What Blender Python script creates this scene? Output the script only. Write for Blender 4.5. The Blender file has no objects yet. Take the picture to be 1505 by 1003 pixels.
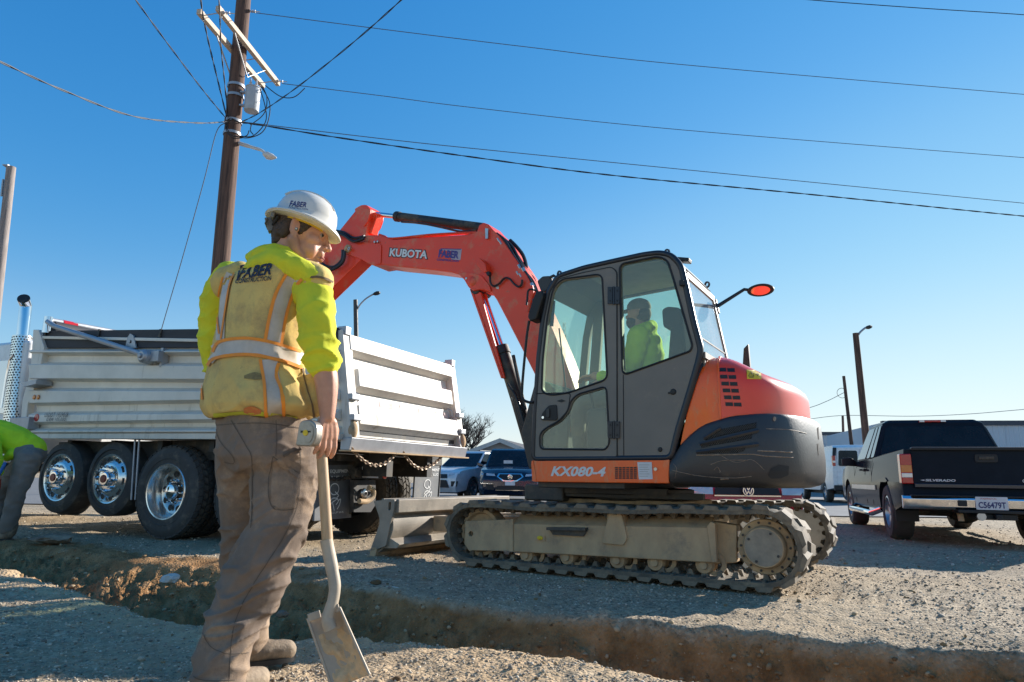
import bpy, bmesh, math, random
import numpy as np
from mathutils import Vector, Matrix, noise
from mathutils.bvhtree import BVHTree
from mathutils.geometry import tessellate_polygon
random.seed(7)
rng = np.random.default_rng(7)
R = math.radians
V = Vector
S = bpy.context.scene
COL = S.collection

# ------------------------------------------------------------------ camera, light, exposure
PITCH, ROLL, CAM_H = math.atan(199.5/1003.0), 0.014, 0.80
CAM = V((0, 0, CAM_H))
_fw = V((0, math.cos(PITCH), math.sin(PITCH)))
_up = V((0, -math.sin(PITCH), math.cos(PITCH)))
_rt = V((1, 0, 0))
RT = _rt*math.cos(ROLL) + _up*math.sin(ROLL)
UP = _up*math.cos(ROLL) - _rt*math.sin(ROLL)
FW = _fw
cd = bpy.data.cameras.new('camera')
cam = bpy.data.objects.new('camera', cd)
COL.objects.link(cam)
cam.matrix_world = Matrix(((RT.x, UP.x, -FW.x, CAM.x), (RT.y, UP.y, -FW.y, CAM.y), (RT.z, UP.z, -FW.z, CAM.z), (0, 0, 0, 1)))
cd.lens = 1003.0/1505.0*36.0
cd.sensor_width = 36.0
cd.clip_start = 0.05
cd.clip_end = 3000
S.camera = cam

SUN_AZ, SUN_EL = 54.0, 22.5            # azimuth to the right of the view direction (+Y)
world = bpy.data.worlds.new('World')
S.world = world
world.use_nodes = True
wn = world.node_tree
for n in list(wn.nodes):
    wn.nodes.remove(n)
w_out = wn.nodes.new('ShaderNodeOutputWorld')
w_bg = wn.nodes.new('ShaderNodeBackground')
w_sky = wn.nodes.new('ShaderNodeTexSky')
w_sky.sky_type = 'NISHITA'
w_sky.sun_disc = False
w_sky.sun_elevation = R(SUN_EL)
w_sky.sun_rotation = R(SUN_AZ)
w_sky.altitude = 0
w_sky.air_density = 1.15
w_sky.dust_density = 0.0
w_sky.ozone_density = 3.2
# the photograph's deep polarised blue: one grade over the whole sky
w_cur = wn.nodes.new('ShaderNodeRGBCurve')
def _curve(i, pts):
    c = w_cur.mapping.curves[i]
    c.points[0].location = pts[0]; c.points[1].location = pts[-1]
    for p in pts[1:-1]:
        c.points.new(*p)
_curve(0, ((0, 0), (0.065, 0.018), (0.135, 0.072), (0.22, 0.22), (0.5, 0.58), (1, 0.78)))
_curve(1, ((0, 0), (0.15, 0.185), (0.27, 0.32), (0.405, 0.50), (0.7, 0.73), (1, 0.83)))
_curve(2, ((0, 0), (0.29, 0.50), (0.43, 0.62), (0.6, 0.74), (1, 0.84)))
w_cur.mapping.update()
w_mul = wn.nodes.new('ShaderNodeVectorMath'); w_mul.operation = 'SCALE'; w_mul.inputs['Scale'].default_value = 0.15*1.366/2
w_mu2 = wn.nodes.new('ShaderNodeVectorMath'); w_mu2.operation = 'SCALE'; w_mu2.inputs['Scale'].default_value = 1.06/(0.12*2.83)
wn.links.new(w_sky.outputs[0], w_mul.inputs[0])
wn.links.new(w_mul.outputs[0], w_cur.inputs['Color'])
wn.links.new(w_cur.outputs[0], w_mu2.inputs[0])
wn.links.new(w_mu2.outputs[0], w_bg.inputs['Color'])
w_bg.inputs['Strength'].default_value = 0.12
wn.links.new(w_bg.outputs[0], w_out.inputs['Surface'])

sd = bpy.data.lights.new('sun', 'SUN')
sun = bpy.data.objects.new('sun', sd)
COL.objects.link(sun)
SUN_DIR = V((math.sin(R(SUN_AZ))*math.cos(R(SUN_EL)), math.cos(R(SUN_AZ))*math.cos(R(SUN_EL)), math.sin(R(SUN_EL))))
sun.rotation_euler = SUN_DIR.to_track_quat('Z', 'Y').to_euler()
sd.energy = 2.65
sd.angle = R(0.53)
sd.color = (1.0, 0.95, 0.88)
S.view_settings.view_transform = 'Standard'
S.view_settings.look = 'None'
S.view_settings.exposure = 1.72
S.view_settings.gamma = 1.0
S.view_settings.use_curve_mapping = False
S.render.engine = 'CYCLES'
S.cycles.max_bounces = 8
S.cycles.transparent_max_bounces = 16

# ------------------------------------------------------------------ rays and frames
def ray(px, py):
    return FW + RT*((px-752.5)/1003.0) - UP*((py-501.5)/1003.0)
def gz(px, py, z=0.0):
    d = ray(px, py)
    return CAM + d*((z-CAM.z)/d.z)
def at(px, py, Y):
    d = ray(px, py)
    return CAM + d*(Y/d.y)
class Fr:
    """local frame: x forward, y to the left, z up"""
    def __init__(s, o, phi):
        s.o = V((o[0], o[1], o[2] if len(o) > 2 else 0)); s.phi = phi
        s.M = Matrix.Translation(s.o) @ Matrix.Rotation(phi, 4, 'Z')
        s.Mi = s.M.inverted()
    def loc(s, p): return s.Mi @ V(p)
    def wor(s, p): return s.M @ V(p)
    def _ray(s, px, py):
        d = s.Mi.to_3x3() @ ray(px, py)
        return s.Mi @ CAM, d
    def y(s, px, py, b):
        o, d = s._ray(px, py); return o + d*((b-o.y)/d.y)
    def x(s, px, py, a):
        o, d = s._ray(px, py); return o + d*((a-o.x)/d.x)
    def zz(s, px, py, c):
        o, d = s._ray(px, py); return o + d*((c-o.z)/d.z)

# ------------------------------------------------------------------ mesh helpers
def smooth(me, angle=35):
    me.polygons.foreach_set('use_smooth', [True]*len(me.polygons))
    if angle < 179:
        me.set_sharp_from_angle(angle=R(angle))
def link(name, me, parent=None):
    o = bpy.data.objects.new(name, me)
    COL.objects.link(o)
    if parent is not None:
        o.parent = parent
    return o
def tag(o, label=None, cat=None, group=None, kind=None):
    if label: o['label'] = label
    if cat: o['category'] = cat
    if group: o['group'] = group
    if kind: o['kind'] = kind
    return o
def root(name, label, cat, fr=None, loc=(0, 0, 0), group=None):
    o = bpy.data.objects.new(name, None)
    COL.objects.link(o)
    o.empty_display_size = 0.2
    if fr is not None:
        o.location = fr.o; o.rotation_euler = (0, 0, fr.phi)
    else:
        o.location = loc
    return tag(o, label, cat, group)
def copy_tree(o, parent=None):
    c = o.copy(); COL.objects.link(c)
    c.parent = parent
    for ch in list(o.children):
        copy_tree(ch, c)
    return c
def basis(d):
    d = V(d).normalized()
    a = V((0, 0, 1)) if abs(d.z) < 0.9 else V((1, 0, 0))
    u = d.cross(a).normalized()
    return u, d.cross(u).normalized(), d
class MB:
    def __init__(s):
        s.v = []; s.f = []
    def add(s, vs, fs):
        n = len(s.v)
        s.v.extend(tuple(v) for v in vs)
        s.f.extend(tuple(i+n for i in f) for f in fs)
        return s
    def box(s, a, b):
        x0, y0, z0 = (min(a[i], b[i]) for i in range(3)); x1, y1, z1 = (max(a[i], b[i]) for i in range(3))
        return s.add([(x0,y0,z0),(x1,y0,z0),(x1,y1,z0),(x0,y1,z0),(x0,y0,z1),(x1,y0,z1),(x1,y1,z1),(x0,y1,z1)],
                     [(0,3,2,1),(4,5,6,7),(0,1,5,4),(1,2,6,5),(2,3,7,6),(3,0,4,7)])
    def bar(s, p, q, w, h, up=(0, 0, 1)):
        p, q = V(p), V(q); d = (q-p).normalized()
        u = d.cross(V(up))
        u = u.normalized() if u.length > 1e-5 else V((1, 0, 0))
        n = u.cross(d).normalized()
        vs = [c + u*(a*w/2) + n*(b*h/2) for c in (p, q) for a, b in ((-1,-1),(1,-1),(1,1),(-1,1))]
        return s.add(vs, [(3,2,1,0),(4,5,6,7),(0,1,5,4),(1,2,6,5),(2,3,7,6),(3,0,4,7)])
    def prism(s, pts, d):
        pts = [V(p) for p in pts]; d = V(d); n = len(pts)
        vs = pts + [p+d for p in pts]
        nn = V((0, 0, 0))
        for i in range(n):
            nn += pts[i].cross(pts[(i+1) % n])
        fs = [(i, (i+1) % n, (i+1) % n+n, i+n) for i in range(n)]
        fs += [tuple(range(n))[::-1], tuple(range(n, 2*n))]
        if nn.dot(d) < 0:
            fs = [f[::-1] for f in fs]
        return s.add(vs, fs)
    def plate(s, outer, holes, d):
        """polygon with holes, extruded by d"""
        loops = [[V(p) for p in outer]] + [[V(p) for p in h] for h in holes]
        flat = [p for l in loops for p in l]; d = V(d)
        u_, w_, _ = basis(d)
        tris = tessellate_polygon([[V((p.dot(u_), p.dot(w_), 0)) for p in l] for l in loops])
        n = len(flat); fs = []
        vs = flat + [p+d for p in flat]
        for t in tris:
            a, b, c = (flat[i] for i in t)
            t = tuple(t)
            if (b-a).cross(c-a).dot(d) > 0: t = t[::-1]
            fs.append(t); fs.append(tuple(i+n for i in t[::-1]))
        k = 0
        for l in loops:
            m = len(l)
            for i in range(m):
                fs.append((k+i, k+(i+1) % m, k+(i+1) % m+n, k+i+n))
            k += m
        return s.add(vs, fs)
    def tube(s, path, r, n=8, cap=True, sx=1.0):
        path = [V(p) for p in path]
        m = len(path)
        rs = r if isinstance(r, (list, tuple)) else [r]*m
        t0 = (path[1]-path[0]).normalized()
        u, w, _ = basis(t0)
        vs = []
        for i, p in enumerate(path):
            t = (path[min(i+1, m-1)]-path[max(i-1, 0)])
            t = t.normalized() if t.length > 1e-9 else t0
            u = (u - t*u.dot(t)).normalized(); w = t.cross(u).normalized()
            for k in range(n):
                a = 2*math.pi*k/n
                vs.append(p + (u*math.cos(a)*sx + w*math.sin(a))*rs[i])
        fs = [(i*n+k, i*n+(k+1) % n, (i+1)*n+(k+1) % n, (i+1)*n+k) for i in range(m-1) for k in range(n)]
        if cap:
            fs += [tuple(range(n))[::-1], tuple(range((m-1)*n, m*n))]
        return s.add(vs, fs)
    def lathe(s, prof, c, axis, n=24, a0=0.0, a1=2*math.pi):
        """prof: (r, h) pairs along axis from c"""
        u, w, d = basis(axis); c = V(c); vs = []; full = abs(a1-a0-2*math.pi) < 1e-6
        nn = n if full else n+1
        for r, h in prof:
            for k in range(nn):
                a = a0+(a1-a0)*k/n
                vs.append(c + d*h + (u*math.cos(a)+w*math.sin(a))*max(r, 1e-5))
        fs = []
        for i in range(len(prof)-1):
            for k in range(n):
                k2 = (k+1) % nn
                fs.append((i*nn+k, i*nn+k2, (i+1)*nn+k2, (i+1)*nn+k))
        return s.add(vs, fs)
    def loft(s, rings, closed=True, caps=True):
        m = len(rings); n = len(rings[0])
        vs = [p for r_ in rings for p in r_]
        kk = n if closed else n-1
        fs = [(i*n+k, i*n+(k+1) % n, (i+1)*n+(k+1) % n, (i+1)*n+k) for i in range(m-1) for k in range(kk)]
        if caps and closed:
            fs += [tuple(range(n))[::-1], tuple(range((m-1)*n, m*n))]
        return s.add(vs, fs)
    def ell(s, c, r, rot=None, nu=12, nv=8):
        c = V(c); vs = []; rot = rot or Matrix.Identity(3)
        for j in range(nv+1):
            t = math.pi*j/nv
            for i in range(nu):
                a = 2*math.pi*i/nu
                vs.append(c + rot @ V((r[0]*math.sin(t)*math.cos(a), r[1]*math.sin(t)*math.sin(a), r[2]*math.cos(t))))
        fs = [(j*nu+i, (j+1)*nu+i, (j+1)*nu+(i+1) % nu, j*nu+(i+1) % nu) for j in range(nv) for i in range(nu)]
        return s.add(vs, fs)
    def mesh(s, name, angle=35, fix=True):
        me = bpy.data.meshes.new(name)
        me.from_pydata([tuple(v) for v in s.v], [], s.f)
        if fix:
            b = bmesh.new(); b.from_mesh(me)
            bmesh.ops.remove_doubles(b, verts=b.verts, dist=1e-5)
            bmesh.ops.dissolve_degenerate(b, edges=b.edges, dist=1e-6)
            bmesh.ops.recalc_face_normals(b, faces=b.faces)
            b.to_mesh(me); b.free()
        smooth(me, angle)
        return me
    def build(s, name, mat, parent=None, angle=35, bevel=0, seg=2, fix=True):
        me = s.mesh(name, angle, fix)
        if mat is not None:
            me.materials.append(mat)
        o = link(name, me, parent)
        if bevel:
            m = o.modifiers.new('bevel', 'BEVEL')
            m.width = bevel; m.segments = seg; m.limit_method = 'ANGLE'; m.angle_limit = R(40); m.harden_normals = True
        return o
def rnd(poly, rad, seg=5):
    """round the corners of a planar 3D polygon"""
    out = []; n = len(poly); poly = [V(p) for p in poly]
    for i in range(n):
        p = poly[i]; a = poly[i-1]-p; b = poly[(i+1) % n]-p
        r = rad[i] if isinstance(rad, (list, tuple)) else rad
        r = min(r, a.length*0.48, b.length*0.48)
        if r < 1e-4:
            out.append(p); continue
        a = p + a.normalized()*r; b = p + b.normalized()*r
        for k in range(seg+1):
            t = k/seg
            out.append(a*(1-t)**2 + p*2*t*(1-t) + b*t*t)
    return out
def spline(pts, n=8):
    """Catmull-Rom through points"""
    pts = [V(p) for p in pts]; out = []
    for i in range(len(pts)-1):
        p0, p1, p2, p3 = pts[max(i-1, 0)], pts[i], pts[i+1], pts[min(i+2, len(pts)-1)]
        for k in range(n):
            t = k/n
            out.append(0.5*((2*p1)+(p2-p0)*t+(2*p0-5*p1+4*p2-p3)*t*t+(3*p1-p0-3*p2+p3)*t**3))
    out.append(pts[-1])
    return out
def inset(poly, d, axis):
    """offset a closed planar polygon inwards by d; axis is the plane normal"""
    poly = [V(p) for p in poly]; n = len(poly); axis = V(axis)
    ar = sum((poly[i].cross(poly[(i+1) % n]) for i in range(n)), V((0, 0, 0))).dot(axis)
    sg = 1 if ar > 0 else -1
    out = []
    for i in range(n):
        e1 = (poly[i]-poly[i-1]); e2 = (poly[(i+1) % n]-poly[i])
        if e1.length < 1e-7 or e2.length < 1e-7:
            out.append(poly[i]); continue
        n1 = axis.cross(e1.normalized())*sg; n2 = axis.cross(e2.normalized())*sg
        b = n1+n2
        b = b/max(0.5, b.length_squared/2) if b.length > 1e-6 else n1
        out.append(poly[i]+b*d)
    return out

# ------------------------------------------------------------------ materials
M = {}
def nd(nt, t, **kw):
    n = nt.nodes.new(t)
    for k, v in kw.items():
        setattr(n, k, v)
    return n
def mat(name, col, rough=0.5, metal=0.0, col2=None, scale=6.0, amt=0.5, dirt=None, dirt_amt=0.0, dirt_scale=3.0, bump=0.0, bump_scale=60.0,
        spec=0.5, coat=0.0, low=None, stretch=None, sss=0.0, emit=None, detail=6.0, sheen=0.0, dstretch=None, chip=None):
    """Principled with two-tone noise, an optional dust/dirt layer (low = (z0, z1): more dirt towards the ground) and a fine bump"""
    m = bpy.data.materials.new(name); m.use_nodes = True
    nt = m.node_tree; L = nt.links.new
    b = nt.nodes['Principled BSDF']
    b.inputs['Roughness'].default_value = rough
    b.inputs['Metallic'].default_value = metal
    b.inputs['Specular IOR Level'].default_value = spec
    b.inputs['Coat Weight'].default_value = coat
    b.inputs['Coat Roughness'].default_value = 0.06
    if sheen: b.inputs['Sheen Weight'].default_value = sheen
    if sss:
        b.inputs['Subsurface Weight'].default_value = sss
        b.inputs['Subsurface Radius'].default_value = (0.01, 0.004, 0.002)
    tc = nd(nt, 'ShaderNodeTexCoord')
    src = tc.outputs['Object']
    if stretch:
        mp = nd(nt, 'ShaderNodeMapping'); mp.inputs['Scale'].default_value = stretch
        L(src, mp.inputs['Vector']); src = mp.outputs[0]
    c4 = lambda c: (c[0], c[1], c[2], 1)
    if col2 is None:
        col2 = tuple(x*0.8 for x in col)
    n1 = nd(nt, 'ShaderNodeTexNoise'); n1.inputs['Scale'].default_value = scale; n1.inputs['Detail'].default_value = detail; n1.inputs['Roughness'].default_value = 0.62
    L(src, n1.inputs['Vector'])
    r1 = nd(nt, 'ShaderNodeValToRGB')
    r1.color_ramp.elements[0].position = 0.5-0.25*amt-0.05; r1.color_ramp.elements[1].position = 0.5+0.25*amt+0.05
    r1.color_ramp.elements[0].color = c4(col2); r1.color_ramp.elements[1].color = c4(col)
    L(n1.outputs['Fac'], r1.inputs['Fac'])
    cur = r1.outputs['Color']
    rg = None
    if dirt is not None:
        n2 = nd(nt, 'ShaderNodeTexNoise'); n2.inputs['Scale'].default_value = dirt_scale; n2.inputs['Detail'].default_value = 9; n2.inputs['Roughness'].default_value = 0.7
        if dstretch:
            mp2 = nd(nt, 'ShaderNodeMapping'); mp2.inputs['Scale'].default_value = dstretch
            L(tc.outputs['Object'], mp2.inputs['Vector']); L(mp2.outputs[0], n2.inputs['Vector'])
        else:
            L(tc.outputs['Object'], n2.inputs['Vector'])
        mr = nd(nt, 'ShaderNodeMapRange')
        mr.inputs['From Min'].default_value = 0.72-0.55*dirt_amt; mr.inputs['From Max'].default_value = 0.95-0.55*dirt_amt
        L(n2.outputs['Fac'], mr.inputs['Value'])
        fac = mr.outputs[0]
        if low is not None:
            sx = nd(nt, 'ShaderNodeSeparateXYZ'); L(tc.outputs['Object'], sx.inputs[0])
            m2 = nd(nt, 'ShaderNodeMapRange'); m2.inputs['From Min'].default_value = low[1]; m2.inputs['From Max'].default_value = low[0]
            m2.inputs['To Min'].default_value = -0.25; m2.inputs['To Max'].default_value = 0.35
            L(sx.outputs['Z'], m2.inputs['Value'])
            ad = nd(nt, 'ShaderNodeMath', operation='ADD'); ad.use_clamp = True
            L(fac, ad.inputs[0]); L(m2.outputs[0], ad.inputs[1]); fac = ad.outputs[0]
        mx = nd(nt, 'ShaderNodeMix', data_type='RGBA')
        L(fac, mx.inputs[0]); L(cur, mx.inputs[6]); mx.inputs[7].default_value = c4(dirt)
        cur = mx.outputs[2]
        mr2 = nd(nt, 'ShaderNodeMapRange'); mr2.inputs['To Min'].default_value = rough; mr2.inputs['To Max'].default_value = 0.85
        L(fac, mr2.inputs['Value']); L(mr2.outputs[0], b.inputs['Roughness'])
        if metal > 0:
            m3 = nd(nt, 'ShaderNodeMapRange'); m3.inputs['To Min'].default_value = metal; m3.inputs['To Max'].default_value = 0.0
            L(fac, m3.inputs['Value']); L(m3.outputs[0], b.inputs['Metallic'])
        if coat > 0:
            m4 = nd(nt, 'ShaderNodeMapRange'); m4.inputs['To Min'].default_value = coat; m4.inputs['To Max'].default_value = 0.0
            L(fac, m4.inputs['Value']); L(m4.outputs[0], b.inputs['Coat Weight'])
    if chip:                                     # (colour, amount, scale): small chips and specks
        n4 = nd(nt, 'ShaderNodeTexNoise'); n4.inputs['Scale'].default_value = chip[2]; n4.inputs['Detail'].default_value = 6; n4.inputs['Roughness'].default_value = 0.75
        L(tc.outputs['Object'], n4.inputs['Vector'])
        m5 = nd(nt, 'ShaderNodeMapRange'); m5.inputs['From Min'].default_value = 0.70-0.4*chip[1]; m5.inputs['From Max'].default_value = 0.76-0.4*chip[1]
        m5.inputs['To Max'].default_value = 0.75
        L(n4.outputs['Fac'], m5.inputs['Value'])
        mx2 = nd(nt, 'ShaderNodeMix', data_type='RGBA'); L(m5.outputs[0], mx2.inputs[0]); L(cur, mx2.inputs[6]); mx2.inputs[7].default_value = c4(chip[0]); cur = mx2.outputs[2]
    L(cur, b.inputs['Base Color'])
    if bump:
        n3 = nd(nt, 'ShaderNodeTexNoise'); n3.inputs['Scale'].default_value = bump_scale; n3.inputs['Detail'].default_value = 4
        L(src, n3.inputs['Vector'])
        bp = nd(nt, 'ShaderNodeBump'); bp.inputs['Strength'].default_value = bump; bp.inputs['Distance'].default_value = 0.01
        L(n3.outputs['Fac'], bp.inputs['Height']); L(bp.outputs[0], b.inputs['Normal'])
    if emit:
        b.inputs['Emission Color'].default_value = c4(emit[0]); b.inputs['Emission Strength'].default_value = emit[1]
    M[name] = m
    return m
def glass(name, tint, trans=0.8, gloss=0.08, rough=0.0, body=(0.3, 0.33, 0.28), body_amt=0.12):
    """thin tinted pane: see-through + fresnel reflection + a little dusty film; a strong pale body paints in sky reflection"""
    m = bpy.data.materials.new(name); m.use_nodes = True
    nt = m.node_tree; L = nt.links.new
    for n in list(nt.nodes): nt.nodes.remove(n)
    out = nd(nt, 'ShaderNodeOutputMaterial')
    tr = nd(nt, 'ShaderNodeBsdfTransparent'); tr.inputs[0].default_value = (*tint, 1)
    df = nd(nt, 'ShaderNodeBsdfDiffuse'); df.inputs[0].default_value = (*body, 1)
    gl = nd(nt, 'ShaderNodeBsdfGlossy'); gl.inputs['Roughness'].default_value = rough; gl.inputs[0].default_value = (0.95, 0.97, 1, 1)
    lw = nd(nt, 'ShaderNodeLayerWeight'); lw.inputs[0].default_value = 0.5
    pw = nd(nt, 'ShaderNodeMath', operation='POWER'); pw.inputs[1].default_value = 5.0; L(lw.outputs['Facing'], pw.inputs[0])
    fr = nd(nt, 'ShaderNodeMath', operation='MULTIPLY_ADD'); fr.inputs[1].default_value = 0.9; fr.inputs[2].default_value = 0.03; L(pw.outputs[0], fr.inputs[0])
    tc = nd(nt, 'ShaderNodeTexCoord'); ns = nd(nt, 'ShaderNodeTexNoise'); ns.inputs['Scale'].default_value = 2.5; ns.inputs['Detail'].default_value = 5
    L(tc.outputs['Object'], ns.inputs['Vector'])
    mr = nd(nt, 'ShaderNodeMapRange'); mr.inputs['From Min'].default_value = 0.3; mr.inputs['From Max'].default_value = 0.8
    mr.inputs['To Min'].default_value = body_amt*0.6; mr.inputs['To Max'].default_value = body_amt*1.5
    L(ns.outputs['Fac'], mr.inputs['Value'])
    m1 = nd(nt, 'ShaderNodeMixShader'); L(mr.outputs[0], m1.inputs[0]); L(tr.outputs[0], m1.inputs[1]); L(df.outputs[0], m1.inputs[2])
    m2 = nd(nt, 'ShaderNodeMixShader'); ad = nd(nt, 'ShaderNodeMath', operation='ADD'); ad.inputs[1].default_value = gloss
    L(fr.outputs[0], ad.inputs[0]); L(ad.outputs[0], m2.inputs[0]); L(m1.outputs[0], m2.inputs[1]); L(gl.outputs[0], m2.inputs[2])
    L(m2.outputs[0], out.inputs['Surface'])
    M[name] = m
    return m

DUST = (0.30, 0.25, 0.18)
MUD = (0.20, 0.155, 0.105)
mat('red_paint', (0.92, 0.058, 0.008), 0.40, col2=(0.84, 0.050, 0.008), scale=2.5, dirt=(0.60, 0.30, 0.17), dirt_amt=0.34, dirt_scale=4, coat=0.15, chip=((0.20, 0.09, 0.06), 0.13, 16))
mat('orange_paint', (0.97, 0.135, 0.008), 0.36, col2=(0.92, 0.115, 0.008), scale=2, dirt=(0.62, 0.34, 0.17), dirt_amt=0.32, dirt_scale=5, coat=0.25, chip=((0.34, 0.17, 0.08), 0.14, 16), dstretch=(2.5, 2.5, 0.8))
mat('cab_grey', (0.195, 0.176, 0.148), 0.55, col2=(0.165, 0.15, 0.128), scale=3, dirt=(0.30, 0.255, 0.19), dirt_amt=0.30, dirt_scale=2.5, chip=((0.34, 0.29, 0.22), 0.12, 20))
mat('cab_edge', (0.018, 0.021, 0.03), 0.35, dirt=(0.10, 0.09, 0.08), dirt_amt=0.2, dirt_scale=4)
mat('black_rubber', (0.012, 0.012, 0.012), 0.55, dirt=(0.09, 0.08, 0.065), dirt_amt=0.22, dirt_scale=6)
mat('hose', (0.012, 0.012, 0.013), 0.4, dirt=(0.08, 0.07, 0.06), dirt_amt=0.2, dirt_scale=9)
mat('counterweight', (0.040, 0.040, 0.042), 0.40, col2=(0.028, 0.029, 0.032), scale=2.2, dirt=(0.15, 0.12, 0.085), dirt_amt=0.22, dirt_scale=3.4, low=(0.62, 0.98), bump=0.12, bump_scale=45, chip=((0.30, 0.25, 0.18), 0.13, 15))
mat('dark_steel', (0.05, 0.047, 0.043), 0.5, dirt=(0.17, 0.135, 0.09), dirt_amt=0.38, dirt_scale=4)
mat('mud_steel', (0.58, 0.40, 0.225), 0.9, col2=(0.40, 0.275, 0.16), scale=5, dirt=(0.15, 0.13, 0.11), dirt_amt=0.34, dirt_scale=4.2, bump=0.3, bump_scale=90, stretch=(1, 1, 0.55))
mat('blade_steel', (0.33, 0.275, 0.21), 0.6, col2=(0.20, 0.17, 0.13), scale=3, metal=0.05, dirt=(0.46, 0.39, 0.29), dirt_amt=0.35, dirt_scale=4, bump=0.1)
mat('track_rubber', (0.20, 0.16, 0.11), 0.88, col2=(0.095, 0.08, 0.06), scale=9, dirt=(0.36, 0.28, 0.18), dirt_amt=0.36, dirt_scale=7, bump=0.3, bump_scale=120)
mat('worn_steel', (0.55, 0.54, 0.52), 0.32, metal=0.9, dirt=DUST, dirt_amt=0.2, dirt_scale=10)
mat('chrome', (0.82, 0.82, 0.84), 0.07, metal=1.0, col2=(0.75, 0.75, 0.77), scale=3, dirt=(0.25, 0.23, 0.2), dirt_amt=0.08, dirt_scale=8)
mat('aluminium', (0.80, 0.735, 0.635), 0.5, metal=0.1, col2=(0.66, 0.605, 0.52), scale=2.0, dirt=(0.42, 0.36, 0.28), dirt_amt=0.34, dirt_scale=3.0, low=(0.95, 1.75), bump=0.03, bump_scale=30, chip=((0.40, 0.34, 0.27), 0.13, 9), dstretch=(3.0, 3.0, 0.35))
mat('tailgate_metal', (0.68, 0.64, 0.57), 0.55, metal=0.05, col2=(0.56, 0.52, 0.46), scale=2.5, dirt=(0.40, 0.32, 0.23), dirt_amt=0.34, dirt_scale=3.5, low=(1.15, 1.7), chip=((0.38, 0.30, 0.22), 0.15, 10), dstretch=(3, 3, 0.5))
mat('tyre', (0.066, 0.060, 0.054), 0.78, col2=(0.048, 0.044, 0.040), dirt=(0.20, 0.165, 0.12), dirt_amt=0.34, dirt_scale=5, bump=0.1, bump_scale=80)
mat('tyre_dusty', (0.115, 0.097, 0.075), 0.85, col2=(0.05, 0.044, 0.036), scale=9, dirt=(0.2, 0.17, 0.13), dirt_amt=0.3, dirt_scale=12)
mat('polished', (0.90, 0.87, 0.82), 0.20, metal=0.85, col2=(0.80, 0.77, 0.72), scale=6, dirt=(0.36, 0.31, 0.25), dirt_amt=0.16, dirt_scale=9)
mat('board', (0.045, 0.045, 0.05), 0.7, col2=(0.03, 0.03, 0.034), scale=4, dirt=(0.13, 0.12, 0.11), dirt_amt=0.25, stretch=(0.3, 1, 3))
mat('frame_black', (0.03, 0.028, 0.026), 0.6, dirt=(0.17, 0.135, 0.09), dirt_amt=0.40, dirt_scale=3)
mat('white_print', (0.78, 0.78, 0.76), 0.5, col2=(0.66, 0.65, 0.62), scale=40)
mat('grey_print', (0.14, 0.14, 0.14), 0.5)
mat('black_print', (0.015, 0.015, 0.016), 0.5)
mat('blue_print', (0.03, 0.035, 0.16), 0.5)
mat('yellow_sticker', (0.80, 0.55, 0.02), 0.5)
mat('lamp_red', (0.55, 0.012, 0.012), 0.2, coat=0.5)
mat('lamp_amber', (0.75, 0.22, 0.02), 0.2, coat=0.5)
mat('lamp_clear', (0.62, 0.63, 0.64), 0.12, metal=0.3, coat=0.6)
glass('cab_glass', (0.90, 0.96, 0.89), gloss=0.02, body=(0.55, 0.60, 0.46), body_amt=0.05)
glass('rear_glass', (0.72, 0.78, 0.76), gloss=0.22, body=(0.7, 0.72, 0.70), body_amt=0.42)  # strong pale body colour paints in the pane's white sky reflection
glass('truck_glass', (0.10, 0.22, 0.28), gloss=0.55, body=(0.02, 0.08, 0.11), body_amt=0.6)
glass('car_glass', (0.16, 0.20, 0.22), gloss=-0.012, body=(0.02, 0.025, 0.03), body_amt=0.8)

# ------------------------------------------------------------------ flat print: lettering laid on a surface
def text_mesh(body, bold=0.0, shear=0.0, spacing=1.0, align='LEFT'):
    cu = bpy.data.curves.new('txt', 'FONT')
    cu.body = body; cu.offset = bold; cu.shear = shear; cu.space_character = spacing; cu.align_x = align
    cu.resolution_u = 3
    o = bpy.data.objects.new('txt', cu); COL.objects.link(o)
    dg = bpy.context.evaluated_depsgraph_get()
    me = o.evaluated_get(dg).to_mesh()
    vs = np.array([v.co[:2] for v in me.vertices]); fs = [tuple(p.vertices) for p in me.polygons]
    o.evaluated_get(dg).to_mesh_clear()
    bpy.data.objects.remove(o); bpy.data.curves.remove(cu)
    mn, mx = vs.min(0), vs.max(0)
    return (vs-mn)/(mx-mn), fs
def lettering(name, body, quad, material, parent, n=(0, 0, 0), bold=0.0, shear=0.0, spacing=1.0, wrap=None, mb=None):
    """quad: bottom-left, bottom-right, top-right, top-left in the parent's local space; wrap(p) moves a point onto a curved surface"""
    uv, fs = text_mesh(body, bold, shear, spacing)
    q = [V(p) for p in quad]; n = V(n)
    pts = []
    for u, v in uv:
        p = (q[0]*(1-u)+q[1]*u)*(1-v) + (q[3]*(1-u)+q[2]*u)*v
        p = wrap(p) if wrap else p
        pts.append(p+n)
    b = mb or MB(); b.add(pts, fs)
    if mb is None:
        return b.build(name, material, parent, fix=False)
def bvh_of(*objs):
    vs = []; fs = []
    dg = bpy.context.evaluated_depsgraph_get()
    for o in objs:
        me = o.evaluated_get(dg).to_mesh(); mw = o.matrix_world; n = len(vs)
        vs += [mw @ v.co for v in me.vertices]; fs += [tuple(i+n for i in p.vertices) for p in me.polygons]
        o.evaluated_get(dg).to_mesh_clear()
    return BVHTree.FromPolygons(vs, fs)

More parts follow.
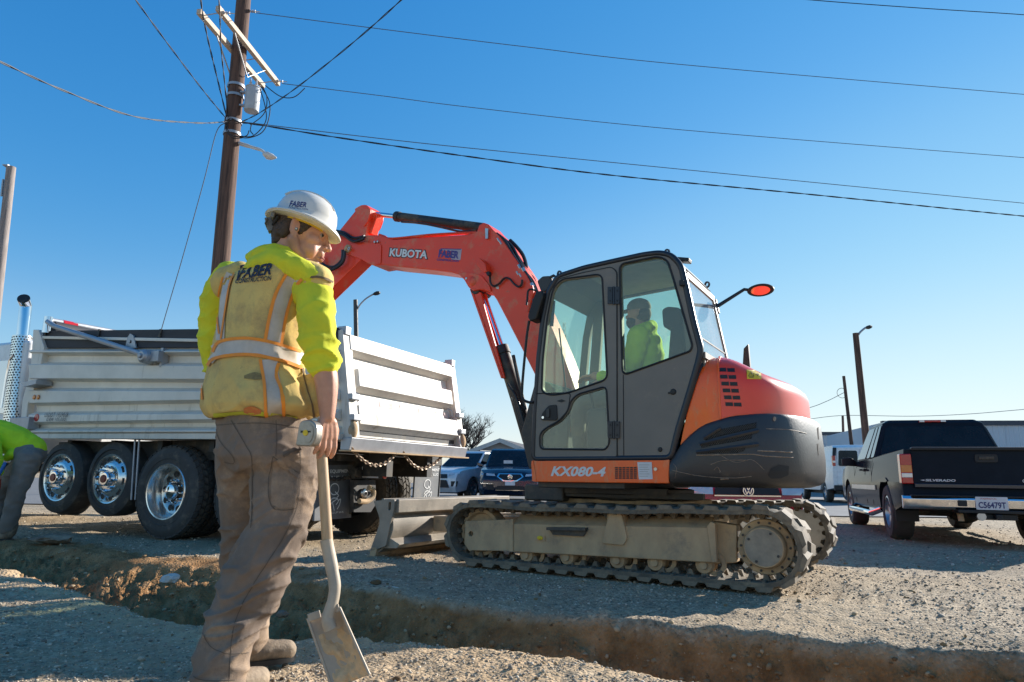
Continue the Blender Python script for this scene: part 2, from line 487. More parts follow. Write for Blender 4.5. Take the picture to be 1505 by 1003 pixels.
# ------------------------------------------------------------------ ground: one sheet, trench dug into it
def vnoise(x, y, seed=0):
    x = np.asarray(x, float); y = np.asarray(y, float)
    xi = np.floor(x).astype(np.int64); yi = np.floor(y).astype(np.int64)
    xf = x-xi; yf = y-yi
    u = xf*xf*(3-2*xf); v = yf*yf*(3-2*yf)
    def h(a, b):
        n = (a*374761393 + b*668265263 + seed*1442695041) & 0xFFFFFFFF
        n = ((n ^ (n >> 13))*1274126177) & 0xFFFFFFFF
        return ((n ^ (n >> 16)) & 0xFFFF)/65535.0
    return (h(xi, yi)*(1-u)+h(xi+1, yi)*u)*(1-v) + (h(xi, yi+1)*(1-u)+h(xi+1, yi+1)*u)*v - 0.5
def fbm(x, y, sc, oct=4, seed=0, gain=0.5):
    r = 0; a = 1.0
    for i in range(oct):
        r = r + a*vnoise(np.asarray(x)*sc, np.asarray(y)*sc, seed+i*17); sc *= 2.03; a *= gain
    return r
FAR_LIP = [gz(*p) for p in ((-160, 796), (0, 803), (65, 806), (150, 822), (210, 835), (300, 841), (425, 848), (500, 860), (575, 870), (650, 884), (752, 894), (952, 915), (1072, 927), (1177, 942), (1277, 952), (1505, 972), (1800, 1003))]
NEAR_LIP = [gz(*p) for p in ((-160, 838), (0, 850), (70, 862), (150, 886), (225, 902), (295, 916), (385, 934), (450, 934), (540, 932), (675, 944), (752, 953), (900, 978), (1060, 1003), (1250, 1040), (1505, 1090), (1900, 1180))]
_fx = np.array([p.x for p in FAR_LIP]); _fy = np.array([p.y for p in FAR_LIP])
_nx = np.array([p.x for p in NEAR_LIP]); _ny = np.array([p.y for p in NEAR_LIP])
def sst(a, b, x):
    t = np.clip((x-a)/(b-a), 0, 1); return t*t*(3-2*t)
def ground_h(X, Y):
    """height, soil mask (dug earth), tan mask (compacted tan dirt)"""
    X = np.asarray(X, float); Y = np.asarray(Y, float)
    w1 = fbm(X, Y, 1.7, 3, 5)*0.16; w2 = fbm(X, Y, 6.0, 3, 9)*0.07
    yf = np.interp(X, _fx, _fy) + w1*0.7 + w2*0.6
    yn = np.interp(X, _nx, _ny) + w1*0.5 + w2
    dep = np.interp(X, [-6, -4, -2.5, -1, 0.5, 6], [0.16, 0.24, 0.30, 0.36, 0.46, 0.5])
    wf = np.interp(X, [-6, -3, -1, 1, 6], [0.95, 0.85, 0.55, 0.30, 0.30])
    wnr = np.interp(X, [-6, -3, -1, 0.5, 6], [0.7, 0.5, 0.35, 0.2, 0.2])
    a = np.clip((yf-Y)/wf, 0, 1); b = np.clip((Y-yn)/wnr, 0, 1)
    prof = np.minimum(a**0.85, b)
    inside = (Y < yf) & (Y > yn)
    prof = np.where(inside, prof, 0)
    clod = fbm(X, Y, 7.0, 4, 31, 0.6)*0.075 + fbm(X, Y, 26.0, 3, 77, 0.6)*0.045
    near = np.clip(1.6-np.abs(Y-6)/9.0, 0, 1)*(Y > 0)
    z = (fbm(X, Y, 0.55, 3, 3)*0.05 + fbm(X, Y, 3.0, 4, 21)*0.017 + fbm(X, Y, 14.0, 3, 41, 0.6)*0.014)*near
    z = z - prof*dep + clod*np.minimum(1, prof*3)*1.0
    # soft rim of crumbs, a light spoil heap on the left and a low bank of dug earth in front of the far lip
    rimf = np.exp(-((Y-yf-0.10)/0.16)**2)*0.014*(1+2.2*fbm(X, Y, 5, 3, 8)) * (X > -6)
    rimn = np.exp(-((Y-yn+0.12)/0.18)**2)*0.008*(1+2.5*fbm(X, Y, 4, 3, 18))
    heap = 0.16*np.exp(-(((X+4.55)/0.75)**2+((Y-5.1)/0.42)**2))*(1+0.9*fbm(X, Y, 6, 3, 61))
    bank = 0.022*np.exp(-((Y-yf-0.35)/0.35)**2)*(X < -1.5)*(1+2*fbm(X, Y, 5, 3, 71))
    z = z + rimf + rimn + heap + bank
    # ruts left by the machines
    u = (X-1.19)*-0.863+(Y-6.81)*0.505; v = -(X-1.19)*0.505-(Y-6.81)*0.863
    flat = np.exp(-((u+0.1)/1.75)**8)*np.maximum(np.exp(-((np.abs(v)-0.87)/0.33)**6), 0)
    z = z*(1-flat) - 0.012*flat
    lane = np.exp(-((np.abs(v)-0.87)/0.26)**6)*((u < -1.3) & (u > -7) | (u > 1.6) & (u < 2.2))*(0.6+fbm(X, Y, 1.3, 2, 13))
    z = z - lane*0.016*(0.5+0.5*np.sign(np.sin(u*2*np.pi/0.155)))
    back = sst(14.5, 16.0, Y)
    z = z*(1-back) - 0.02*back
    soil = np.clip(np.where(inside, np.minimum((yf-Y)/0.05, (Y-yn)/0.10), 0), 0, 1)
    soil = np.maximum(soil, np.clip(np.exp(-((Y-yf-0.18)/0.32)**2)*1.1*sst(-0.6, -2.6, X)+fbm(X, Y, 4, 3, 55)*0.5, 0, 1)*(X < -0.6)*(np.abs(Y-yf) < 0.9))
    tan = np.clip(sst(0.35, -0.05, Y-yn)*sst(-1.6, -0.2, X) + 0.9*np.exp(-((Y-yn+0.1)/0.22)**2) + heap*9, 0, 1)
    tan = np.clip(tan*(0.85+0.9*fbm(X, Y, 3.0, 3, 91)), 0, 1)*(Y < 9)
    return z, soil, tan
pyl = np.concatenate([np.arange(1150, 760, -1.15), np.arange(760, 726, -0.8), np.arange(725.5, 703.5, -1.0)])
ys = 0.8*1003.0/(pyl-701.0)
ys = np.concatenate([[-40, -18, -8, -4, -2, -0.8, 0, 0.5, 0.9, 1.2, 1.5], ys, [420, 700, 1300, 2200]])
tc_ = np.concatenate([[-60, -20, -8, -4, -2.4, -1.7, -1.35, -1.15, -1.0], np.linspace(-0.92, 0.92, 620), [1.0, 1.15, 1.35, 1.7, 2.4, 4, 8, 20, 60]])
YY, TT = np.meshgrid(ys, tc_, indexing='ij')
XX = TT*np.maximum(YY, 1.6)
ZZ, SO, TA = ground_h(XX, YY)
nr, nc = XX.shape
me = bpy.data.meshes.new('ground')
me.vertices.add(nr*nc)
me.vertices.foreach_set('co', np.stack([XX, YY, ZZ], -1).reshape(-1).astype(np.float32))
ii, jj = np.meshgrid(np.arange(nr-1), np.arange(nc-1), indexing='ij')
q0 = (ii*nc+jj).reshape(-1)
quads = np.stack([q0, q0+1, q0+nc+1, q0+nc], -1)
me.loops.add(quads.size); me.loops.foreach_set('vertex_index', quads.reshape(-1).astype(np.int32))
me.polygons.add(len(quads)); me.polygons.foreach_set('loop_start', np.arange(0, quads.size, 4, dtype=np.int32))
me.update(calc_edges=True); me.validate()
for nm, arr in (('soil', SO), ('tan', TA)):
    at_ = me.attributes.new(nm, 'FLOAT', 'POINT'); at_.data.foreach_set('value', arr.reshape(-1).astype(np.float32))
smooth(me, 180)
ground = link('ground', me); tag(ground, 'grey gravel lot with a trench dug through it', None, None, 'structure')

def ground_material():
    m = bpy.data.materials.new('gravel'); m.use_nodes = True; nt = m.node_tree; L = nt.links.new
    b = nt.nodes['Principled BSDF']; b.inputs['Roughness'].default_value = 0.93; b.inputs['Specular IOR Level'].default_value = 0.25
    g = nd(nt, 'ShaderNodeNewGeometry')
    def noise_(sc, det=5, ro=0.6):
        n = nd(nt, 'ShaderNodeTexNoise'); n.inputs['Scale'].default_value = sc; n.inputs['Detail'].default_value = det; n.inputs['Roughness'].default_value = ro
        L(g.outputs['Position'], n.inputs['Vector']); return n.outputs['Fac']
    def ramp(src, stops):
        r = nd(nt, 'ShaderNodeValToRGB'); e = r.color_ramp.elements
        e[0].position, e[0].color = stops[0][0], (*stops[0][1], 1); e[1].position, e[1].color = stops[-1][0], (*stops[-1][1], 1)
        for p, c in stops[1:-1]:
            x = e.new(p); x.color = (*c, 1)
        L(src, r.inputs['Fac']); return r.outputs['Color']
    def mix(f, a, c, mode='MIX'):
        x = nd(nt, 'ShaderNodeMix', data_type='RGBA', blend_type=mode)
        if isinstance(f, float): x.inputs[0].default_value = f
        else: L(f, x.inputs[0])
        L(a, x.inputs[6])
        if isinstance(c, tuple): x.inputs[7].default_value = (*c, 1)
        else: L(c, x.inputs[7])
        return x.outputs[2]
    def voro(sc, feat='F1'):
        v = nd(nt, 'ShaderNodeTexVoronoi', feature=feat); v.inputs['Scale'].default_value = sc
        L(g.outputs['Position'], v.inputs['Vector']); return v
    v1 = voro(55.0); v2 = voro(24.0)
    sep = nd(nt, 'ShaderNodeSeparateColor'); L(v1.outputs['Color'], sep.inputs[0])
    stone = ramp(sep.outputs[0], [(0.0, (0.112, 0.085, 0.058)), (0.16, (0.255, 0.198, 0.131)), (0.5, (0.459, 0.356, 0.237)), (0.8, (0.581, 0.461, 0.314)), (1.0, (0.796, 0.655, 0.469))])
    sep2 = nd(nt, 'ShaderNodeSeparateColor'); L(v2.outputs['Color'], sep2.inputs[0])
    stone2 = ramp(sep2.outputs[0], [(0.0, (0.173, 0.133, 0.090)), (0.5, (0.439, 0.340, 0.225)), (1.0, (0.643, 0.513, 0.353))])
    stone = mix(0.4, stone, stone2)
    fines = ramp(noise_(1.1, 7), [(0.3, (0.367, 0.271, 0.163)), (0.55, (0.500, 0.375, 0.232)), (0.75, (0.592, 0.451, 0.284))])
    gf = nd(nt, 'ShaderNodeMapRange'); gf.inputs['From Min'].default_value = 0.42; gf.inputs['From Max'].default_value = 0.64; gf.inputs['To Min'].default_value = 0.12; gf.inputs['To Max'].default_value = 0.75
    L(noise_(0.8, 6), gf.inputs['Value'])
    grav = mix(gf.outputs[0], stone, fines)
    big = ramp(noise_(0.5, 6, 0.7), [(0.30, (0.66, 0.66, 0.66)), (0.5, (0.90, 0.89, 0.88)), (0.7, (1.02, 1.0, 0.97))])
    grav = mix(1.0, grav, big, 'MULTIPLY')
    ta = nd(nt, 'ShaderNodeAttribute', attribute_name='tan'); so = nd(nt, 'ShaderNodeAttribute', attribute_name='soil')
    tanc = ramp(noise_(9, 7), [(0.3, (0.360, 0.245, 0.133)), (0.55, (0.595, 0.409, 0.231)), (0.75, (0.757, 0.547, 0.328))])
    tf = nd(nt, 'ShaderNodeMath', operation='MULTIPLY'); tf.inputs[1].default_value = 0.8; L(ta.outputs['Fac'], tf.inputs[0])
    c = mix(tf.outputs[0], grav, tanc)
    soilc = ramp(noise_(5.5, 9, 0.7), [(0.28, (0.155, 0.077, 0.029)), (0.5, (0.329, 0.174, 0.070)), (0.66, (0.456, 0.259, 0.119)), (0.85, (0.565, 0.368, 0.191))])
    sf = nd(nt, 'ShaderNodeMath', operation='ADD'); sf.use_clamp = True
    s3 = nd(nt, 'ShaderNodeMapRange'); s3.inputs['From Min'].default_value = 0.3; s3.inputs['From Max'].default_value = 0.7; s3.inputs['To Min'].default_value = -0.25; s3.inputs['To Max'].default_value = 0.25
    L(noise_(14, 5), s3.inputs['Value']); 
    s4 = nd(nt, 'ShaderNodeMath', operation='MULTIPLY'); s4.inputs[1].default_value = 1.25; L(so.outputs['Fac'], s4.inputs[0])
    s5 = nd(nt, 'ShaderNodeMath', operation='GREATER_THAN'); s5.inputs[1].default_value = 0.02; L(so.outputs['Fac'], s5.inputs[0])
    s6 = nd(nt, 'ShaderNodeMath', operation='MULTIPLY'); L(s3.outputs[0], s6.inputs[0]); L(s5.outputs[0], s6.inputs[1])
    L(s4.outputs[0], sf.inputs[0]); L(s6.outputs[0], sf.inputs[1])
    c = mix(sf.outputs[0], c, soilc)
    L(c, b.inputs['Base Color'])
    hsum = nd(nt, 'ShaderNodeMath', operation='ADD'); 
    h1 = nd(nt, 'ShaderNodeMath', operation='MULTIPLY'); h1.inputs[1].default_value = -0.8; L(v1.outputs['Distance'], h1.inputs[0])
    L(h1.outputs[0], hsum.inputs[0])
    h2 = nd(nt, 'ShaderNodeMath', operation='MULTIPLY'); h2.inputs[1].default_value = 0.7; L(noise_(70, 6, 0.7), h2.inputs[0]); L(h2.outputs[0], hsum.inputs[1])
    bp = nd(nt, 'ShaderNodeBump'); bp.inputs['Strength'].default_value = 0.75; bp.inputs['Distance'].default_value = 0.018
    L(hsum.outputs[0], bp.inputs['Height']); L(bp.outputs[0], b.inputs['Normal'])
    return m
M['gravel'] = ground_material(); ground.data.materials.append(M['gravel'])

# loose stones and clods lying on the sheet (uncountable): one mesh each
def scatter(name, X, Y, size, material, flat=0.65, sink=0.25, label=None):
    n = len(X); Z = ground_h(X, Y)[0]
    b = bmesh.new(); bmesh.ops.create_icosphere(b, subdivisions=1, radius=1); b.verts.ensure_lookup_table()
    base = np.array([v.co[:] for v in b.verts]); tri = np.array([[v.index for v in f.verts] for f in b.faces]); b.free()
    if n > 4000:
        base = base[:12]; base = base/np.linalg.norm(base, axis=1)[:, None]
        b = bmesh.new(); bmesh.ops.create_icosphere(b, subdivisions=1, radius=1); b.free()
        p = (1+5**0.5)/2
        base = np.array([(-1,p,0),(1,p,0),(-1,-p,0),(1,-p,0),(0,-1,p),(0,1,p),(0,-1,-p),(0,1,-p),(p,0,-1),(p,0,1),(-p,0,-1),(-p,0,1)])/1.902
        tri = np.array([(0,11,5),(0,5,1),(0,1,7),(0,7,10),(0,10,11),(1,5,9),(5,11,4),(11,10,2),(10,7,6),(7,1,8),(3,9,4),(3,4,2),(3,2,6),(3,6,8),(3,8,9),(4,9,5),(2,4,11),(6,2,10),(8,6,7),(9,8,1)])
    k = len(base)
    P = base[None]*(1+rng.uniform(-0.28, 0.28, (n, k, 1)))
    P = P*np.stack([rng.uniform(0.7, 1.35, n), rng.uniform(0.6, 1.1, n), rng.uniform(flat*0.6, flat*1.3, n)], -1)[:, None]
    a = rng.uniform(0, 2*np.pi, n); t = rng.uniform(-0.5, 0.5, n)
    x, y, z = P[..., 0], P[..., 1], P[..., 2]
    y, z = y*np.cos(t)[:, None]-z*np.sin(t)[:, None], y*np.sin(t)[:, None]+z*np.cos(t)[:, None]
    x, y = x*np.cos(a)[:, None]-y*np.sin(a)[:, None], x*np.sin(a)[:, None]+y*np.cos(a)[:, None]
    P = np.stack([x, y, z], -1)*size[:, None, None] + np.stack([X, Y, Z+size*flat*(1-2*sink)*0.7], -1)[:, None]
    F = (tri[None]+(np.arange(n)*k)[:, None, None]).reshape(-1, 3)
    me = bpy.data.meshes.new(name); me.vertices.add(n*k); me.vertices.foreach_set('co', P.reshape(-1).astype(np.float32))
    me.loops.add(F.size); me.loops.foreach_set('vertex_index', F.reshape(-1).astype(np.int32))
    me.polygons.add(len(F)); me.polygons.foreach_set('loop_start', np.arange(0, F.size, 3, dtype=np.int32))
    at_ = me.attributes.new('tone', 'FLOAT', 'POINT'); at_.data.foreach_set('value', np.repeat(rng.uniform(0, 1, n), k).astype(np.float32))
    me.update(calc_edges=True)
    me.materials.append(material)
    o = link(name, me); tag(o, label, None, None, 'stuff'); return o
def tone_mat(name, stops, rough=0.9):
    m = bpy.data.materials.new(name); m.use_nodes = True; nt = m.node_tree; L = nt.links.new
    b = nt.nodes['Principled BSDF']; b.inputs['Roughness'].default_value = rough; b.inputs['Specular IOR Level'].default_value = 0.3
    a = nd(nt, 'ShaderNodeAttribute', attribute_name='tone'); r = nd(nt, 'ShaderNodeValToRGB'); e = r.color_ramp.elements
    e[0].position, e[0].color = stops[0][0], (*stops[0][1], 1); e[1].position, e[1].color = stops[-1][0], (*stops[-1][1], 1)
    for p, c in stops[1:-1]:
        x = e.new(p); x.color = (*c, 1)
    L(a.outputs['Fac'], r.inputs['Fac'])
    g = nd(nt, 'ShaderNodeNewGeometry'); n = nd(nt, 'ShaderNodeTexNoise'); n.inputs['Scale'].default_value = 60; n.inputs['Detail'].default_value = 4; L(g.outputs['Position'], n.inputs['Vector'])
    mr = nd(nt, 'ShaderNodeMapRange'); mr.inputs['To Min'].default_value = 0.7; mr.inputs['To Max'].default_value = 1.25; L(n.outputs['Fac'], mr.inputs['Value'])
    mx = nd(nt, 'ShaderNodeMix', data_type='RGBA', blend_type='MULTIPLY'); mx.inputs[0].default_value = 1.0
    L(r.outputs['Color'], mx.inputs[6]); L(mr.outputs[0], mx.inputs[7]); L(mx.outputs[2], b.inputs['Base Color'])
    M[name] = m; return m
tone_mat('stone_mix', [(0, (0.170, 0.142, 0.110)), (0.4, (0.370, 0.309, 0.233)), (0.75, (0.520, 0.427, 0.312)), (0.95, (0.680, 0.589, 0.458)), (1, (0.580, 0.399, 0.246))])
tone_mat('clod_mix', [(0, (0.155, 0.094, 0.046)), (0.6, (0.327, 0.214, 0.107)), (1, (0.499, 0.376, 0.231))])
def sample(n, py0, py1, x0=-200, x1=1705):
    py = py0+(py1-py0)*rng.uniform(0, 1, n); px = rng.uniform(x0, x1, n)
    d0 = np.stack([FW.x+RT.x*((px-752.5)/1003)-UP.x*((py-501.5)/1003), FW.y+RT.y*((px-752.5)/1003)-UP.y*((py-501.5)/1003), FW.z+RT.z*((px-752.5)/1003)-UP.z*((py-501.5)/1003)], -1)
    t = -0.8/d0[:, 2]
    return d0[:, 0]*t, d0[:, 1]*t
X, Y = sample(52000, 748, 1080)
so_ = ground_h(X, Y)[1]; dens = 0.35+1.3*np.clip(fbm(X, Y, 0.9, 3, 111)+0.35, 0, 1)
k = (so_ < 0.3) & (rng.uniform(0, 1, len(X)) < dens); X, Y = X[k], Y[k]
sz = 0.0038+0.0085*rng.uniform(0, 1, len(X))**3.5; sz = np.where(rng.uniform(0, 1, len(X)) < 0.012, sz*1.9, sz)
sz = np.where(rng.uniform(0, 1, len(X)) < 0.002, sz*2.6, sz); sz *= np.clip(Y/5.0, 0.75, 1.5)
scatter('gravel_stones', X, Y, sz, M['stone_mix'], label='loose grey and tan gravel stones all over the lot')
X, Y = sample(40000, 790, 1080)
so_ = ground_h(X, Y)[1]; k = (so_ > 0.25) | (rng.uniform(0, 1, len(X)) < 0.03); k &= rng.uniform(0, 1, len(X)) < np.where(X < -1, 0.45, 0.8); X, Y = X[k], Y[k]
sz = 0.004+0.017*rng.uniform(0, 1, len(X))**4
scatter('soil_clods', X, Y, sz, M['clod_mix'], flat=0.75, label='crumbled brown earth clods along the trench')

# asphalt yard and far field behind the gravel lot
mat('asphalt', (0.19, 0.185, 0.18), 0.9, col2=(0.14, 0.138, 0.135), scale=1.4, dirt=(0.2, 0.185, 0.16), dirt_amt=0.3, dirt_scale=0.6, bump=0.3, bump_scale=40)
b = MB(); n = 60
edge = [V((-45+i*2.2, 16.6+0.5*math.sin(i*0.9)+0.35*math.sin(i*2.3), 0.004)) for i in range(n)]
b.add(edge + [V((p.x*3.2, 75, 0.004)) for p in edge], [(i, i+1, n+i+1, n+i) for i in range(n-1)])
tag(b.build('asphalt_yard', M['asphalt'], fix=False), 'grey asphalt yard behind the gravel lot', None, None, 'structure')
mat('concrete', (0.42, 0.40, 0.37), 0.85, col2=(0.34, 0.33, 0.31), scale=2)

# ------------------------------------------------------------------ far buildings
mat('metal_wall', (0.62, 0.64, 0.66), 0.6, col2=(0.56, 0.58, 0.61), scale=0.7)
mat('metal_trim', (0.06, 0.07, 0.09), 0.5)
mat('siding_grey', (0.36, 0.35, 0.34), 0.8, col2=(0.31, 0.30, 0.29), scale=1.5)
mat('shingle', (0.075, 0.075, 0.08), 0.9, col2=(0.05, 0.05, 0.055), scale=3)
mat('trim_pale', (0.55, 0.53, 0.49), 0.7)
mat('door_pale', (0.50, 0.50, 0.49), 0.6)
def metal_building(label, px0, px1, pytop, Y0, Y1, depth, panel_w, name='metal_building'):
    """a long ribbed metal wall from the ray px0 at distance Y0 to px1 at distance Y1, with a roof trim"""
    a = at(px0, 700, Y0); b_ = at(px1, 700, Y1); a.z = 0; b_.z = 0
    h = at(px0, pytop, Y0).z
    d = (b_-a); L_ = d.length; d.normalize(); nrm = V((d.y, -d.x, 0))
    if nrm.y > 0: nrm = -nrm
    t = root(name, label, 'building', loc=a)
    n = int(L_/panel_w)
    k = 0; me0 = None
    for i in range(n):
        p = a + d*(i*panel_w) - a
        if me0 is None:
            m = MB(); ribs = 4; w = panel_w/ribs
            pr = []
            for r_ in range(ribs):
                x = r_*w
                pr += [d*x, d*(x+w*0.55), d*(x+w*0.68)+nrm*0.05, d*(x+w*0.87)+nrm*0.05]
            pr.append(d*(panel_w-0.012))
            prof = pr + [q - nrm*0.12 for q in (pr[-1], pr[0])]
            m.prism(prof, V((0, 0, h-0.28)))
            o = m.build('wall_panel', M['metal_wall'], t, angle=20); me0 = o.data
        else:
            o = link('wall_panel', me0, t)
        o.location = p
    m = MB(); e = a + d*L_ - a; up = V((0, 0, h-0.28))
    m.prism([nrm*0.12-d*0.1, nrm*0.12+e+d*0.1, nrm*-0.3+e+d*0.1, nrm*-0.3-d*0.1], V((0, 0, 0.28)))
    for v in range(len(m.v)): m.v[v] = tuple(V(m.v[v])+up)
    m.build('roof_trim', M['metal_trim'], t)
    m = MB(); m.prism([up-nrm*0.3, up+e-nrm*0.3, up+e-nrm*depth+V((0, 0, 0.0)), up-nrm*depth], V((0, 0, 0.2)))
    m.prism([-nrm*0.2+V((0, 0, 0)), -nrm*0.3, -nrm*depth, -nrm*depth-d*-0.1, -d*-0.1-nrm*0.2], up)
    m.build('roof', M['metal_wall'], t)
    return t
metal_building('long pale blue ribbed metal building with a dark roof edge behind the black pickup', 1306, 1900, 619, 42, 38, 14, 1.1)
metal_building('low pale blue metal building behind the white van, beyond the wooden poles', 1120, 1318, 635, 60, 58, 12, 1.3)

def house():
    # gable end faces us; the ridge runs back to the right
    Y = 47.0; l = at(690, 664, Y); r_ = at(779, 664, Y); top = at(735, 648.5, Y)
    t = root('house', 'grey gabled house with a pale garage door behind the parked cars', 'house', loc=(l.x, Y, 0))
    o = V((l.x, Y, 0)); w = r_.x-l.x; ez = l.z; tz = top.z; D = 11.0; sh = V((2.6, D, 0))
    m = MB(); m.prism([(0.25, 0, 0), (w-0.25, 0, 0), (w-0.25, 0, ez), (w/2, 0, tz-0.12), (0.25, 0, ez)], sh)
    m.build('wall', M['siding_grey'], t)
    n = 9
    for k in range(n):                                             # lap siding boards on the gable
        z0 = ez + (tz-ez-0.35)*k/n; z1 = ez + (tz-ez-0.35)*(k+0.92)/n
        f0 = (z0-ez)/(tz-ez); x0 = 0.25+(w/2-0.25)*f0+0.15; x1 = w-x0
        MB().box((x0, -0.03, z0), (x1, -0.006, z1)).build('siding_board', M['siding_grey'], t)
    m = MB()
    for s in (0, 1):
        e = V((-0.35 if s == 0 else w+0.35, -0.4, ez-0.2)); c = V((w/2, -0.4, tz))
        m.prism([e, c, c+V((0, 0, 0.16)), e+V((0, 0, 0.16))], sh+V((0, 0.8, 0)))
    m.build('roof', M['shingle'], t)
    m = MB()
    for s in (0, 1):
        e = V((-0.35 if s == 0 else w+0.35, -0.46, ez-0.2)); c = V((w/2, -0.46, tz))
        m.prism([e-V((0, 0, 0.12)), c-V((0, 0, 0.12)), c+V((0, 0, 0.17)), e+V((0, 0, 0.17))], V((0, 0.05, 0)))
    m.box((-0.1, -0.5, ez-0.35), (w+0.1, -0.05, ez-0.2))
    m.build('eave_trim', M['trim_pale'], t)
    gd = MB()
    gd.box((0.6, -0.07, 0.0), (2.9, -0.02, 2.1)); g = gd.build('garage_door', M['door_pale'], t)
    for k in range(4):
        MB().box((0.66, -0.10, 0.08+k*0.51), (2.84, -0.072, 0.53+k*0.51)).build('door_panel', M['door_pale'], g)
    w2 = MB().box((3.2, -0.06, 0.9), (3.9, -0.02, 2.0)).build('window', M['trim_pale'], t)
    MB().box((3.27, -0.075, 0.97), (3.83, -0.062, 1.93)).build('pane', M['car_glass'], w2)
house()
# ------------------------------------------------------------------ bare tree
mat('bark', (0.10, 0.078, 0.062), 0.9, col2=(0.06, 0.048, 0.04), scale=8)
def bare_tree():
    c = at(677, 700, 50); c.z = 0
    t = root('bare_tree', 'leafless tree with fine branches left of the grey house', 'tree', loc=c)
    r2 = random.Random(4)
    tb = MB(); br = MB(); tw = MB()
    tb.tube([(0, 0, 0), (0.05, 0, 0.8), (-0.05, 0, 1.6)], [0.26, 0.2, 0.17], 8)
    def grow(p, d, L, r, lev):
        pts = [V(p)]; q = V(p); dd = V(d).normalized()
        for k in range(4):
            dd = (dd + V((r2.uniform(-.25, .25), r2.uniform(-.25, .25), r2.uniform(-.12, .2)))).normalized(); q = q+dd*L/4; pts.append(q.copy())
        (br if lev < 2 else tw).tube(pts, [r*(1-0.14*k) for k in range(5)], 5 if lev < 2 else 3, cap=False)
        if lev < 4:
            for k in range(5 if lev < 2 else 4):
                f = r2.uniform(0.35, 1.0); i = min(3, int(f*4)); s = pts[i].lerp(pts[i+1], f*4-i)
                a = r2.uniform(0, 6.28); side = V((math.cos(a), math.sin(a), r2.uniform(0.0, 0.7)))
                grow(s, dd*0.7+side*0.75, L*r2.uniform(0.55, 0.75), r*0.55, lev+1)
    for k in range(7):
        a = k*0.9+0.3
        grow((0, 0, 1.5), (math.cos(a)*0.75, math.sin(a)*0.75, 0.85), 2.0, 0.095, 0)
    tb.build('trunk', M['bark'], t); br.build('limb', M['bark'], t, fix=False); o = tw.build('twigs', M['bark'], t, fix=False); o['kind'] = 'stuff'
bare_tree()

# ------------------------------------------------------------------ parked cars
mat('pickup_black', (0.017, 0.024, 0.034), 0.14, col2=(0.014, 0.020, 0.028), coat=0.0, spec=0.022, dirt=(0.09, 0.08, 0.07), dirt_amt=0.12, dirt_scale=3)
mat('navy_paint', (0.006, 0.013, 0.034), 0.18, coat=0.25)
mat('silver_paint', (0.70, 0.72, 0.74), 0.3, metal=0.1, coat=0.4)
mat('white_paint', (0.86, 0.85, 0.83), 0.3, coat=0.5, dirt=(0.4, 0.38, 0.35), dirt_amt=0.15, low=(0.3, 1.0))
mat('wine_paint', (0.50, 0.015, 0.03), 0.25, coat=0.3)
mat('dark_paint', (0.02, 0.022, 0.03), 0.2, coat=0.6)
mat('plastic_black', (0.012, 0.012, 0.013), 0.55)
mat('alloy', (0.50, 0.51, 0.53), 0.28, metal=0.8)
mat('plate_white', (0.72, 0.73, 0.74), 0.4)
WHEELS = {}
def wheel_meshes(r, w, rim):
    k = (r, w, rim)
    if k not in WHEELS:
        t = MB().lathe([(rim, -w/2+0.02), (rim+0.02, -w/2), (r-0.04, -w/2), (r-0.008, -w/2+0.03), (r, -w/2+0.06), (r, w/2-0.06), (r-0.008, w/2-0.03), (r-0.04, w/2), (rim+0.02, w/2), (rim, w/2-0.02), (rim*0.9, 0), (rim, -w/2+0.02)], (0, 0, 0), (0, 1, 0), 40)
        me_t = t.mesh('tyre', 40); me_t.materials.append(M['tyre'])
        q = MB(); q.lathe([(rim+0.005, w/2-0.012), (rim-0.02, w/2-0.006), (rim-0.03, w/2-0.06), (rim-0.05, 0.0), (0, 0.0)], (0, 0, 0), (0, 1, 0), 30)
        for i in range(5):
            a = i*2*math.pi/5+0.3
            u = V((math.cos(a), 0, math.sin(a))); p = V((-math.sin(a), 0, math.cos(a)))
            q.prism([u*0.04+p*0.035+V((0, w/2-0.05, 0)), u*(rim-0.02)+p*0.05+V((0, w/2-0.03, 0)), u*(rim-0.02)-p*0.05+V((0, w/2-0.03, 0)), u*0.04-p*0.035+V((0, w/2-0.05, 0))], (0, -0.04, 0))
        q.lathe([(0, w/2-0.03), (0.05, w/2-0.03), (0.06, w/2-0.06)], (0, 0, 0), (0, 1, 0), 14)
        me_r = q.mesh('rim', 30); me_r.materials.append(M['alloy'])
        WHEELS[k] = (me_t, me_r)
    return WHEELS[k]
def car_wheels(t, xs, yw, r, w, rim):
    mt, mr = wheel_meshes(r, w, rim)
    for x in xs:
        for s in (1, -1):
            o = link('wheel', mt, t); o.location = (x, s*yw, r)
            if s < 0: o.rotation_euler = (0, 0, math.pi)
            link('rim', mr, o)
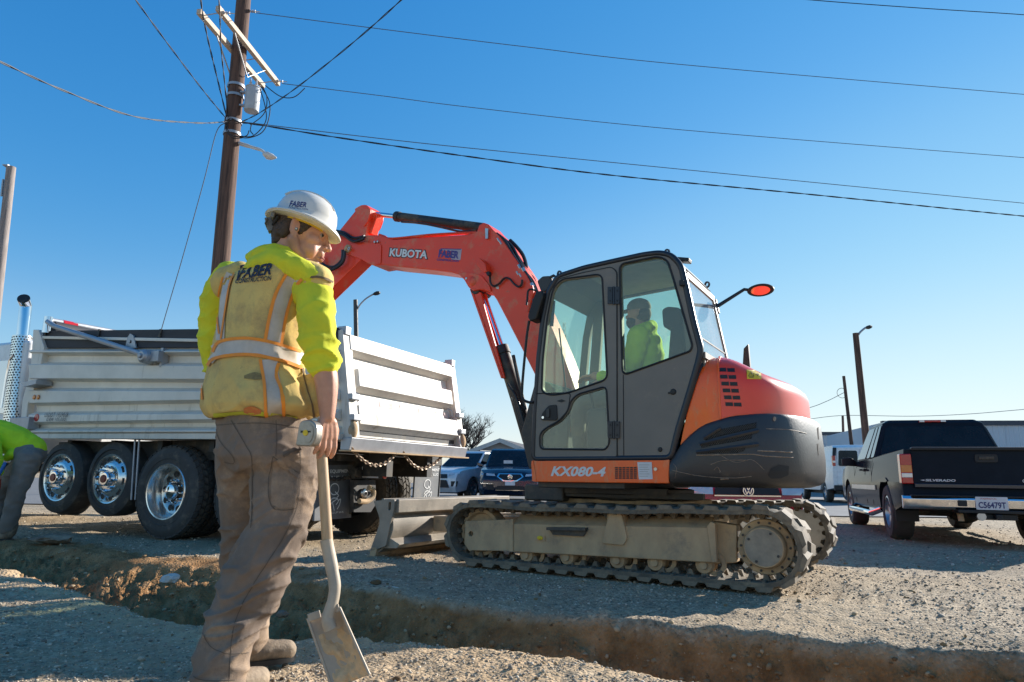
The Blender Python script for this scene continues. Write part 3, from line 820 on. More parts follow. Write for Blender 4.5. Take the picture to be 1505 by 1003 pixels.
def shell(outline, hw, taper, tumble=None):
    """side outline (x, z) extruded across the car; taper(x, z) narrows it towards the ends"""
    m = MB(); m.prism([(x, -1, z) for x, z in outline], (0, 2, 0))
    bb = bmesh.new(); bb.from_mesh(m.mesh('tmp'))
    bmesh.ops.triangulate(bb, faces=bb.faces[:], ngon_method='EAR_CLIP')
    xs = [p[0] for p in outline]
    cuts = [((0, 0, z), (0, 0, 1)) for z in (0.5, 0.65, 0.8, 0.95, 1.05, 1.15, 1.4, 1.7)] + [((x, 0, 0), (1, 0, 0)) for x in np.arange(min(xs)+0.2, max(xs), 0.3)] + [((0, y, 0), (0, 1, 0)) for y in (-0.8, -0.5, 0, 0.5, 0.8)]
    for co, no in cuts:
        bmesh.ops.bisect_plane(bb, geom=bb.verts[:]+bb.edges[:]+bb.faces[:], plane_co=co, plane_no=no, dist=1e-5)
    bb.verts.ensure_lookup_table(); bb.verts.index_update()
    m = MB(); m.v = [tuple(v.co) for v in bb.verts]; m.f = [tuple(v.index for v in f.verts) for f in bb.faces]
    bb.free()
    vs = []
    for x, y, z in m.v:
        vs.append((x, y*hw*taper(x, z), z + 0.035*(1-y*y)*(1.0 if z > 0.93 else 0.0)))
    m.v = vs
    return m
def arch(cx, r, z0, n=9, cz=0.36):
    a0 = math.asin(min(1, max(-1, (z0-cz)/r)))
    return [(cx + r*math.cos(math.pi-a0-(math.pi-2*a0)*i/n), cz + r*math.sin(math.pi-a0-(math.pi-2*a0)*i/n)) for i in range(n+1)]
def greenhouse(t, paint, lo, hi, z0, z1, glassm='car_glass', pillars=(0.5,), rear=True):
    """lo = (x0, x1, hw) at the belt, hi = the same at the roof; x1 is the front; windows are panes set in the faces"""
    a = [V((lo[0], lo[2], z0)), V((lo[1], lo[2]*0.96, z0)), V((lo[1], -lo[2]*0.96, z0)), V((lo[0], -lo[2], z0))]
    b_ = [V((hi[0], hi[2], z1)), V((hi[1], hi[2], z1)), V((hi[1], -hi[2], z1)), V((hi[0], -hi[2], z1))]
    m = MB(); m.loft([a, b_])
    top = [p + V((0, 0, 0.05)) + (V(((hi[0]+hi[1])/2, 0, z1))-p)*0.12 for p in b_]
    m.loft([b_, top])
    m.build('cabin', paint, t, bevel=0.05, seg=3)
    def pane(q, name, m_l=0.07, m_b=0.05, split=None):
        nrm = (q[1]-q[0]).cross(q[3]-q[0]).normalized()
        c = sum(q, V((0, 0, 0)))/4
        if nrm.dot(c-V(((lo[0]+lo[1])/2, 0, (z0+z1)/2))) < 0: nrm = -nrm
        segs = [(0, 1)] if not split else list(zip([0]+list(split), list(split)+[1]))
        for s0, s1 in segs:
            g0 = m_l/max(0.3, (q[1]-q[0]).length)
            s0_ = s0+g0; s1_ = s1-g0
            f = lambda u, v: (q[0]*(1-u)+q[1]*u)*(1-v)+(q[3]*(1-u)+q[2]*u)*v
            vv = m_b/max(0.2, (q[3]-q[0]).length)
            pts = rnd([f(s0_, vv), f(s1_, vv), f(s1_, 1-vv*1.3), f(s0_, 1-vv*1.3)], 0.06, 4)
            MB().prism([p+nrm*0.004 for p in pts], nrm*0.006).build(name, M[glassm], t)
    pane([a[0], a[3], b_[3], b_[0]], 'rear_window')
    pane([a[2], a[1], b_[1], b_[2]], 'windscreen')
    pane([a[1], a[0], b_[0], b_[1]], 'side_window', split=pillars)
    pane([a[3], a[2], b_[2], b_[3]], 'side_window', split=[1-p for p in pillars][::-1])
def plateq(t, name, m, c, w, h, nrm, th=0.01, rad=0.01, skew=0):
    """thin rounded plate at c facing nrm"""
    nrm = V(nrm).normalized(); u = V((0, 0, 1)).cross(nrm).normalized(); v = nrm.cross(u)
    c = V(c)
    pts = rnd([c-u*w/2-v*h/2, c+u*w/2-v*h/2, c+u*(w/2-skew)+v*h/2, c-u*(w/2-skew)+v*h/2], rad, 3)
    return MB().prism(pts, nrm*th).build(name, M[m], t)

def build_pickup():
    fr = Fr(gz(1312, 793)-V((-math.sin(R(72)), math.cos(R(72)), 0))*0.93, R(72))
    t = root('pickup_truck', 'black pickup truck seen from behind with chrome bumper and red tail lamps', 'pickup', fr)
    P = M['pickup_black']; hw = 0.98
    tp = lambda x, z: (1.0 - 0.05*sst(3.6, 4.6, x) - 0.03*sst(-0.9, -1.2, x))*(1-0.05*sst(0.75, 1.25, z)-0.03*sst(0.7, 0.3, z))
    out = [(-1.08, 0.80), (-1.10, 0.62), (-0.98, 0.50)] + arch(0, 0.49, 0.42, cz=0.38)[0:] + [(0.60, 0.40), (2.90, 0.38)] + arch(3.43, 0.47, 0.40, cz=0.38) + [(4.02, 0.42), (4.42, 0.46), (4.48, 0.85), (4.38, 1.04), (2.95, 1.14), (0.98, 1.16), (0.98, 0.80)]
    o = shell(out, hw, tp).build('body', P, t, bevel=0.03, seg=3)
    for s in (1, -1):
        m = MB(); pr = [(-1.10, 0.62), (0.97, 0.62), (0.97, 1.17), (0.2, 1.20), (-1.10, 1.22)]
        pr = [(-1.10, 0.80), (0.965, 0.80), (0.965, 1.165), (0.2, 1.195), (-1.10, 1.225)]
        m.plate([(x, s*hw*tp(x, z)*1.0, z) for x, z in pr], [], (0, -s*0.09, 0))
        m.build('bed_side', P, t, bevel=0.02, seg=3)
        # chrome strip over the wheel arch side and door seams
        for x in (1.0, 1.55, 2.62):
            MB().box((x-0.006, s*(hw+0.001)*0.985, 0.45), (x+0.006, s*(hw*0.985+0.004), 1.1)).build('door_seam', M['plastic_black'], t)
        MB().box((0.62, s*(hw+0.004), 0.68), (2.85, s*(hw+0.016), 0.75)).build('side_moulding', M['alloy'], t)
        for x in (1.45, 1.75):
            MB().box((x, s*hw*0.98, 0.98), (x+0.14, s*(hw+0.022), 1.01)).build('door_handle', M['plastic_black'], t)
        MB().tube([(0.62, s*0.92, 0.40), (0.75, s*1.05, 0.33), (2.70, s*1.05, 0.33), (2.85, s*0.92, 0.40)], 0.045, 10).build('side_step', M['chrome'], t)
        mi = MB().loft([[V((2.60+dx*0.5, s*0.93, 1.12+dz)) for dx, dz in ((-.05,-.05),(.05,-.05),(.05,.05),(-.05,.05))], [V((2.58+dx, s*1.02, 1.15+dz)) for dx, dz in ((-.05,-.08),(.05,-.07),(.05,.07),(-.05,.08))], [V((2.58+dx, s*1.17, 1.15+dz)) for dx, dz in ((-.04,-.07),(.04,-.06),(.04,.06),(-.04,.07))]])
        mi.build('wing_mirror', M['plastic_black'], t, bevel=0.02, seg=3)
        # tail lamp: red, amber, clear, red
        lamp = MB()
        l0 = MB().box((-1.135, s*0.835, 0.78), (-0.98, s*0.972, 1.165)).build('tail_lamp', M['lamp_red'], t, bevel=0.015)
        MB().box((-1.141, s*0.842, 0.925), (-1.12, s*0.968, 1.02)).build('amber_lens', M['lamp_amber'], l0, bevel=0.006)
        MB().box((-1.141, s*0.842, 0.86), (-1.12, s*0.968, 0.918)).build('clear_lens', M['lamp_clear'], l0, bevel=0.006)
        plateq(t, 'mud_flap', 'plastic_black', (-0.5, s*0.82, 0.42), 0.28, 0.28, (-1, 0, 0), 0.02)
    MB().box((0.90, -0.86, 0.79), (0.975, 0.86, 1.17)).build('bed_bulkhead', P, t)
    # tailgate with a pressed panel, handle, lower trim
    tg = MB().plate(rnd([(-1.12, -0.83, 0.74), (-1.12, 0.83, 0.74), (-1.12, 0.83, 1.235), (-1.12, -0.83, 1.235)], 0.02), [], (0.07, 0, 0)).build('tailgate', P, t, bevel=0.012)
    MB().box((-1.155, -0.83, 1.205), (-1.04, 0.83, 1.25)).build('tailgate_cap', M['plastic_black'], tg, bevel=0.015)
    MB().box((-1.140, -0.83, 0.735), (-1.115, 0.83, 0.79)).build('tailgate_lip', M['navy_paint'], tg, bevel=0.01)
    MB().plate(rnd([(-1.134, -0.125, 1.06), (-1.134, 0.125, 1.06), (-1.134, 0.125, 1.16), (-1.134, -0.125, 1.16)], 0.03), [], (0.012, 0, 0)).build('tailgate_handle', M['plastic_black'], tg, bevel=0.004)
    MB().box((-1.146, -0.085, 1.095), (-1.13, 0.085, 1.135)).build('handle_grip', M['frame_black'], tg, bevel=0.01)
    X = -1.1225
    lettering('lettering', 'SILVERADO', [(X, 0.70, 0.815), (X, 0.36, 0.815), (X, 0.36, 0.845), (X, 0.70, 0.845)], M['white_print'], tg, bold=0.03, shear=0.15)
    lettering('lettering', 'CHEVROLET', [(X, -0.36, 0.815), (X, -0.74, 0.815), (X, -0.74, 0.855), (X, -0.36, 0.855)], M['white_print'], tg, bold=0.01, spacing=1.1)
    m = MB(); m.add([(X, 0.76, 0.83), (X, 0.71, 0.822), (X, 0.71, 0.838)], [(0, 1, 2)]); m.build('emblem', M['white_print'], tg, fix=False)
    # chrome bumper with step pads, plate and hitch
    bp = MB(); prof = lambda y: [V((-1.24+0.10*abs(y)**4, y, 0.47)), V((-1.29+0.11*abs(y)**4, y, 0.50)), V((-1.30+0.11*abs(y)**4, y, 0.60)), V((-1.26+0.11*abs(y)**4, y, 0.635)), V((-1.12, y, 0.635)), V((-1.12, y, 0.47))]
    bp.loft([prof(y) for y in np.linspace(-0.99, 0.99, 13)])
    bo = bp.build('rear_bumper', M['chrome'], t, bevel=0.008)
    MB().box((-1.31, -0.42, 0.436), (-1.1, 0.42, 0.478)).build('bumper_step', M['plastic_black'], bo, bevel=0.01)
    MB().box((-1.28, -0.9, 0.63), (-1.12, 0.9, 0.648)).build('bumper_pad', M['plastic_black'], bo, bevel=0.006)
    for y in (0.36, -0.36):
        plateq(bo, 'bumper_recess', 'plastic_black', (-1.296, y, 0.555), 0.10, 0.075, (-1, 0, 0), 0.006)
    pl = plateq(bo, 'number_plate', 'plate_white', (-1.300, 0.05, 0.56), 0.34, 0.155, (-1, 0, 0), 0.012)
    Xp = -1.3135
    lettering('lettering', 'C56479T', [(Xp, 0.195, 0.50), (Xp, -0.095, 0.50), (Xp, -0.095, 0.578), (Xp, 0.195, 0.578)], M['blue_print'], pl, bold=0.03)
    lettering('lettering', 'WASHINGTON', [(Xp, 0.17, 0.605), (Xp, -0.0, 0.605), (Xp, -0.0, 0.625), (Xp, 0.17, 0.625)], M['lamp_red'], pl)
    MB().box((-1.26, -0.22, 0.36), (-0.9, 0.22, 0.43)).box((-1.36, -0.035, 0.365), (-1.2, 0.035, 0.43)).build('hitch', M['plastic_black'], t, bevel=0.008)
    MB().tube([(-1.30, 0.17, 0.40), (-1.24, 0.17, 0.40)], 0.05, 12).build('trailer_socket', M['alloy'], t)
    MB().tube([(-0.9, 0.30, 0.46), (-1.05, 0.34, 0.44), (-1.16, 0.36, 0.40), (-1.17, 0.36, 0.33)], 0.035, 10).build('exhaust_pipe', M['mud_steel'], t)
    MB().tube([(0, -0.8, 0.40), (0, 0.8, 0.40)], 0.06, 8).ell((0, 0, 0.40), (0.16, 0.2, 0.15)).build('rear_axle', M['frame_black'], t)
    MB().box((-1.0, -0.62, 0.47), (4.2, -0.45, 0.6)).box((-1.0, 0.45, 0.47), (4.2, 0.62, 0.6)).box((0.9, -0.4, 0.36), (2.0, 0.4, 0.5)).build('chassis_rail', M['frame_black'], t)
    greenhouse(t, P, (1.00, 2.98, 0.90), (1.16, 2.30, 0.70), 1.155, 1.735, pillars=(0.55, 0.78))
    tl = MB().box((1.135, -0.19, 1.742), (1.22, 0.19, 1.775)).build('brake_lamp', M['lamp_red'], t, bevel=0.01)
    for y in (0.15, -0.15):
        MB().box((1.128, y-0.035, 1.746), (1.14, y+0.035, 1.772)).build('clear_lens', M['lamp_clear'], tl)
    for s in (1, -1):
        MB().box((4.44, s*0.60, 0.78), (4.50, s*0.90, 0.98)).build('headlamp', M['lamp_clear'], t, bevel=0.02)
    car_wheels(t, (0, 3.43), 0.83, 0.385, 0.27, 0.22)
    return t, fr
PICKUP, PFR = build_pickup()

def build_van():
    phi = 80
    c = gz(1217, 738.5)
    fr = Fr(c + V((math.sin(R(phi)), -math.cos(R(phi)), 0))*0.90, R(phi))
    t = root('cargo_van', 'white cargo van seen from its rear left corner beyond the black pickup', 'van', fr)
    P = M['white_paint']; hw = 1.02
    tp = lambda x, z: (1-0.06*sst(4.2, 5.2, x)-0.02*sst(-1.0, -1.3, x))*(1-0.10*sst(1.0, 2.15, z)**1.3)
    out = [(-1.28, 2.02), (-1.33, 1.2), (-1.33, 0.55), (-0.6, 0.5)] + arch(0, 0.47, 0.48, cz=0.38) + [(0.6, 0.46), (2.9, 0.46)] + arch(3.55, 0.46, 0.46, cz=0.38) + [(4.2, 0.5), (4.75, 0.55), (4.8, 0.95), (4.5, 1.16), (3.55, 1.3), (2.75, 2.0), (2.55, 2.10), (-1.1, 2.12)]
    shell(out, hw, tp).build('body', P, t, bevel=0.05, seg=3)
    X = -1.335
    for s in (1, -1):
        d = MB().plate(rnd([(X, s*0.02, 0.68), (X, s*0.86, 0.68), (X+0.03, s*0.80, 2.0), (X+0.03, s*0.02, 2.0)], 0.06), [], (-0.02, 0, 0)).build('rear_door', P, t, bevel=0.008)
        MB().plate(rnd([(X-0.022, s*0.10, 1.36), (X-0.022, s*0.79, 1.36), (X+0.004, s*0.74, 1.93), (X+0.004, s*0.10, 1.93)], 0.07), [], (-0.008, 0, 0)).build('rear_window', M['car_glass'], d)
        l = MB().box((X-0.02, s*0.88, 1.36), (X+0.12, s*0.985, 1.74)).build('tail_lamp', M['lamp_red'], t, bevel=0.015)
        MB().box((X-0.026, s*0.885, 1.48), (X-0.01, s*0.98, 1.55)).build('clear_lens', M['lamp_clear'], l)
        MB().plate([(X-0.005, s*0.86, 1.74), (X-0.005, s*0.975, 1.74), (X+0.04, s*0.93, 2.04), (X+0.04, s*0.80, 2.04)], [], (-0.012, 0, 0)).build('corner_panel', M['plastic_black'], t)
        MB().box((2.6, s*1.02, 1.25), (2.75, s*1.25, 1.55)).build('wing_mirror', M['plastic_black'], t, bevel=0.03)
        MB().plate([(2.0, s*hw*tp(2, 1.35)+s*0.006, 1.35), (3.35, s*hw*tp(3.3, 1.35)+s*0.006, 1.35), (2.75, s*hw*tp(2.7, 1.92)+s*0.006, 1.92), (2.0, s*hw*tp(2, 1.92)+s*0.006, 1.92)], [], (0, s*0.006, 0)).build('side_window', M['car_glass'], t)
        MB().box((0.55, s*hw*0.995, 0.98), (2.0, s*(hw+0.012), 1.02)).build('side_rib', P, t, bevel=0.006)
        for x in (0.72, 1.95):
            MB().box((x-0.008, s*hw*0.97, 0.6), (x+0.008, s*(hw*0.985+0.012), 1.05)).build('door_seam', M['plastic_black'], t)
    MB().box((X-0.14, -1.0, 0.46), (X+0.06, 1.0, 0.66)).build('rear_bumper', M['plastic_black'], t, bevel=0.03)
    MB().box((-1.1, -0.7, 0.32), (4.2, 0.7, 0.5)).build('underbody', M['frame_black'], t)
    MB().plate([(3.47, -0.85, 1.32), (3.47, 0.85, 1.32), (2.82, 0.78, 1.95), (2.82, -0.78, 1.95)], [], (0.01, 0, 0.01)).build('windscreen', M['car_glass'], t)
    car_wheels(t, (0, 3.55), 0.86, 0.385, 0.25, 0.22)
build_van()

def front_car(name, label, cat, px, py, phi, paint, L_=4.8, hw=0.98, H=1.72, r=0.37, grille=None, hood=1.05, scale=1.0, xfront=0.95):
    """a car whose nose faces us: origin at the front axle's ground point, x to its own front"""
    c = gz(px, py)
    fr = Fr(c, R(phi))
    t = root(name, label, cat, fr)
    wb = L_*0.585
    nose = xfront
    tp = lambda x, z: (1-0.16*sst(nose-0.55, nose, x)**1.4-0.09*sst(-wb-0.6, -wb-1.0, x))*(1-0.06*sst(0.75, 1.1, z)-0.04*sst(0.5, 0.25, z))
    rear = -wb-0.95
    out = [(nose-0.10, 0.24), (nose, 0.42), (nose-0.02, 0.72), (nose-0.10, 0.90), (nose-0.35, 1.0), (-0.55, hood+0.07), (-wb-0.4, hood+0.1), (rear+0.08, hood+0.05), (rear, 0.75), (rear+0.06, 0.35)]
    out += arch(-wb, r+0.06, 0.34, cz=r) + [(-wb+0.6, 0.28), (-0.6, 0.28)] + arch(0, r+0.06, 0.32, cz=r)
    shell(out, hw, tp).build('body', paint, t, bevel=0.05, seg=3)
    greenhouse(t, paint, (rear+0.12, -0.45, hw*0.90), (rear+0.65, -1.25, hw*0.70), hood+0.06, H-0.06, pillars=(0.42, 0.75))
    for s in (1, -1):
        MB().loft([[V((-0.72+a*0.6, s*hw*0.93, hood+0.10+b_*0.5)) for a, b_ in ((-.07,-.04),(.07,-.04),(.07,.07),(-.07,.07))], [V((-0.74+a, s*(hw+0.14), hood+0.16+b_)) for a, b_ in ((-.06,-.07),(.05,-.06),(.05,.06),(-.06,.07))]]).build('wing_mirror', paint, t, bevel=0.02)
    car_wheels(t, (0, -wb), hw-0.12, r, 0.23, r-0.12)
    MB().box((nose-0.3, -hw*0.8, 0.2), (rear+0.2, hw*0.8, 0.3)).build('underbody', M['frame_black'], t)
    return t, fr, tp, nose
def on_nose(nose, hw, tp, y, z):
    x = nose - 0.02*(z > 0.7) - max(0, (z-0.72))*0.45 - 0.16*max(0, abs(y)/hw-0.45)**1.5
    return V((x+0.012, y, z))
def nose_plate(t, name, m, pts, nose, hw, tp, th=0.012, push=0.0):
    return MB().plate([on_nose(nose, hw, tp, y, z)+V((push, 0, 0)) for y, z in pts], [], (th, 0, 0)).build(name, M[m], t)

# dark blue SUV facing the camera
hw = 1.0
t, fr, tp, ns = front_car('suv_car', 'dark blue SUV facing the camera with a pentagon grille', 'car', 750, 738, -91, M['navy_paint'], hw=hw, H=1.76, xfront=0.98)
penta = [(-0.42, 0.80), (-0.36, 0.90), (0.36, 0.90), (0.42, 0.80), (0.22, 0.66), (-0.22, 0.66)]
g = MB().plate([on_nose(ns, hw, tp, y, z)+V((0.006, 0, 0)) for y, z in [(y*1.0, z) for y, z in penta]], [[on_nose(ns, hw, tp, y*0.88, 0.785+(z-0.785)*0.8)+V((0.006, 0, 0)) for y, z in penta]], (0.03, 0, 0)).build('grille_frame', M['chrome'], t)
nose_plate(t, 'grille', 'plastic_black', [(y*0.95, 0.785+(z-0.785)*0.9) for y, z in penta], ns, hw, tp)
m = MB(); cx = on_nose(ns, hw, tp, 0, 0.79)+V((0.045, 0, 0)); m.lathe([(0.058, 0), (0.075, 0.004), (0.075, 0.012), (0.058, 0.014)], cx, (1, 0, 0), 20)
for s in (1, -1):
    m.prism([cx+V((0.006, s*0.006, 0.055)), cx+V((0.006, s*0.022, 0.055)), cx+V((0.006, s*0.052, -0.05)), cx+V((0.006, s*0.034, -0.05))], (0.008, 0, 0))
m.prism([cx+V((0.006, -0.03, -0.012)), cx+V((0.006, 0.03, -0.012)), cx+V((0.006, 0.03, 0.003)), cx+V((0.006, -0.03, 0.003))], (0.008, 0, 0))
m.build('emblem', M['chrome'], t)
for s in (1, -1):
    nose_plate(t, 'headlamp', 'lamp_clear', [(s*0.46, 0.81), (s*0.50, 0.885), (s*0.92, 0.91), (s*0.90, 0.84)], ns, hw, tp, 0.02)
    nose_plate(t, 'chrome_strip', 'chrome', [(s*0.50, 0.565), (s*0.50, 0.585), (s*0.93, 0.60), (s*0.93, 0.58)], ns, hw, tp, 0.02)
    nose_plate(t, 'fog_recess', 'plastic_black', [(s*0.50, 0.40), (s*0.52, 0.56), (s*0.90, 0.57), (s*0.82, 0.40)], ns, hw, tp)
nose_plate(t, 'lower_intake', 'plastic_black', [(-0.45, 0.40), (0.45, 0.40), (0.40, 0.52), (-0.40, 0.52)], ns, hw, tp)
nose_plate(t, 'chrome_strip', 'chrome', [(-0.45, 0.375), (0.45, 0.375), (0.45, 0.395), (-0.45, 0.395)], ns, hw, tp, 0.02)
p = nose_plate(t, 'number_plate', 'plate_white', [(-0.155, 0.535), (0.155, 0.535), (0.155, 0.655), (-0.155, 0.655)], ns, hw, tp, 0.03)
MB().box((-0.62, -0.25, 1.18), (-0.60, 0.05, 1.34)).build('sun_shade', M['plate_white'], t)

# pale silver SUV half hidden by the dump truck's mud flap
hw = 0.96
t, fr, tp, ns = front_car('suv_car', 'silver grey SUV with its sunlit side, left of the dark blue one', 'car', 662, 733, -118, M['silver_paint'], L_=4.6, hw=hw, H=1.74, r=0.37)
nose_plate(t, 'grille', 'plastic_black', [(-0.45, 0.72), (0.45, 0.72), (0.40, 0.86), (-0.40, 0.86)], ns, hw, tp)
nose_plate(t, 'lower_intake', 'plastic_black', [(-0.55, 0.40), (0.55, 0.40), (0.42, 0.66), (-0.42, 0.66)], ns, hw, tp)
for s in (1, -1):
    nose_plate(t, 'headlamp', 'lamp_clear', [(s*0.48, 0.80), (s*0.50, 0.88), (s*0.90, 0.93), (s*0.88, 0.86)], ns, hw, tp, 0.02)
    nose_plate(t, 'fog_lamp', 'plastic_black', [(s*0.62, 0.44), (s*0.62, 0.62), (s*0.88, 0.62), (s*0.84, 0.44)], ns, hw, tp)
    MB().tube([(-0.95, s*0.62, 1.745), (-2.9, s*0.62, 1.745)], 0.018, 6).build('roof_rail', M['plastic_black'], t)

# wine red hatchback, only its nose shows under the excavator
hw = 0.90
c0 = at(1067, 700, 10.6); c0.z = 0
c1 = proj_px = None
fr0 = Fr(c0, R(-88))
t = root('hatchback_car', 'wine red small car with round blue badge, parked behind the excavator tracks', 'car', fr0)
def small_car_into(t, hw, paint, L_=4.1, H=1.46, r=0.31, hood=0.93, nose=0.82):
    wb = 2.5; rear = -wb-0.7
    tp = lambda x, z: (1-0.13*sst(nose-0.5, nose, x)**1.4-0.08*sst(rear+0.5, rear, x))*(1-0.05*sst(0.7, 1.0, z))
    out = [(nose-0.08, 0.22), (nose, 0.42), (nose-0.02, 0.66), (nose-0.10, 0.76), (-0.40, hood), (-wb-0.3, hood+0.04), (rear+0.05, hood), (rear, 0.6), (rear+0.06, 0.3)]
    out += arch(-wb, r+0.05, 0.3, cz=r) + [(-wb+0.5, 0.24), (-0.5, 0.24)] + arch(0, r+0.05, 0.28, cz=r)
    shell(out, hw, tp).build('body', paint, t, bevel=0.05, seg=3)
    greenhouse(t, paint, (rear+0.1, -0.35, hw*0.9), (rear+0.6, -1.15, hw*0.68), hood, H-0.05, pillars=(0.45, 0.78))
    car_wheels(t, (0, -wb), hw-0.11, r, 0.2, r-0.11)
    for s in (1, -1):
        MB().box((-0.62, s*hw*0.9, hood+0.02), (-0.5, s*(hw+0.14), hood+0.16)).build('wing_mirror', paint, t, bevel=0.03)
    return tp, nose
tp, ns = small_car_into(t, hw, M['wine_paint'])
nose_plate(t, 'grille', 'plastic_black', [(-0.47, 0.60), (0.47, 0.60), (0.44, 0.71), (-0.44, 0.71)], ns, hw, tp, 0.01)
cx = on_nose(ns, hw, tp, 0, 0.655)+V((0.03, 0, 0))
bd = MB().lathe([(0.0, 0), (0.078, 0), (0.078, 0.012), (0.0, 0.012)], cx, (1, 0, 0), 24).build('badge', M['blue_print'], t)
bx_ = cx+V((0.014, 0, 0)); m = MB(); m.lathe([(0.066, 0), (0.078, 0.001), (0.078, 0.004), (0.066, 0.004)], bx_, (1, 0, 0), 24)
for pts in (((-0.028, 0.058), (0.0, 0.006), (0.028, 0.058)), ((-0.052, 0.03), (-0.024, -0.05), (0.0, -0.004), (0.024, -0.05), (0.052, 0.03))):
    for p0, p1 in zip(pts[:-1], pts[1:]):
        m.bar(bx_+V((0.002, p0[0], p0[1])), bx_+V((0.002, p1[0], p1[1])), 0.012, 0.004, (1, 0, 0))
m.build('badge_sign', M['chrome'], bd)
for s in (1, -1):
    hl = nose_plate(t, 'headlamp', 'lamp_clear', [(s*0.49, 0.60), (s*0.49, 0.725), (s*0.80, 0.75), (s*0.82, 0.66), (s*0.76, 0.60)], ns, hw, tp, 0.025)
nose_plate(t, 'chrome_strip', 'chrome', [(-0.47, 0.575), (0.47, 0.575), (0.47, 0.592), (-0.47, 0.592)], ns, hw, tp, 0.02)

# a dark car's tail in the gap between the two SUVs
c0 = gz(705, 732)
fr0 = Fr(at(704, 700, 29)*1.0, R(95)); fr0 = Fr(V((fr0.o.x, fr0.o.y, 0)), R(95))
t = root('hatchback_car', 'dark car with red tail lamps in the gap between the two SUVs', 'car', fr0)
tp, ns = small_car_into(t, 0.90, M['dark_paint'], hood=1.0, H=1.6)
for s in (1, -1):
    MB().box((-3.235, s*0.52, 0.82), (-3.10, s*0.86, 0.96)).build('tail_lamp', M['lamp_red'], t, bevel=0.02)
MB().box((-3.26, -0.75, 0.36), (-3.1, 0.75, 0.52)).build('rear_bumper', M['plastic_black'], t, bevel=0.03)
MB().box((-3.225, -0.2, 0.62), (-3.19, 0.2, 0.73)).build('number_plate', M['plate_white'], t)

# ------------------------------------------------------------------ utility poles, street lamps, wires
mat('pole_wood', (0.15, 0.082, 0.055), 0.85, col2=(0.045, 0.026, 0.02), scale=4, amt=0.35, stretch=(5, 5, 0.25), bump=0.8, bump_scale=7)
mat('pole_grey', (0.34, 0.29, 0.26), 0.85, col2=(0.2, 0.165, 0.145), scale=5, stretch=(6, 6, 0.4), bump=0.3, bump_scale=12)
mat('arm_wood', (0.62, 0.50, 0.38), 0.75, col2=(0.45, 0.35, 0.26), scale=6, stretch=(1, 6, 6))
mat('transformer_grey', (0.46, 0.49, 0.52), 0.4, dirt=(0.3, 0.28, 0.25), dirt_amt=0.15)
mat('galvanised', (0.42, 0.43, 0.45), 0.45, metal=0.5)
mat('lamp_pale', (0.62, 0.62, 0.60), 0.4)
mat('cable_black', (0.012, 0.012, 0.014), 0.6)
mat('cable_grey', (0.10, 0.11, 0.13), 0.6)
mat('porcelain', (0.55, 0.52, 0.5), 0.3)
YP = 14.0
base = at(293.5, 752.5, YP); base.z = 0
p_hi = at(358, 0, YP)
axis = (p_hi-base).normalized(); top = base + axis*(12.2/axis.z)
t = root('utility_pole', 'tall brown wooden utility pole with twin crossarms rising behind the dump truck', 'utility pole', loc=base)
def pole_pt(py, off=0.0):
    """point on the main pole's axis at picture row py"""
    f = (py-752.5)/(0-752.5)
    return at(293.5+(358-293.5)*f, py, YP) - base
m = MB(); n = 40
pth = [ (top-base)*k/n for k in range(n+1)]
m.tube(pth, [0.20-0.045*k/n for k in range(n+1)], 16)
m.build('pole_shaft', M['pole_wood'], t, angle=60)
ZA = (pole_pt(73)+base).z
def arm_at(px, py): return gz(px, py, ZA) - base
A0, A1, B0, B1 = arm_at(292, 17), arm_at(387, 127), arm_at(320, 12), arm_at(409, 124)
for a, b_ in ((A0, A1), (B0, B1)):
    o = MB().bar(a, b_, 0.10, 0.12).build('crossarm', M['arm_wood'], t, bevel=0.006)
    d = (b_-a).normalized()
    for f in (0.06, 0.94):
        MB().tube([a.lerp(b_, f)+V((0, 0, -0.1)), a.lerp(b_, f)+V((0, 0, 0.12))], 0.012, 6).build('bolt', M['galvanised'], o)
for f in (0.05, 0.95, 0.62):
    MB().tube([A0.lerp(A1, f), B0.lerp(B1, f)], 0.011, 6).build('spacer_bolt', M['galvanised'], t)
pm = pole_pt(105)
for a, b_ in ((A0, A1), (B0, B1)):
    for f in (0.24, 0.76):
        MB().bar(a.lerp(b_, f)-V((0, 0, 0.05)), pm+(a.lerp(b_, 0.5)-pole_pt(73))*0.9-V((0, 0, 0.15)), 0.03, 0.008).build('arm_brace', M['galvanised'], t)
def insulator(p, d, n=3):
    m = MB(); d = V(d).normalized(); u = V(p)
    pr = [(0.008, 0)]
    for k in range(n):
        h = 0.06+k*0.055
        pr += [(0.012, h-0.02), (0.038, h-0.008), (0.038, h), (0.012, h+0.012)]
    pr += [(0.008, 0.06+n*0.055+0.05)]
    m.lathe(pr, u, d, 10)
    return m.build('insulator', M['porcelain'], t)
wdir = V((1, 0.12, 0))
insulator(B0.lerp(B1, 0.05), wdir); insulator(B0.lerp(B1, 0.95), wdir)
insulator(pole_pt(16)+V((0.12, 0, 0)), wdir)
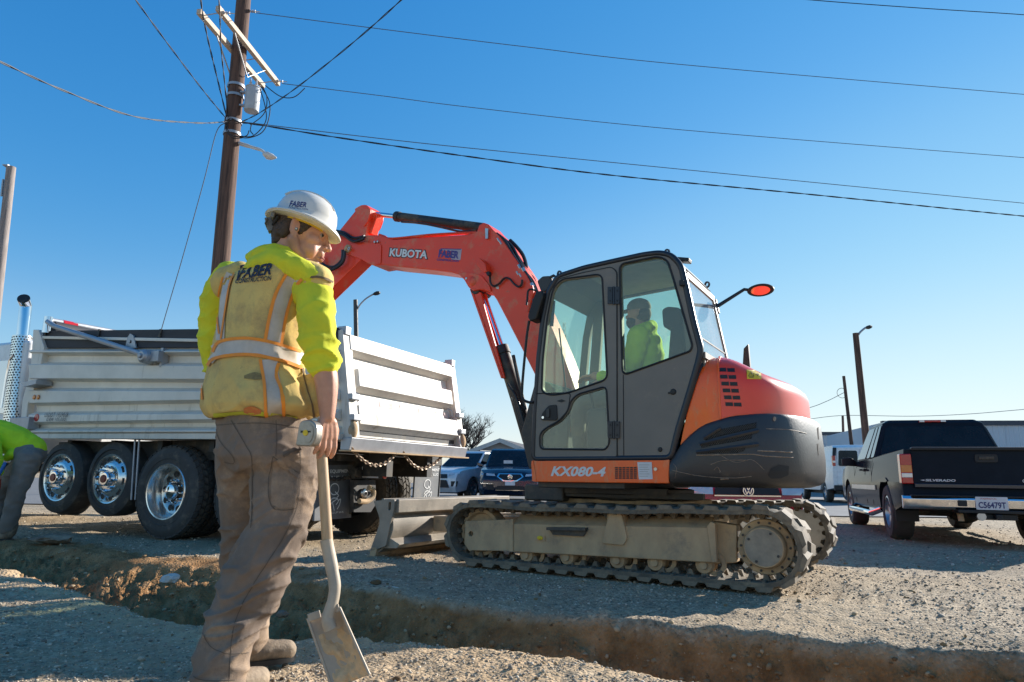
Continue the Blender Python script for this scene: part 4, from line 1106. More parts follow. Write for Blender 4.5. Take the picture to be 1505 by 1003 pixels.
# transformer can hung on the pole
tc = at(371, 146, YP-0.05) - base
m = MB().lathe([(0.0, 0.30), (0.10, 0.30), (0.165, 0.275), (0.172, 0.25), (0.16, 0.245), (0.16, -0.27), (0.15, -0.30), (0.0, -0.30)], tc, (0, 0, 1), 24)
tr = m.build('transformer', M['transformer_grey'], t)
for dx, dy in ((0.05, 0.02), (-0.06, -0.03)):
    MB().lathe([(0.03, 0), (0.035, 0.05), (0.02, 0.07), (0.035, 0.09), (0.02, 0.12), (0.012, 0.2)], tc+V((dx, dy, 0.29)), (0, 0, 1), 10).build('bushing', M['porcelain'], tr)
for dz in (0.16, -0.16):
    MB().bar(tc+V((-0.12, 0, dz)), tc+V((-0.30, 0.0, dz)), 0.08, 0.04).build('hanger', M['galvanised'], tr)
MB().tube([tc+V((0.155, -0.05, 0.12)), tc+V((0.19, -0.06, 0.14)), tc+V((0.19, -0.06, 0.18)), tc+V((0.155, -0.05, 0.2))], 0.012, 6).build('lug', M['galvanised'], tr)
# small street lamp bracketed to the pole
la = MB().tube(spline([at(352, 211, YP)-base, at(368, 216, YP-0.15)-base, at(384, 221, YP-0.3)-base, at(390, 226, YP-0.33)-base], 4), [0.045]*4+[0.036]*4+[0.03]*5, 8).build('lamp_arm', M['lamp_pale'], t)
lc = at(395, 230, YP-0.36)-base
rings = []
for f, w, h in ((0, 0.03, 0.03), (0.12, 0.07, 0.06), (0.4, 0.10, 0.075), (0.75, 0.075, 0.055), (1, 0.012, 0.012)):
    c = lc + V((-0.13+0.31*f, -0.02*f, 0.05-0.09*f))
    rings.append([c+V((0, math.cos(a)*w, math.sin(a)*h)) for a in np.linspace(0, 2*math.pi, 13)[:-1]])
MB().loft(rings).build('lamp_head', M['lamp_pale'], la, angle=50)
MB().ell(lc+V((0.03, 0, -0.045)), (0.10, 0.06, 0.03)).build('lens', M['lamp_clear'], la)
for py in (128, 143, 180, 198):
    c = pole_pt(py); MB().lathe([(0.186, -0.03), (0.19, -0.03), (0.19, 0.03), (0.186, 0.03)], c, axis, 20).build('pole_band', M['galvanised'], t)
# looping leads and coil of cable at the splice
loops = MB()
for pts in (((386, 128), (392, 142), (391, 160), (384, 172), (368, 184)), ((384, 128), (396, 150), (395, 175), (385, 195), (364, 203), (345, 200)), ((390, 126), (412, 142), (432, 143), (448, 130)), ((382, 130), (390, 158), (390, 180), (372, 200), (352, 200)), ((370, 182), (368, 192), (372, 198)),
            ((333, 178), (336, 194), (346, 201), (362, 200), (366, 192)), ((331, 174), (333, 192), (342, 203), (356, 203)), ((334, 183), (341, 176), (352, 180), (360, 178)), ((338, 196), (332, 184), (338, 174), (348, 178))):
    q = [at(x, y, YP-0.26-0.05*i % 0.12)-base for i, (x, y) in enumerate(pts)]
    loops.tube(spline(q, 6), 0.011, 5)
loops.build('splice_loops', M['cable_black'], t)

wroot = {}
def wire(label, pts, Y0, Y1, r, m='cable_black', twist=0, group='overhead wires at the utility pole'):
    P0 = at(*pts[0], Y0); P1 = at(*pts[-1], Y1)
    d = P1-P0; nrm = V((d.y, -d.x, 0)).normalized()
    q = []
    for i, p in enumerate(pts):
        if i in (0, len(pts)-1): q.append(P0 if i == 0 else P1); continue
        rr = ray(*p); k = rr.dot(nrm)
        f = i/(len(pts)-1)
        q.append(CAM + rr*((P0-CAM).dot(nrm)/k) if abs(k) > 0.12 else at(*p, Y0+(Y1-Y0)*f))
    s = spline(q, 12)
    m_ = MB(); o0 = s[0]
    s = [p-o0 for p in s]
    if twist:
        # two conductors twisted round a messenger
        for ph in (0, math.pi):
            out = []; L_ = 0
            fine = []
            for a, b_ in zip(s[:-1], s[1:]):
                nn = max(1, int((b_-a).length/0.09))
                for k in range(nn): fine.append(a.lerp(b_, k/nn))
            fine.append(s[-1])
            u, w, dd = basis(fine[-1]-fine[0])
            for i, p in enumerate(fine):
                a_ = i*0.09*twist+ph
                out.append(p+(u*math.cos(a_)+w*math.sin(a_))*r*0.8)
            m_.tube(out, r*0.8, 4)
    else:
        m_.tube(s, r, 6)
    o = m_.build('overhead_wire', M[m], None, fix=False, angle=180); o.location = o0
    tag(o, label, 'wire', group)
    return o
# the same two of a kind are told apart by where they run
wire('thick twisted cable sagging from the pole to the left edge of the photo', [(-60, 60), (0, 91), (100, 136), (200, 172), (290, 181), (335, 179)], 7.0, 13.8, 0.0105, 'cable_grey', 7)
wire('twisted cable from the pole splice steeply up to the upper left', [(180, -30), (200, 1), (255, 76), (300, 135), (332, 174)], 9.5, 13.8, 0.011, 'cable_black', 7)
wire('left one of two cables running close together up beside the pole', [(293, -25), (297, 15), (306, 60), (318, 110), (333, 172)], 12.0, 13.8, 0.012, 'cable_black', 7)
wire('right one of two cables running close together up beside the pole', [(320, -25), (323, 20), (325, 70), (330, 120), (335, 172)], 12.2, 13.8, 0.010, 'cable_black', 7)
wire('twisted cable from the pole up to the top edge right of the crossarms', [(352, 181), (385, 164), (440, 126), (520, 62), (590, 0), (640, -50)], 13.9, 9.0, 0.010, 'cable_black', 7)
wire('thickest black cable sagging from the pole across to the right edge', [(352, 180), (388, 185), (500, 203), (700, 232), (900, 258), (1200, 287), (1505, 318), (1700, 335)], 13.9, 19.5, 0.0125, 'cable_black', 6)
wire('thin wire just above the thickest black cable, low across the sky', [(352, 179), (560, 204), (700, 219), (1000, 249), (1505, 299), (1700, 318)], 14.0, 20.0, 0.009, 'cable_grey')
wire('thin wire from the far end of the crossarms to the right edge', [(414, 123), (560, 141), (700, 159), (1000, 191), (1505, 232), (1700, 247)], 15.2, 20.0, 0.0085, 'cable_grey')
wire('thin wire from the pole top, highest of those crossing the whole sky', [(352, 16), (560, 43), (780, 70), (1000, 95), (1505, 139), (1700, 155)], 14.0, 18.5, 0.0085, 'cable_grey')
wire('short wire crossing the top right corner of the sky', [(1130, -8), (1190, 0), (1350, 12), (1505, 22), (1650, 34)], 16.0, 17.5, 0.011, 'cable_black')
g = wire('thin guy wire from the pole down behind the dump truck bed', [(331, 181), (318, 195), (300, 265), (268, 380), (238, 482), (205, 600)], 13.9, 15.5, 0.010, 'cable_grey')

# weathered pole at the far left
b0 = at(-38, 735, 20.0); b0.z = 0; hi = at(16.5, 246, 20.0)
t = root('wooden_pole', 'weathered grey wooden pole cut off by the left edge of the photo', 'pole', loc=b0)
MB().tube([(hi-b0)*k/12 for k in range(13)], [0.16-0.03*k/12 for k in range(13)], 12).build('pole_shaft', M['pole_grey'], t, angle=60)
MB().bar((hi-b0)*0.955+V((-0.13, -0.1, 0)), (hi-b0)*0.90+V((-0.13, -0.1, 0)), 0.05, 0.04).build('bracket', M['galvanised'], t)
MB().box((hi-b0)+V((-0.17, -0.15, -0.01)), (hi-b0)+V((0.0, 0.12, 0.03))).build('pole_cap', M['galvanised'], t)

def street_lamp(label, pxb, pxt, Y, arm, rad, matn, headpx):
    b0 = at(pxb[0], pxb[1], Y); b0.z = 0; hi = at(pxt[0], pxt[1], Y)
    d = (hi-b0); b1 = b0 + d*((0-b0.z)/d.z)
    t = root('street_lamp', label, 'street lamp', loc=b1, group='street lamps behind the yard')
    d = hi-b1
    MB().tube([d*k/10 for k in range(11)], [rad*(1-0.25*k/10) for k in range(11)], 10).build('pole_shaft', M[matn], t, angle=60)
    pts = spline([at(x, y, Y)-b1 for x, y in arm], 5)
    a = MB().tube(pts, rad*0.28, 6).build('lamp_arm', M['galvanised'], t)
    e = pts[-1]; q = at(*headpx, Y)-b1; dd = (q-e)
    rings = []
    u, w, _ = basis(dd)
    for f, s in ((0, 0.3), (0.25, 0.8), (0.6, 1.0), (0.9, 0.7), (1, 0.2)):
        c = e+dd*f; rings.append([c+u*math.cos(x)*0.17*s+w*math.sin(x)*0.09*s for x in np.linspace(0, 6.283, 11)[:-1]])
    MB().loft(rings).build('lamp_head', M['frame_black'], a)
street_lamp('street lamp with curved arm above the dump truck tailgate', (527, 740), (522.5, 441), 30.0, ((523, 462), (528, 450), (537, 440), (548, 433)), 0.13, 'dark_steel', (559, 430))
street_lamp('tall wooden street lamp pole behind the white van', (1282, 735), (1257.5, 490), 30.0, ((1259, 497), (1263, 490), (1268, 485), (1272, 482)), 0.17, 'pole_wood', (1281, 480.5))
def plain_pole(label, pb, pt, Y, r, group=None):
    b0 = at(*pb, Y); hi = at(*pt, Y); d = hi-b0; b1 = b0 + d*((0-b0.z)/d.z)
    t = root('wooden_pole', label, 'pole', loc=b1)
    MB().tube([V((0, 0, 0)), (hi-b1)*0.5, hi-b1], [r, r*0.9, r*0.75], 10).build('pole_shaft', M['pole_wood'], t, angle=60)
    return t
t = plain_pole('thin dark wooden pole standing left of the wooden street lamp pole', (1250, 640), (1240, 553), 42, 0.12)
m = MB(); c = at(1237.5, 578, 42)-t.location
m.lathe([(0.30, -0.01), (0.32, 0), (0.30, 0.01), (0.29, 0), (0.30, -0.01)], c, (0, 1, 0), 20); m.build('cable_coil', M['cable_black'], t)
plain_pole('shortest pole, a pale stub left of the thin dark pole', (1239.5, 640), (1238.5, 611), 55, 0.12)
wire('thin wire from the thin dark pole to the left, behind the counterweight', [(1241, 577), (1215, 590), (1185, 601), (1100, 625)], 42, 46, 0.018, 'cable_grey', group='thin wires behind the yard')
wire('thin wire drooping low over the blue metal buildings on the right', [(1185, 617), (1239, 611), (1340, 612), (1420, 609), (1505, 602), (1700, 585)], 52, 40, 0.020, 'cable_grey', group='thin wires behind the yard')

# lattice radio mast far away, seen through the cab window
b0 = at(829, 700, 160); b0.z = 0; hi = at(828, 474, 160)
t = root('radio_mast', 'slender lattice radio mast far away, seen through the cab door window', 'mast', loc=b0)
m = MB(); h = hi.z; r_ = 0.35
for k in range(3):
    a = k*2.094; o_ = V((math.cos(a)*r_, math.sin(a)*r_, 0)); m.tube([o_, o_+V((0, 0, h))], 0.07, 4)
for j in range(26):
    for k in range(3):
        a, c = k*2.094, (k+1)*2.094
        m.tube([V((math.cos(a)*r_, math.sin(a)*r_, h*j/26)), V((math.cos(c)*r_, math.sin(c)*r_, h*(j+1)/26))], 0.045, 3)
m.build('lattice', M['galvanised'], t, fix=False)
for z in (0.55, 0.72, 0.86):
    MB().tube([(0.5, 0, h*z), (0.5, 0, h*z+2.2)], 0.12, 6).build('antenna', M['lamp_pale'], t)

# ------------------------------------------------------------------ dump truck
PHI_T = 180-25
_yt = V((-math.sin(R(PHI_T)), math.cos(R(PHI_T)), 0))
T = Fr(gz(250, 795) - _yt*1.25, R(PHI_T))
trk = root('dump_truck', 'silver aluminium dump truck with a ribbed body and two lifted wheels', 'dump truck', T)
HS = 1.25                                  # half width to the outer wheel face and the body side
def ts(px, py, d=0.0): return T.y(px, py, HS+d)
# --- dump body side: sheet, horizontal ribs, top board
A = M['aluminium']
tl, tr_, br, bl = ts(62, 486), ts(497, 491), ts(505, 640), ts(40, 640)
zt = lambda x: tl.z + (tr_.z-tl.z)*(x-tl.x)/(tr_.x-tl.x)
zb = lambda x: bl.z + (br.z-bl.z)*(x-bl.x)/(br.x-bl.x)
XF = ts(56, 640).x; XR = br.x
side = MB().prism([(XF+0.12, HS-0.06, zb(XF)), (XR, HS-0.06, zb(XR)), (tr_.x, HS-0.06, zt(tr_.x)), (tl.x, HS-0.06, zt(tl.x)), (XF+0.22, HS-0.06, zt(XF)-0.55)], (0, 0.04, 0))
bodyp = side.build('body_side', A, trk)
side2 = MB().prism([(XF+0.12, -HS+0.06, zb(XF)), (XR, -HS+0.06, zb(XR)), (tr_.x, -HS+0.06, zt(tr_.x)), (tl.x, -HS+0.06, zt(tl.x)), (XF+0.22, -HS+0.06, zt(XF)-0.55)], (0, -0.04, 0))
side2.build('body_side', A, trk)
MB().prism([(XF+0.12, -HS+0.07, zb(XF)+0.02), (XR, -HS+0.07, zb(XR)+0.02), (XR, -HS+0.07, zb(XR)+0.08), (XF+0.12, -HS+0.07, zb(XF)+0.08)], (0, 2*HS-0.14, 0)).build('body_floor', M['dark_steel'], trk)
MB().prism([(XF+0.12, -HS+0.07, zb(XF)+0.08), (XF+0.16, -HS+0.07, zb(XF)+0.08), (tl.x+0.04, -HS+0.07, zt(tl.x)), (tl.x, -HS+0.07, zt(tl.x))], (0, 2*HS-0.14, 0)).build('body_front', A, trk)
# ribs: each a raised band between two traced lines, chamfered above and below
def rib(l0, l1, r0, r1, depth=0.09, ch=0.055):
    """l0,l1: top and bottom rows at x=60; r0,r1: the same at x=495"""
    pts = []
    for px, (a, b_) in ((52, (l0, l1)), (500, (r0, r1))):
        p, q = ts(px, a), ts(px, b_)
        pts.append([V((p.x, HS-0.021, p.z)), V((p.x, HS+depth, p.z-ch)), V((q.x, HS+depth, q.z+ch*0.6)), V((q.x, HS-0.021, q.z-0.0))])
    return MB().loft(pts).build('body_rib', A, trk, angle=20, bevel=0.006)
rib(512, 523, 512, 524)
for l0, l1, r0, r1 in ((532, 561, 534, 564), (570, 597, 570, 590), (605, 625, 601, 619), (628, 640, 626, 640)):
    rib(l0, l1, r0, r1)
# bottom and top rails, front corner post, board above
MB().loft([[V((x, HS-0.05, zb(x)-0.05)), V((x, HS+0.07, zb(x)-0.05)), V((x, HS+0.07, zb(x)+0.02)), V((x, HS-0.05, zb(x)+0.02))] for x in (XF+0.1, XR)]).build('bottom_rail', A, trk, bevel=0.006)
MB().loft([[V((x, HS-0.07, zt(x)-0.13)), V((x, HS+0.05, zt(x)-0.13)), V((x, HS+0.05, zt(x)-0.09)), V((x, HS-0.07, zt(x)-0.09))] for x in (tl.x, tr_.x)]).build('top_rail', A, trk, bevel=0.005)
b0, b1, b2, b3 = ts(64, 487), ts(497, 482), ts(497, 511), ts(64, 512)
bd = MB().prism([V((p.x, HS-0.02, p.z)) for p in (b0, b1, b2, b3)], (0, 0.045, 0)).build('side_board', M['board'], trk, bevel=0.004)
MB().prism([V((p.x, -HS-0.02, p.z)) for p in (b0, b1, b2, b3)], (0, 0.045, 0)).build('side_board', M['board'], trk, bevel=0.004)
for px in (72, 150, 240, 330, 420):
    p = ts(px, 486); q = ts(px-2, 497)
    MB().bar((p.x, HS+0.035, p.z+0.01), (q.x, HS+0.04, q.z), 0.035, 0.02, (0, 1, 0)).build('board_clip', M['frame_black'], bd)
# front corner: sloped post and side marker lamps, step bracket
fp = [ts(64, 486), ts(72, 512), ts(62, 560), ts(48, 596), ts(44, 640), ts(36, 640), ts(40, 590), ts(52, 545), ts(56, 486)]
MB().prism([V((p.x, HS-0.03, p.z)) for p in fp], (0, 0.10, 0)).build('corner_post', A, trk, bevel=0.01)
for px in (50, 56):
    p = ts(px, 584, 0.1); MB().lathe([(0, 0.012), (0.028, 0.008), (0.034, 0)], p, (0, 1, 0), 14).build('marker_lamp', M['lamp_amber'], trk)
p = ts(54, 614, 0.09); MB().lathe([(0, 0.012), (0.05, 0.008), (0.055, 0)], p, (0, 1, 0), 16).build('reflector', M['lamp_red'], trk)
p = ts(64, 565, 0.0); MB().prism([(p.x+0.16, HS, p.z), (p.x-0.20, HS, p.z+0.03), (p.x-0.20, HS, p.z-0.03), (p.x+0.05, HS, p.z-0.06)], (0, 0.22, 0)).build('step_bracket', M['galvanised'], trk)
p = ts(45, 622, 0.0); MB().box((p.x-0.22, HS, p.z-0.10), (p.x+0.22, HS+0.16, p.z+0.07)).build('tool_bracket', M['galvanised'], trk, bevel=0.01)
def side_text(body, x0, y0, x1, y1, h, d=0.096):
    a, b_ = T.y(x0, y0, HS+d), T.y(x1, y1, HS+d)
    lettering('lettering', body, [a, b_, b_+V((0, 0, h)), a+V((0, 0, h))], M['black_print'], trk, n=(0, 0.003, 0), bold=0.0, shear=0.2, spacing=1.15)
side_text('USDOT 1929838', 65.5, 613.2, 100, 612.8, 0.058); side_text('GVW 105,000', 68, 620.2, 96, 619.8, 0.055)
# tarp arm with its pivot, bow and hinge bracket
ap = [T.y(70, 473, HS+0.12), T.y(80, 480, HS+0.14), T.y(150, 502, HS+0.15), T.y(215, 523, HS+0.16)]
MB().tube(ap, 0.036, 10).build('tarp_arm', M['galvanised'], trk)
pv = T.y(223, 526, HS+0.08)
m = MB().lathe([(0.0, 0.16), (0.06, 0.16), (0.085, 0.13), (0.095, 0.0), (0.0, 0.0)], pv, (0, 1, 0), 20); m.box(pv+V((-0.22, 0, -0.07)), pv+V((0.02, 0.08, 0.07)))
m.lathe([(0, 0.19), (0.03, 0.185), (0.03, 0.16)], pv, (0, 1, 0), 12)
m.build('tarp_pivot', M['galvanised'], trk, bevel=0.008)
p = ts(246, 527); MB().box((p.x-0.02, HS, p.z-0.13), (p.x+0.02, HS+0.09, p.z+0.12)).build('pivot_flange', M['galvanised'], trk)
g0, g1, g2, g3, g4 = ts(186, 512, .04), ts(202, 512, .04), ts(198, 494, .04), ts(193, 491, .04), ts(189, 497, .04)
MB().plate([g0, g1, g2, g3, g4], [[V((p.x+dx, p.y, p.z+dz)) for dx, dz in ((-.02, -.02), (.02, -.02), (.015, .02), (-.015, .02))] for p in (ts(194, 503, .04),)], (0, 0.02, 0)).build('gusset', M['galvanised'], trk)
r0 = T.y(70, 471, HS+0.05); r1 = V((r0.x, -HS-0.05, r0.z))
MB().lathe([(0, 0), (0.06, 0), (0.06, 0.24), (0, 0.24)], T.y(70, 478, HS+0.05)+V((0, 0, -0.12)), (0, 0, 1), 14).build('tarp_bow_post', M['chrome'], trk)
MB().tube([r0, (r0+r1)/2+V((0, 0, 0.03)), r1], 0.045, 10).build('tarp_roller', M['galvanised'], trk)
MB().tube([r0.lerp(r1, 0.03)+V((0, 0, -0.1)), r0.lerp(r1, 0.97)+V((0, 0, -0.1))], 0.11, 12).build('rolled_tarp', M['board'], trk)
MB().tube([r0.lerp(r1, 0.08), r0.lerp(r1, 0.16)], 0.052, 10).build('red_band', M['lamp_red'], trk)
# --- cab with exhaust stack (left edge of the photo)
mat('truck_white', (0.80, 0.80, 0.79), 0.25, coat=0.5)
mat('stripe_blue', (0.03, 0.05, 0.15), 0.3)
def perforated(name):
    m = mat(name, (0.78, 0.78, 0.80), 0.12, metal=1.0)
    nt = m.node_tree; L = nt.links.new
    tc = nd(nt, 'ShaderNodeTexCoord'); mp = nd(nt, 'ShaderNodeMapping'); mp.inputs['Scale'].default_value = (1, 1, 1)
    return m
perforated('stack_metal')
xc = XF + 0.62
s0, s1, s2 = T.y(38, 449, HS-0.15), T.y(33, 495, HS-0.15), T.y(20, 625, HS-0.15)
m = MB().tube([s2, s1, s1.lerp(s0, 0.62), s0, s0+V((-0.10, 0.10, 0.07))], [0.10, 0.085, 0.085, 0.085, 0.085], 18, cap=False)
m.build('exhaust_stack', M['chrome'], trk)
e1 = s0+V((-0.10, 0.10, 0.072)); MB().tube([e1-V((-0.02, 0.02, 0.015)), e1+V((-0.004, 0.004, 0.003))], 0.083, 18).build('stack_mouth', M['frame_black'], trk)
sh = MB().tube([s2+V((0, 0, -0.1)), s1], 0.132, 20, cap=False).build('heat_shield', M['polished'], trk)
hm = MB(); dv = (s1-s2); u_, w_, d_ = basis(dv); nrow = 34
for k in range(nrow):
    for a in range(20):
        an = 2*math.pi*(a+0.5*(k % 2))/20; rd = u_*math.cos(an)+w_*math.sin(an); tg = u_*-math.sin(an)+w_*math.cos(an)
        c = s2 + dv*((k+0.6)/(nrow+0.4)) + rd*0.134; hw_ = 0.012
        hm.add([c+(tg*math.cos(b_)+d_*math.sin(b_))*hw_ for b_ in np.linspace(0, 6.283, 7)[:-1]], [tuple(range(6))])
o = hm.build('shield_holes', M['frame_black'], sh, fix=False); o['kind'] = 'stuff'
XC0 = XF+0.75
cab = MB(); prof = [(XC0, 0.9), (XC0+1.9, 0.9), (XC0+2.0, 1.6), (XC0+1.45, 2.5), (XC0+1.0, 2.72), (XC0, 2.72)]
cab.prism([(x, -1.15, z) for x, z in prof], (0, 2.3, 0)); cabo = cab.build('cab', M['truck_white'], trk, bevel=0.06, seg=3)
for s in (1, -1):
    MB().plate(rnd([(XC0+0.10, s*1.154, 1.62), (XC0+1.72, s*1.154, 1.62), (XC0+1.32, s*1.154, 2.42), (XC0+0.10, s*1.154, 2.42)], 0.08), [], (0, s*0.008, 0)).build('cab_window', M['truck_glass'], cabo)
    MB().box((XC0+0.02, s*1.152, 1.28), (XC0+1.9, s*1.158, 1.42)).build('stripe', M['stripe_blue'], cabo)
MB().prism([(XC0+1.9, -0.95, 0.75), (XC0+3.3, -0.8, 0.75), (XC0+3.35, -0.8, 1.45), (XC0+1.95, -0.95, 1.65)], (0, 1.75, 0)).build('bonnet', M['truck_white'], trk, bevel=0.08, seg=3)
gr = [T.y(2, 600, HS+0.05), T.y(8, 560, HS+0.05), T.y(14, 530, HS+0.05), T.y(20, 522, HS+0.05)]
MB().tube(gr, 0.016, 8).build('grab_handle', M['chrome'], trk)
MB().tube([(XC0+0.45, 0.9, 0.62), (XC0+1.9, 0.9, 0.62)], 0.3, 20).build('fuel_tank', M['chrome'], trk, bevel=0.02)
MB().box((XC0+0.1, 0.2, 2.72), (XC0+0.9, 0.9, 2.82)).build('cab_visor', M['truck_white'], trk, bevel=0.03)
# --- chassis
MB().box((XR-0.05, -0.5, 0.78), (XC0+3.2, -0.38, 1.08)).box((XR-0.05, 0.38, 0.78), (XC0+3.2, 0.5, 1.08)).build('chassis_rail', M['frame_black'], trk)
for x in np.arange(XR+0.25, XF, 0.9):
    MB().box((x-0.04, -HS+0.1, zb(x)-0.19), (x+0.04, HS-0.1, zb(x)-0.06)).build('cross_member', M['frame_black'], trk)
MB().box((XR+0.35, HS-0.32, 0.95), (XF-0.1, HS-0.24, zb(0)-0.05)).build('sill_panel', M['frame_black'], trk)
for px in (199, 205):
    a, b_ = T.y(px, 642, HS-0.02), T.y(px-6, 735, HS-0.02)
    MB().tube([a, b_], 0.014, 6).build('stay_rod', M['galvanised'], trk)
# --- wheels
mat('hub_red', (0.32, 0.05, 0.03), 0.4)
def big_tyre(r, w, rim, tread=0):
    m = MB(); m.lathe([(rim-0.02, 0.03), (rim, 0.0), (rim+0.02, -0.004), (rim+0.05, -0.0), (r-0.10, -0.014), (r-0.05, -0.004), (r-0.012, 0.016), (r-0.004, 0.04), (r-0.004, w-0.04), (r-0.012, w-0.016), (r-0.05, w), (rim+0.02, w), (rim-0.02, w-0.03), (rim-0.02, 0.03)], (0, 0, 0), (0, -1, 0), 64)
    m.lathe([(rim+0.055, -0.0005), (rim+0.06, -0.007), (rim+0.066, -0.0075), (rim+0.07, -0.003)], (0, 0, 0), (0, -1, 0), 64)
    me = m.mesh('tyre', 40); me.materials.append(M['tyre']); return me
def lug_positions(n, rr): return [(rr*math.cos(2*math.pi*i/n+0.1), rr*math.sin(2*math.pi*i/n+0.1)) for i in range(n)]
nut_me = MB().lathe([(0.019, 0.0), (0.019, 0.035), (0.011, 0.04), (0.010, 0.075), (0, 0.078)], (0, 0, 0), (0, 1, 0), 6).mesh('lug_nut', 25); nut_me.materials.append(M['chrome'])
hole_me = MB().lathe([(0.0, 0.0), (0.036, 0.0), (0.04, 0.004)], (0, 0, 0), (0, 1, 0), 14).mesh('hand_hole', 40); hole_me.materials.append(M['frame_black'])
def lifted_wheel(loc, r=0.475, w=0.29, rim=0.315, side=1):
    """steer-type wheel, dished outwards: polished disc with hand holes, ten studs and a hub"""
    o = link('wheel', big_tyre(r, w, rim), trk); o.location = loc
    if side < 0: o.rotation_euler = (0, 0, math.pi)
    rm = MB(); rm.lathe([(rim+0.004, -0.002), (rim-0.004, 0.012), (rim-0.02, 0.005), (rim-0.028, -0.028), (rim-0.045, -0.045), (0.205, 0.010), (0.19, 0.022), (0.13, 0.026), (0.10, 0.026), (0, 0.026)], (0, 0, 0), (0, 1, 0), 56)
    link('rim', (lambda me: (me.materials.append(M['polished']), me)[1])(rm.mesh('rim', 50)), o)
    for x, z in lug_positions(10, 0.243):
        h = link('hand_hole', hole_me, o); h.location = (x, -0.011, z); h.rotation_euler = V((x, 0, z)).to_track_quat('Z', 'Y').to_euler() if False else (0, 0, 0)
    for x, z in lug_positions(10, 0.155):
        h = link('lug_nut', nut_me, o); h.location = (x, 0.024, z)
    MB().lathe([(0.095, 0.026), (0.088, 0.075), (0.075, 0.085), (0.0, 0.085)], (0, 0, 0), (0, 1, 0), 24).build('hub', M['chrome'], o)
    MB().lathe([(0.052, 0.085), (0.048, 0.097), (0, 0.098)], (0, 0, 0), (0, 1, 0), 18).build('hub_cap', M['hub_red'], o)
    return o
block_me = None
def drive_wheel(loc, side=1, blocks=True, dusty=False, r=0.565, w=0.30, rim=0.335, outer=True, mt='tyre'):
    o = link('wheel', big_tyre(r-0.02, w, rim), trk); o.location = loc
    if side < 0: o.rotation_euler = (0, 0, math.pi)
    if outer:
        rm = MB(); rm.lathe([(rim+0.004, -0.002), (rim-0.004, 0.010), (rim-0.018, 0.006), (rim-0.03, -0.03), (rim-0.045, -0.10), (rim-0.055, -0.175), (rim-0.09, -0.185), (0.16, -0.165), (0.15, -0.15), (0, -0.15)], (0, 0, 0), (0, 1, 0), 56)
        link('rim', (lambda me: (me.materials.append(M['polished']), me)[1])(rm.mesh('rim', 50)), o)
        for x, z in lug_positions(10, 0.215):
            h = link('hand_hole', hole_me, o); h.location = (x, -0.165, z)
        for x, z in lug_positions(10, 0.135):
            h = link('lug_nut', nut_me, o); h.location = (x, -0.155, z)
        MB().lathe([(0.105, -0.15), (0.10, -0.09), (0.085, -0.055), (0.05, -0.04), (0.0, -0.035)], (0, 0, 0), (0, 1, 0), 24).build('hub', M['chrome'], o)
    # tread blocks: four staggered columns of lugs
    nb = 38; cols = 4; cw = w/cols
    def block(c, a0, sk):
        y0 = -c*cw-0.012; y1 = -(c+1)*cw+0.010
        da = 2*math.pi/nb*0.40; rr0 = r-0.03; rr1 = r
        if c == 0: rr1s = (r-0.014, r)
        elif c == cols-1: rr1s = (r, r-0.014)
        else: rr1s = (r, r)
        vs = []
        for rr in (0, 1):
            for yy, q in ((y0, 0), (y1, 1)):
                ra = rr0 if rr == 0 else rr1s[q]
                for s in (-1, 1):
                    a = a0 + s*da + (sk if q else -sk)*0.35*da
                    vs.append(V((ra*math.cos(a), yy, ra*math.sin(a))))
        return vs, [(0, 1, 3, 2), (4, 6, 7, 5), (0, 4, 5, 1), (2, 3, 7, 6), (0, 2, 6, 4), (1, 5, 7, 3)]
    if blocks == 'each':
        metas = []
        for c in range(cols):
            m = MB(); m.add(*block(c, 0.0, 1 if c % 2 else -1)); me = m.mesh('tread_block', 20); me.materials.append(M[mt]); metas.append(me)
        for i in range(nb):
            for c in range(cols):
                h = link('tread_block', metas[c], o); h.rotation_euler = (0, -(2*math.pi*(i+0.5*(c % 2))/nb), 0)
    else:
        m = MB()
        for i in range(nb):
            for c in range(cols):
                m.add(*block(c, 2*math.pi*(i+0.5*(c % 2))/nb, 1 if c % 2 else -1))
        h = m.build('tread', M[mt], o, angle=20, fix=False); h['kind'] = 'stuff'
    return o
w3 = T.y(243, 725, HS); X3 = w3.x; Z3 = 0.565
drive_wheel((X3, HS, Z3), 1, 'each'); drive_wheel((X3, HS-0.335, Z3), 1, 'joined', outer=False)
drive_wheel((X3-1.35, HS, Z3), 1, 'joined'); drive_wheel((X3-1.35, HS-0.335, Z3), 1, 'joined', outer=False)
for x in (X3, X3-1.35):
    d_ = 'tyre_dusty' if x < X3 else 'tyre'
    drive_wheel((x, -HS, Z3), -1, 'joined', mt=d_); drive_wheel((x, -HS+0.335, Z3), -1, 'joined', outer=False, mt=d_)
    MB().tube([(x, -HS+0.1, Z3), (x, HS-0.1, Z3)], 0.11, 12).ell((x, 0, Z3), (0.26, 0.24, 0.24)).build('drive_axle', M['frame_black'], trk)
for px, py in ((161, 704), (87, 702)):
    c = T.y(px, py, HS-0.02)
    lifted_wheel((c.x, HS-0.02, c.z)); lifted_wheel((c.x, -HS+0.02, c.z), side=-1)
    MB().tube([(c.x, -HS+0.2, c.z), (c.x, HS-0.2, c.z)], 0.07, 10).build('lift_axle', M['frame_black'], trk)
lifted_wheel((XC0+1.9, HS-0.05, 0.5), r=0.5); lifted_wheel((XC0+1.9, -HS+0.05, 0.5), r=0.5, side=-1)
# mud guards between the wheels
for px, x in ((130, 0), (205, 0)):
    p = T.y(px, 690, HS-0.3); MB().box((p.x-0.02, 0.55, 0.62), (p.x+0.02, HS-0.35, 1.1)).build('mud_guard', M['frame_black'], trk)
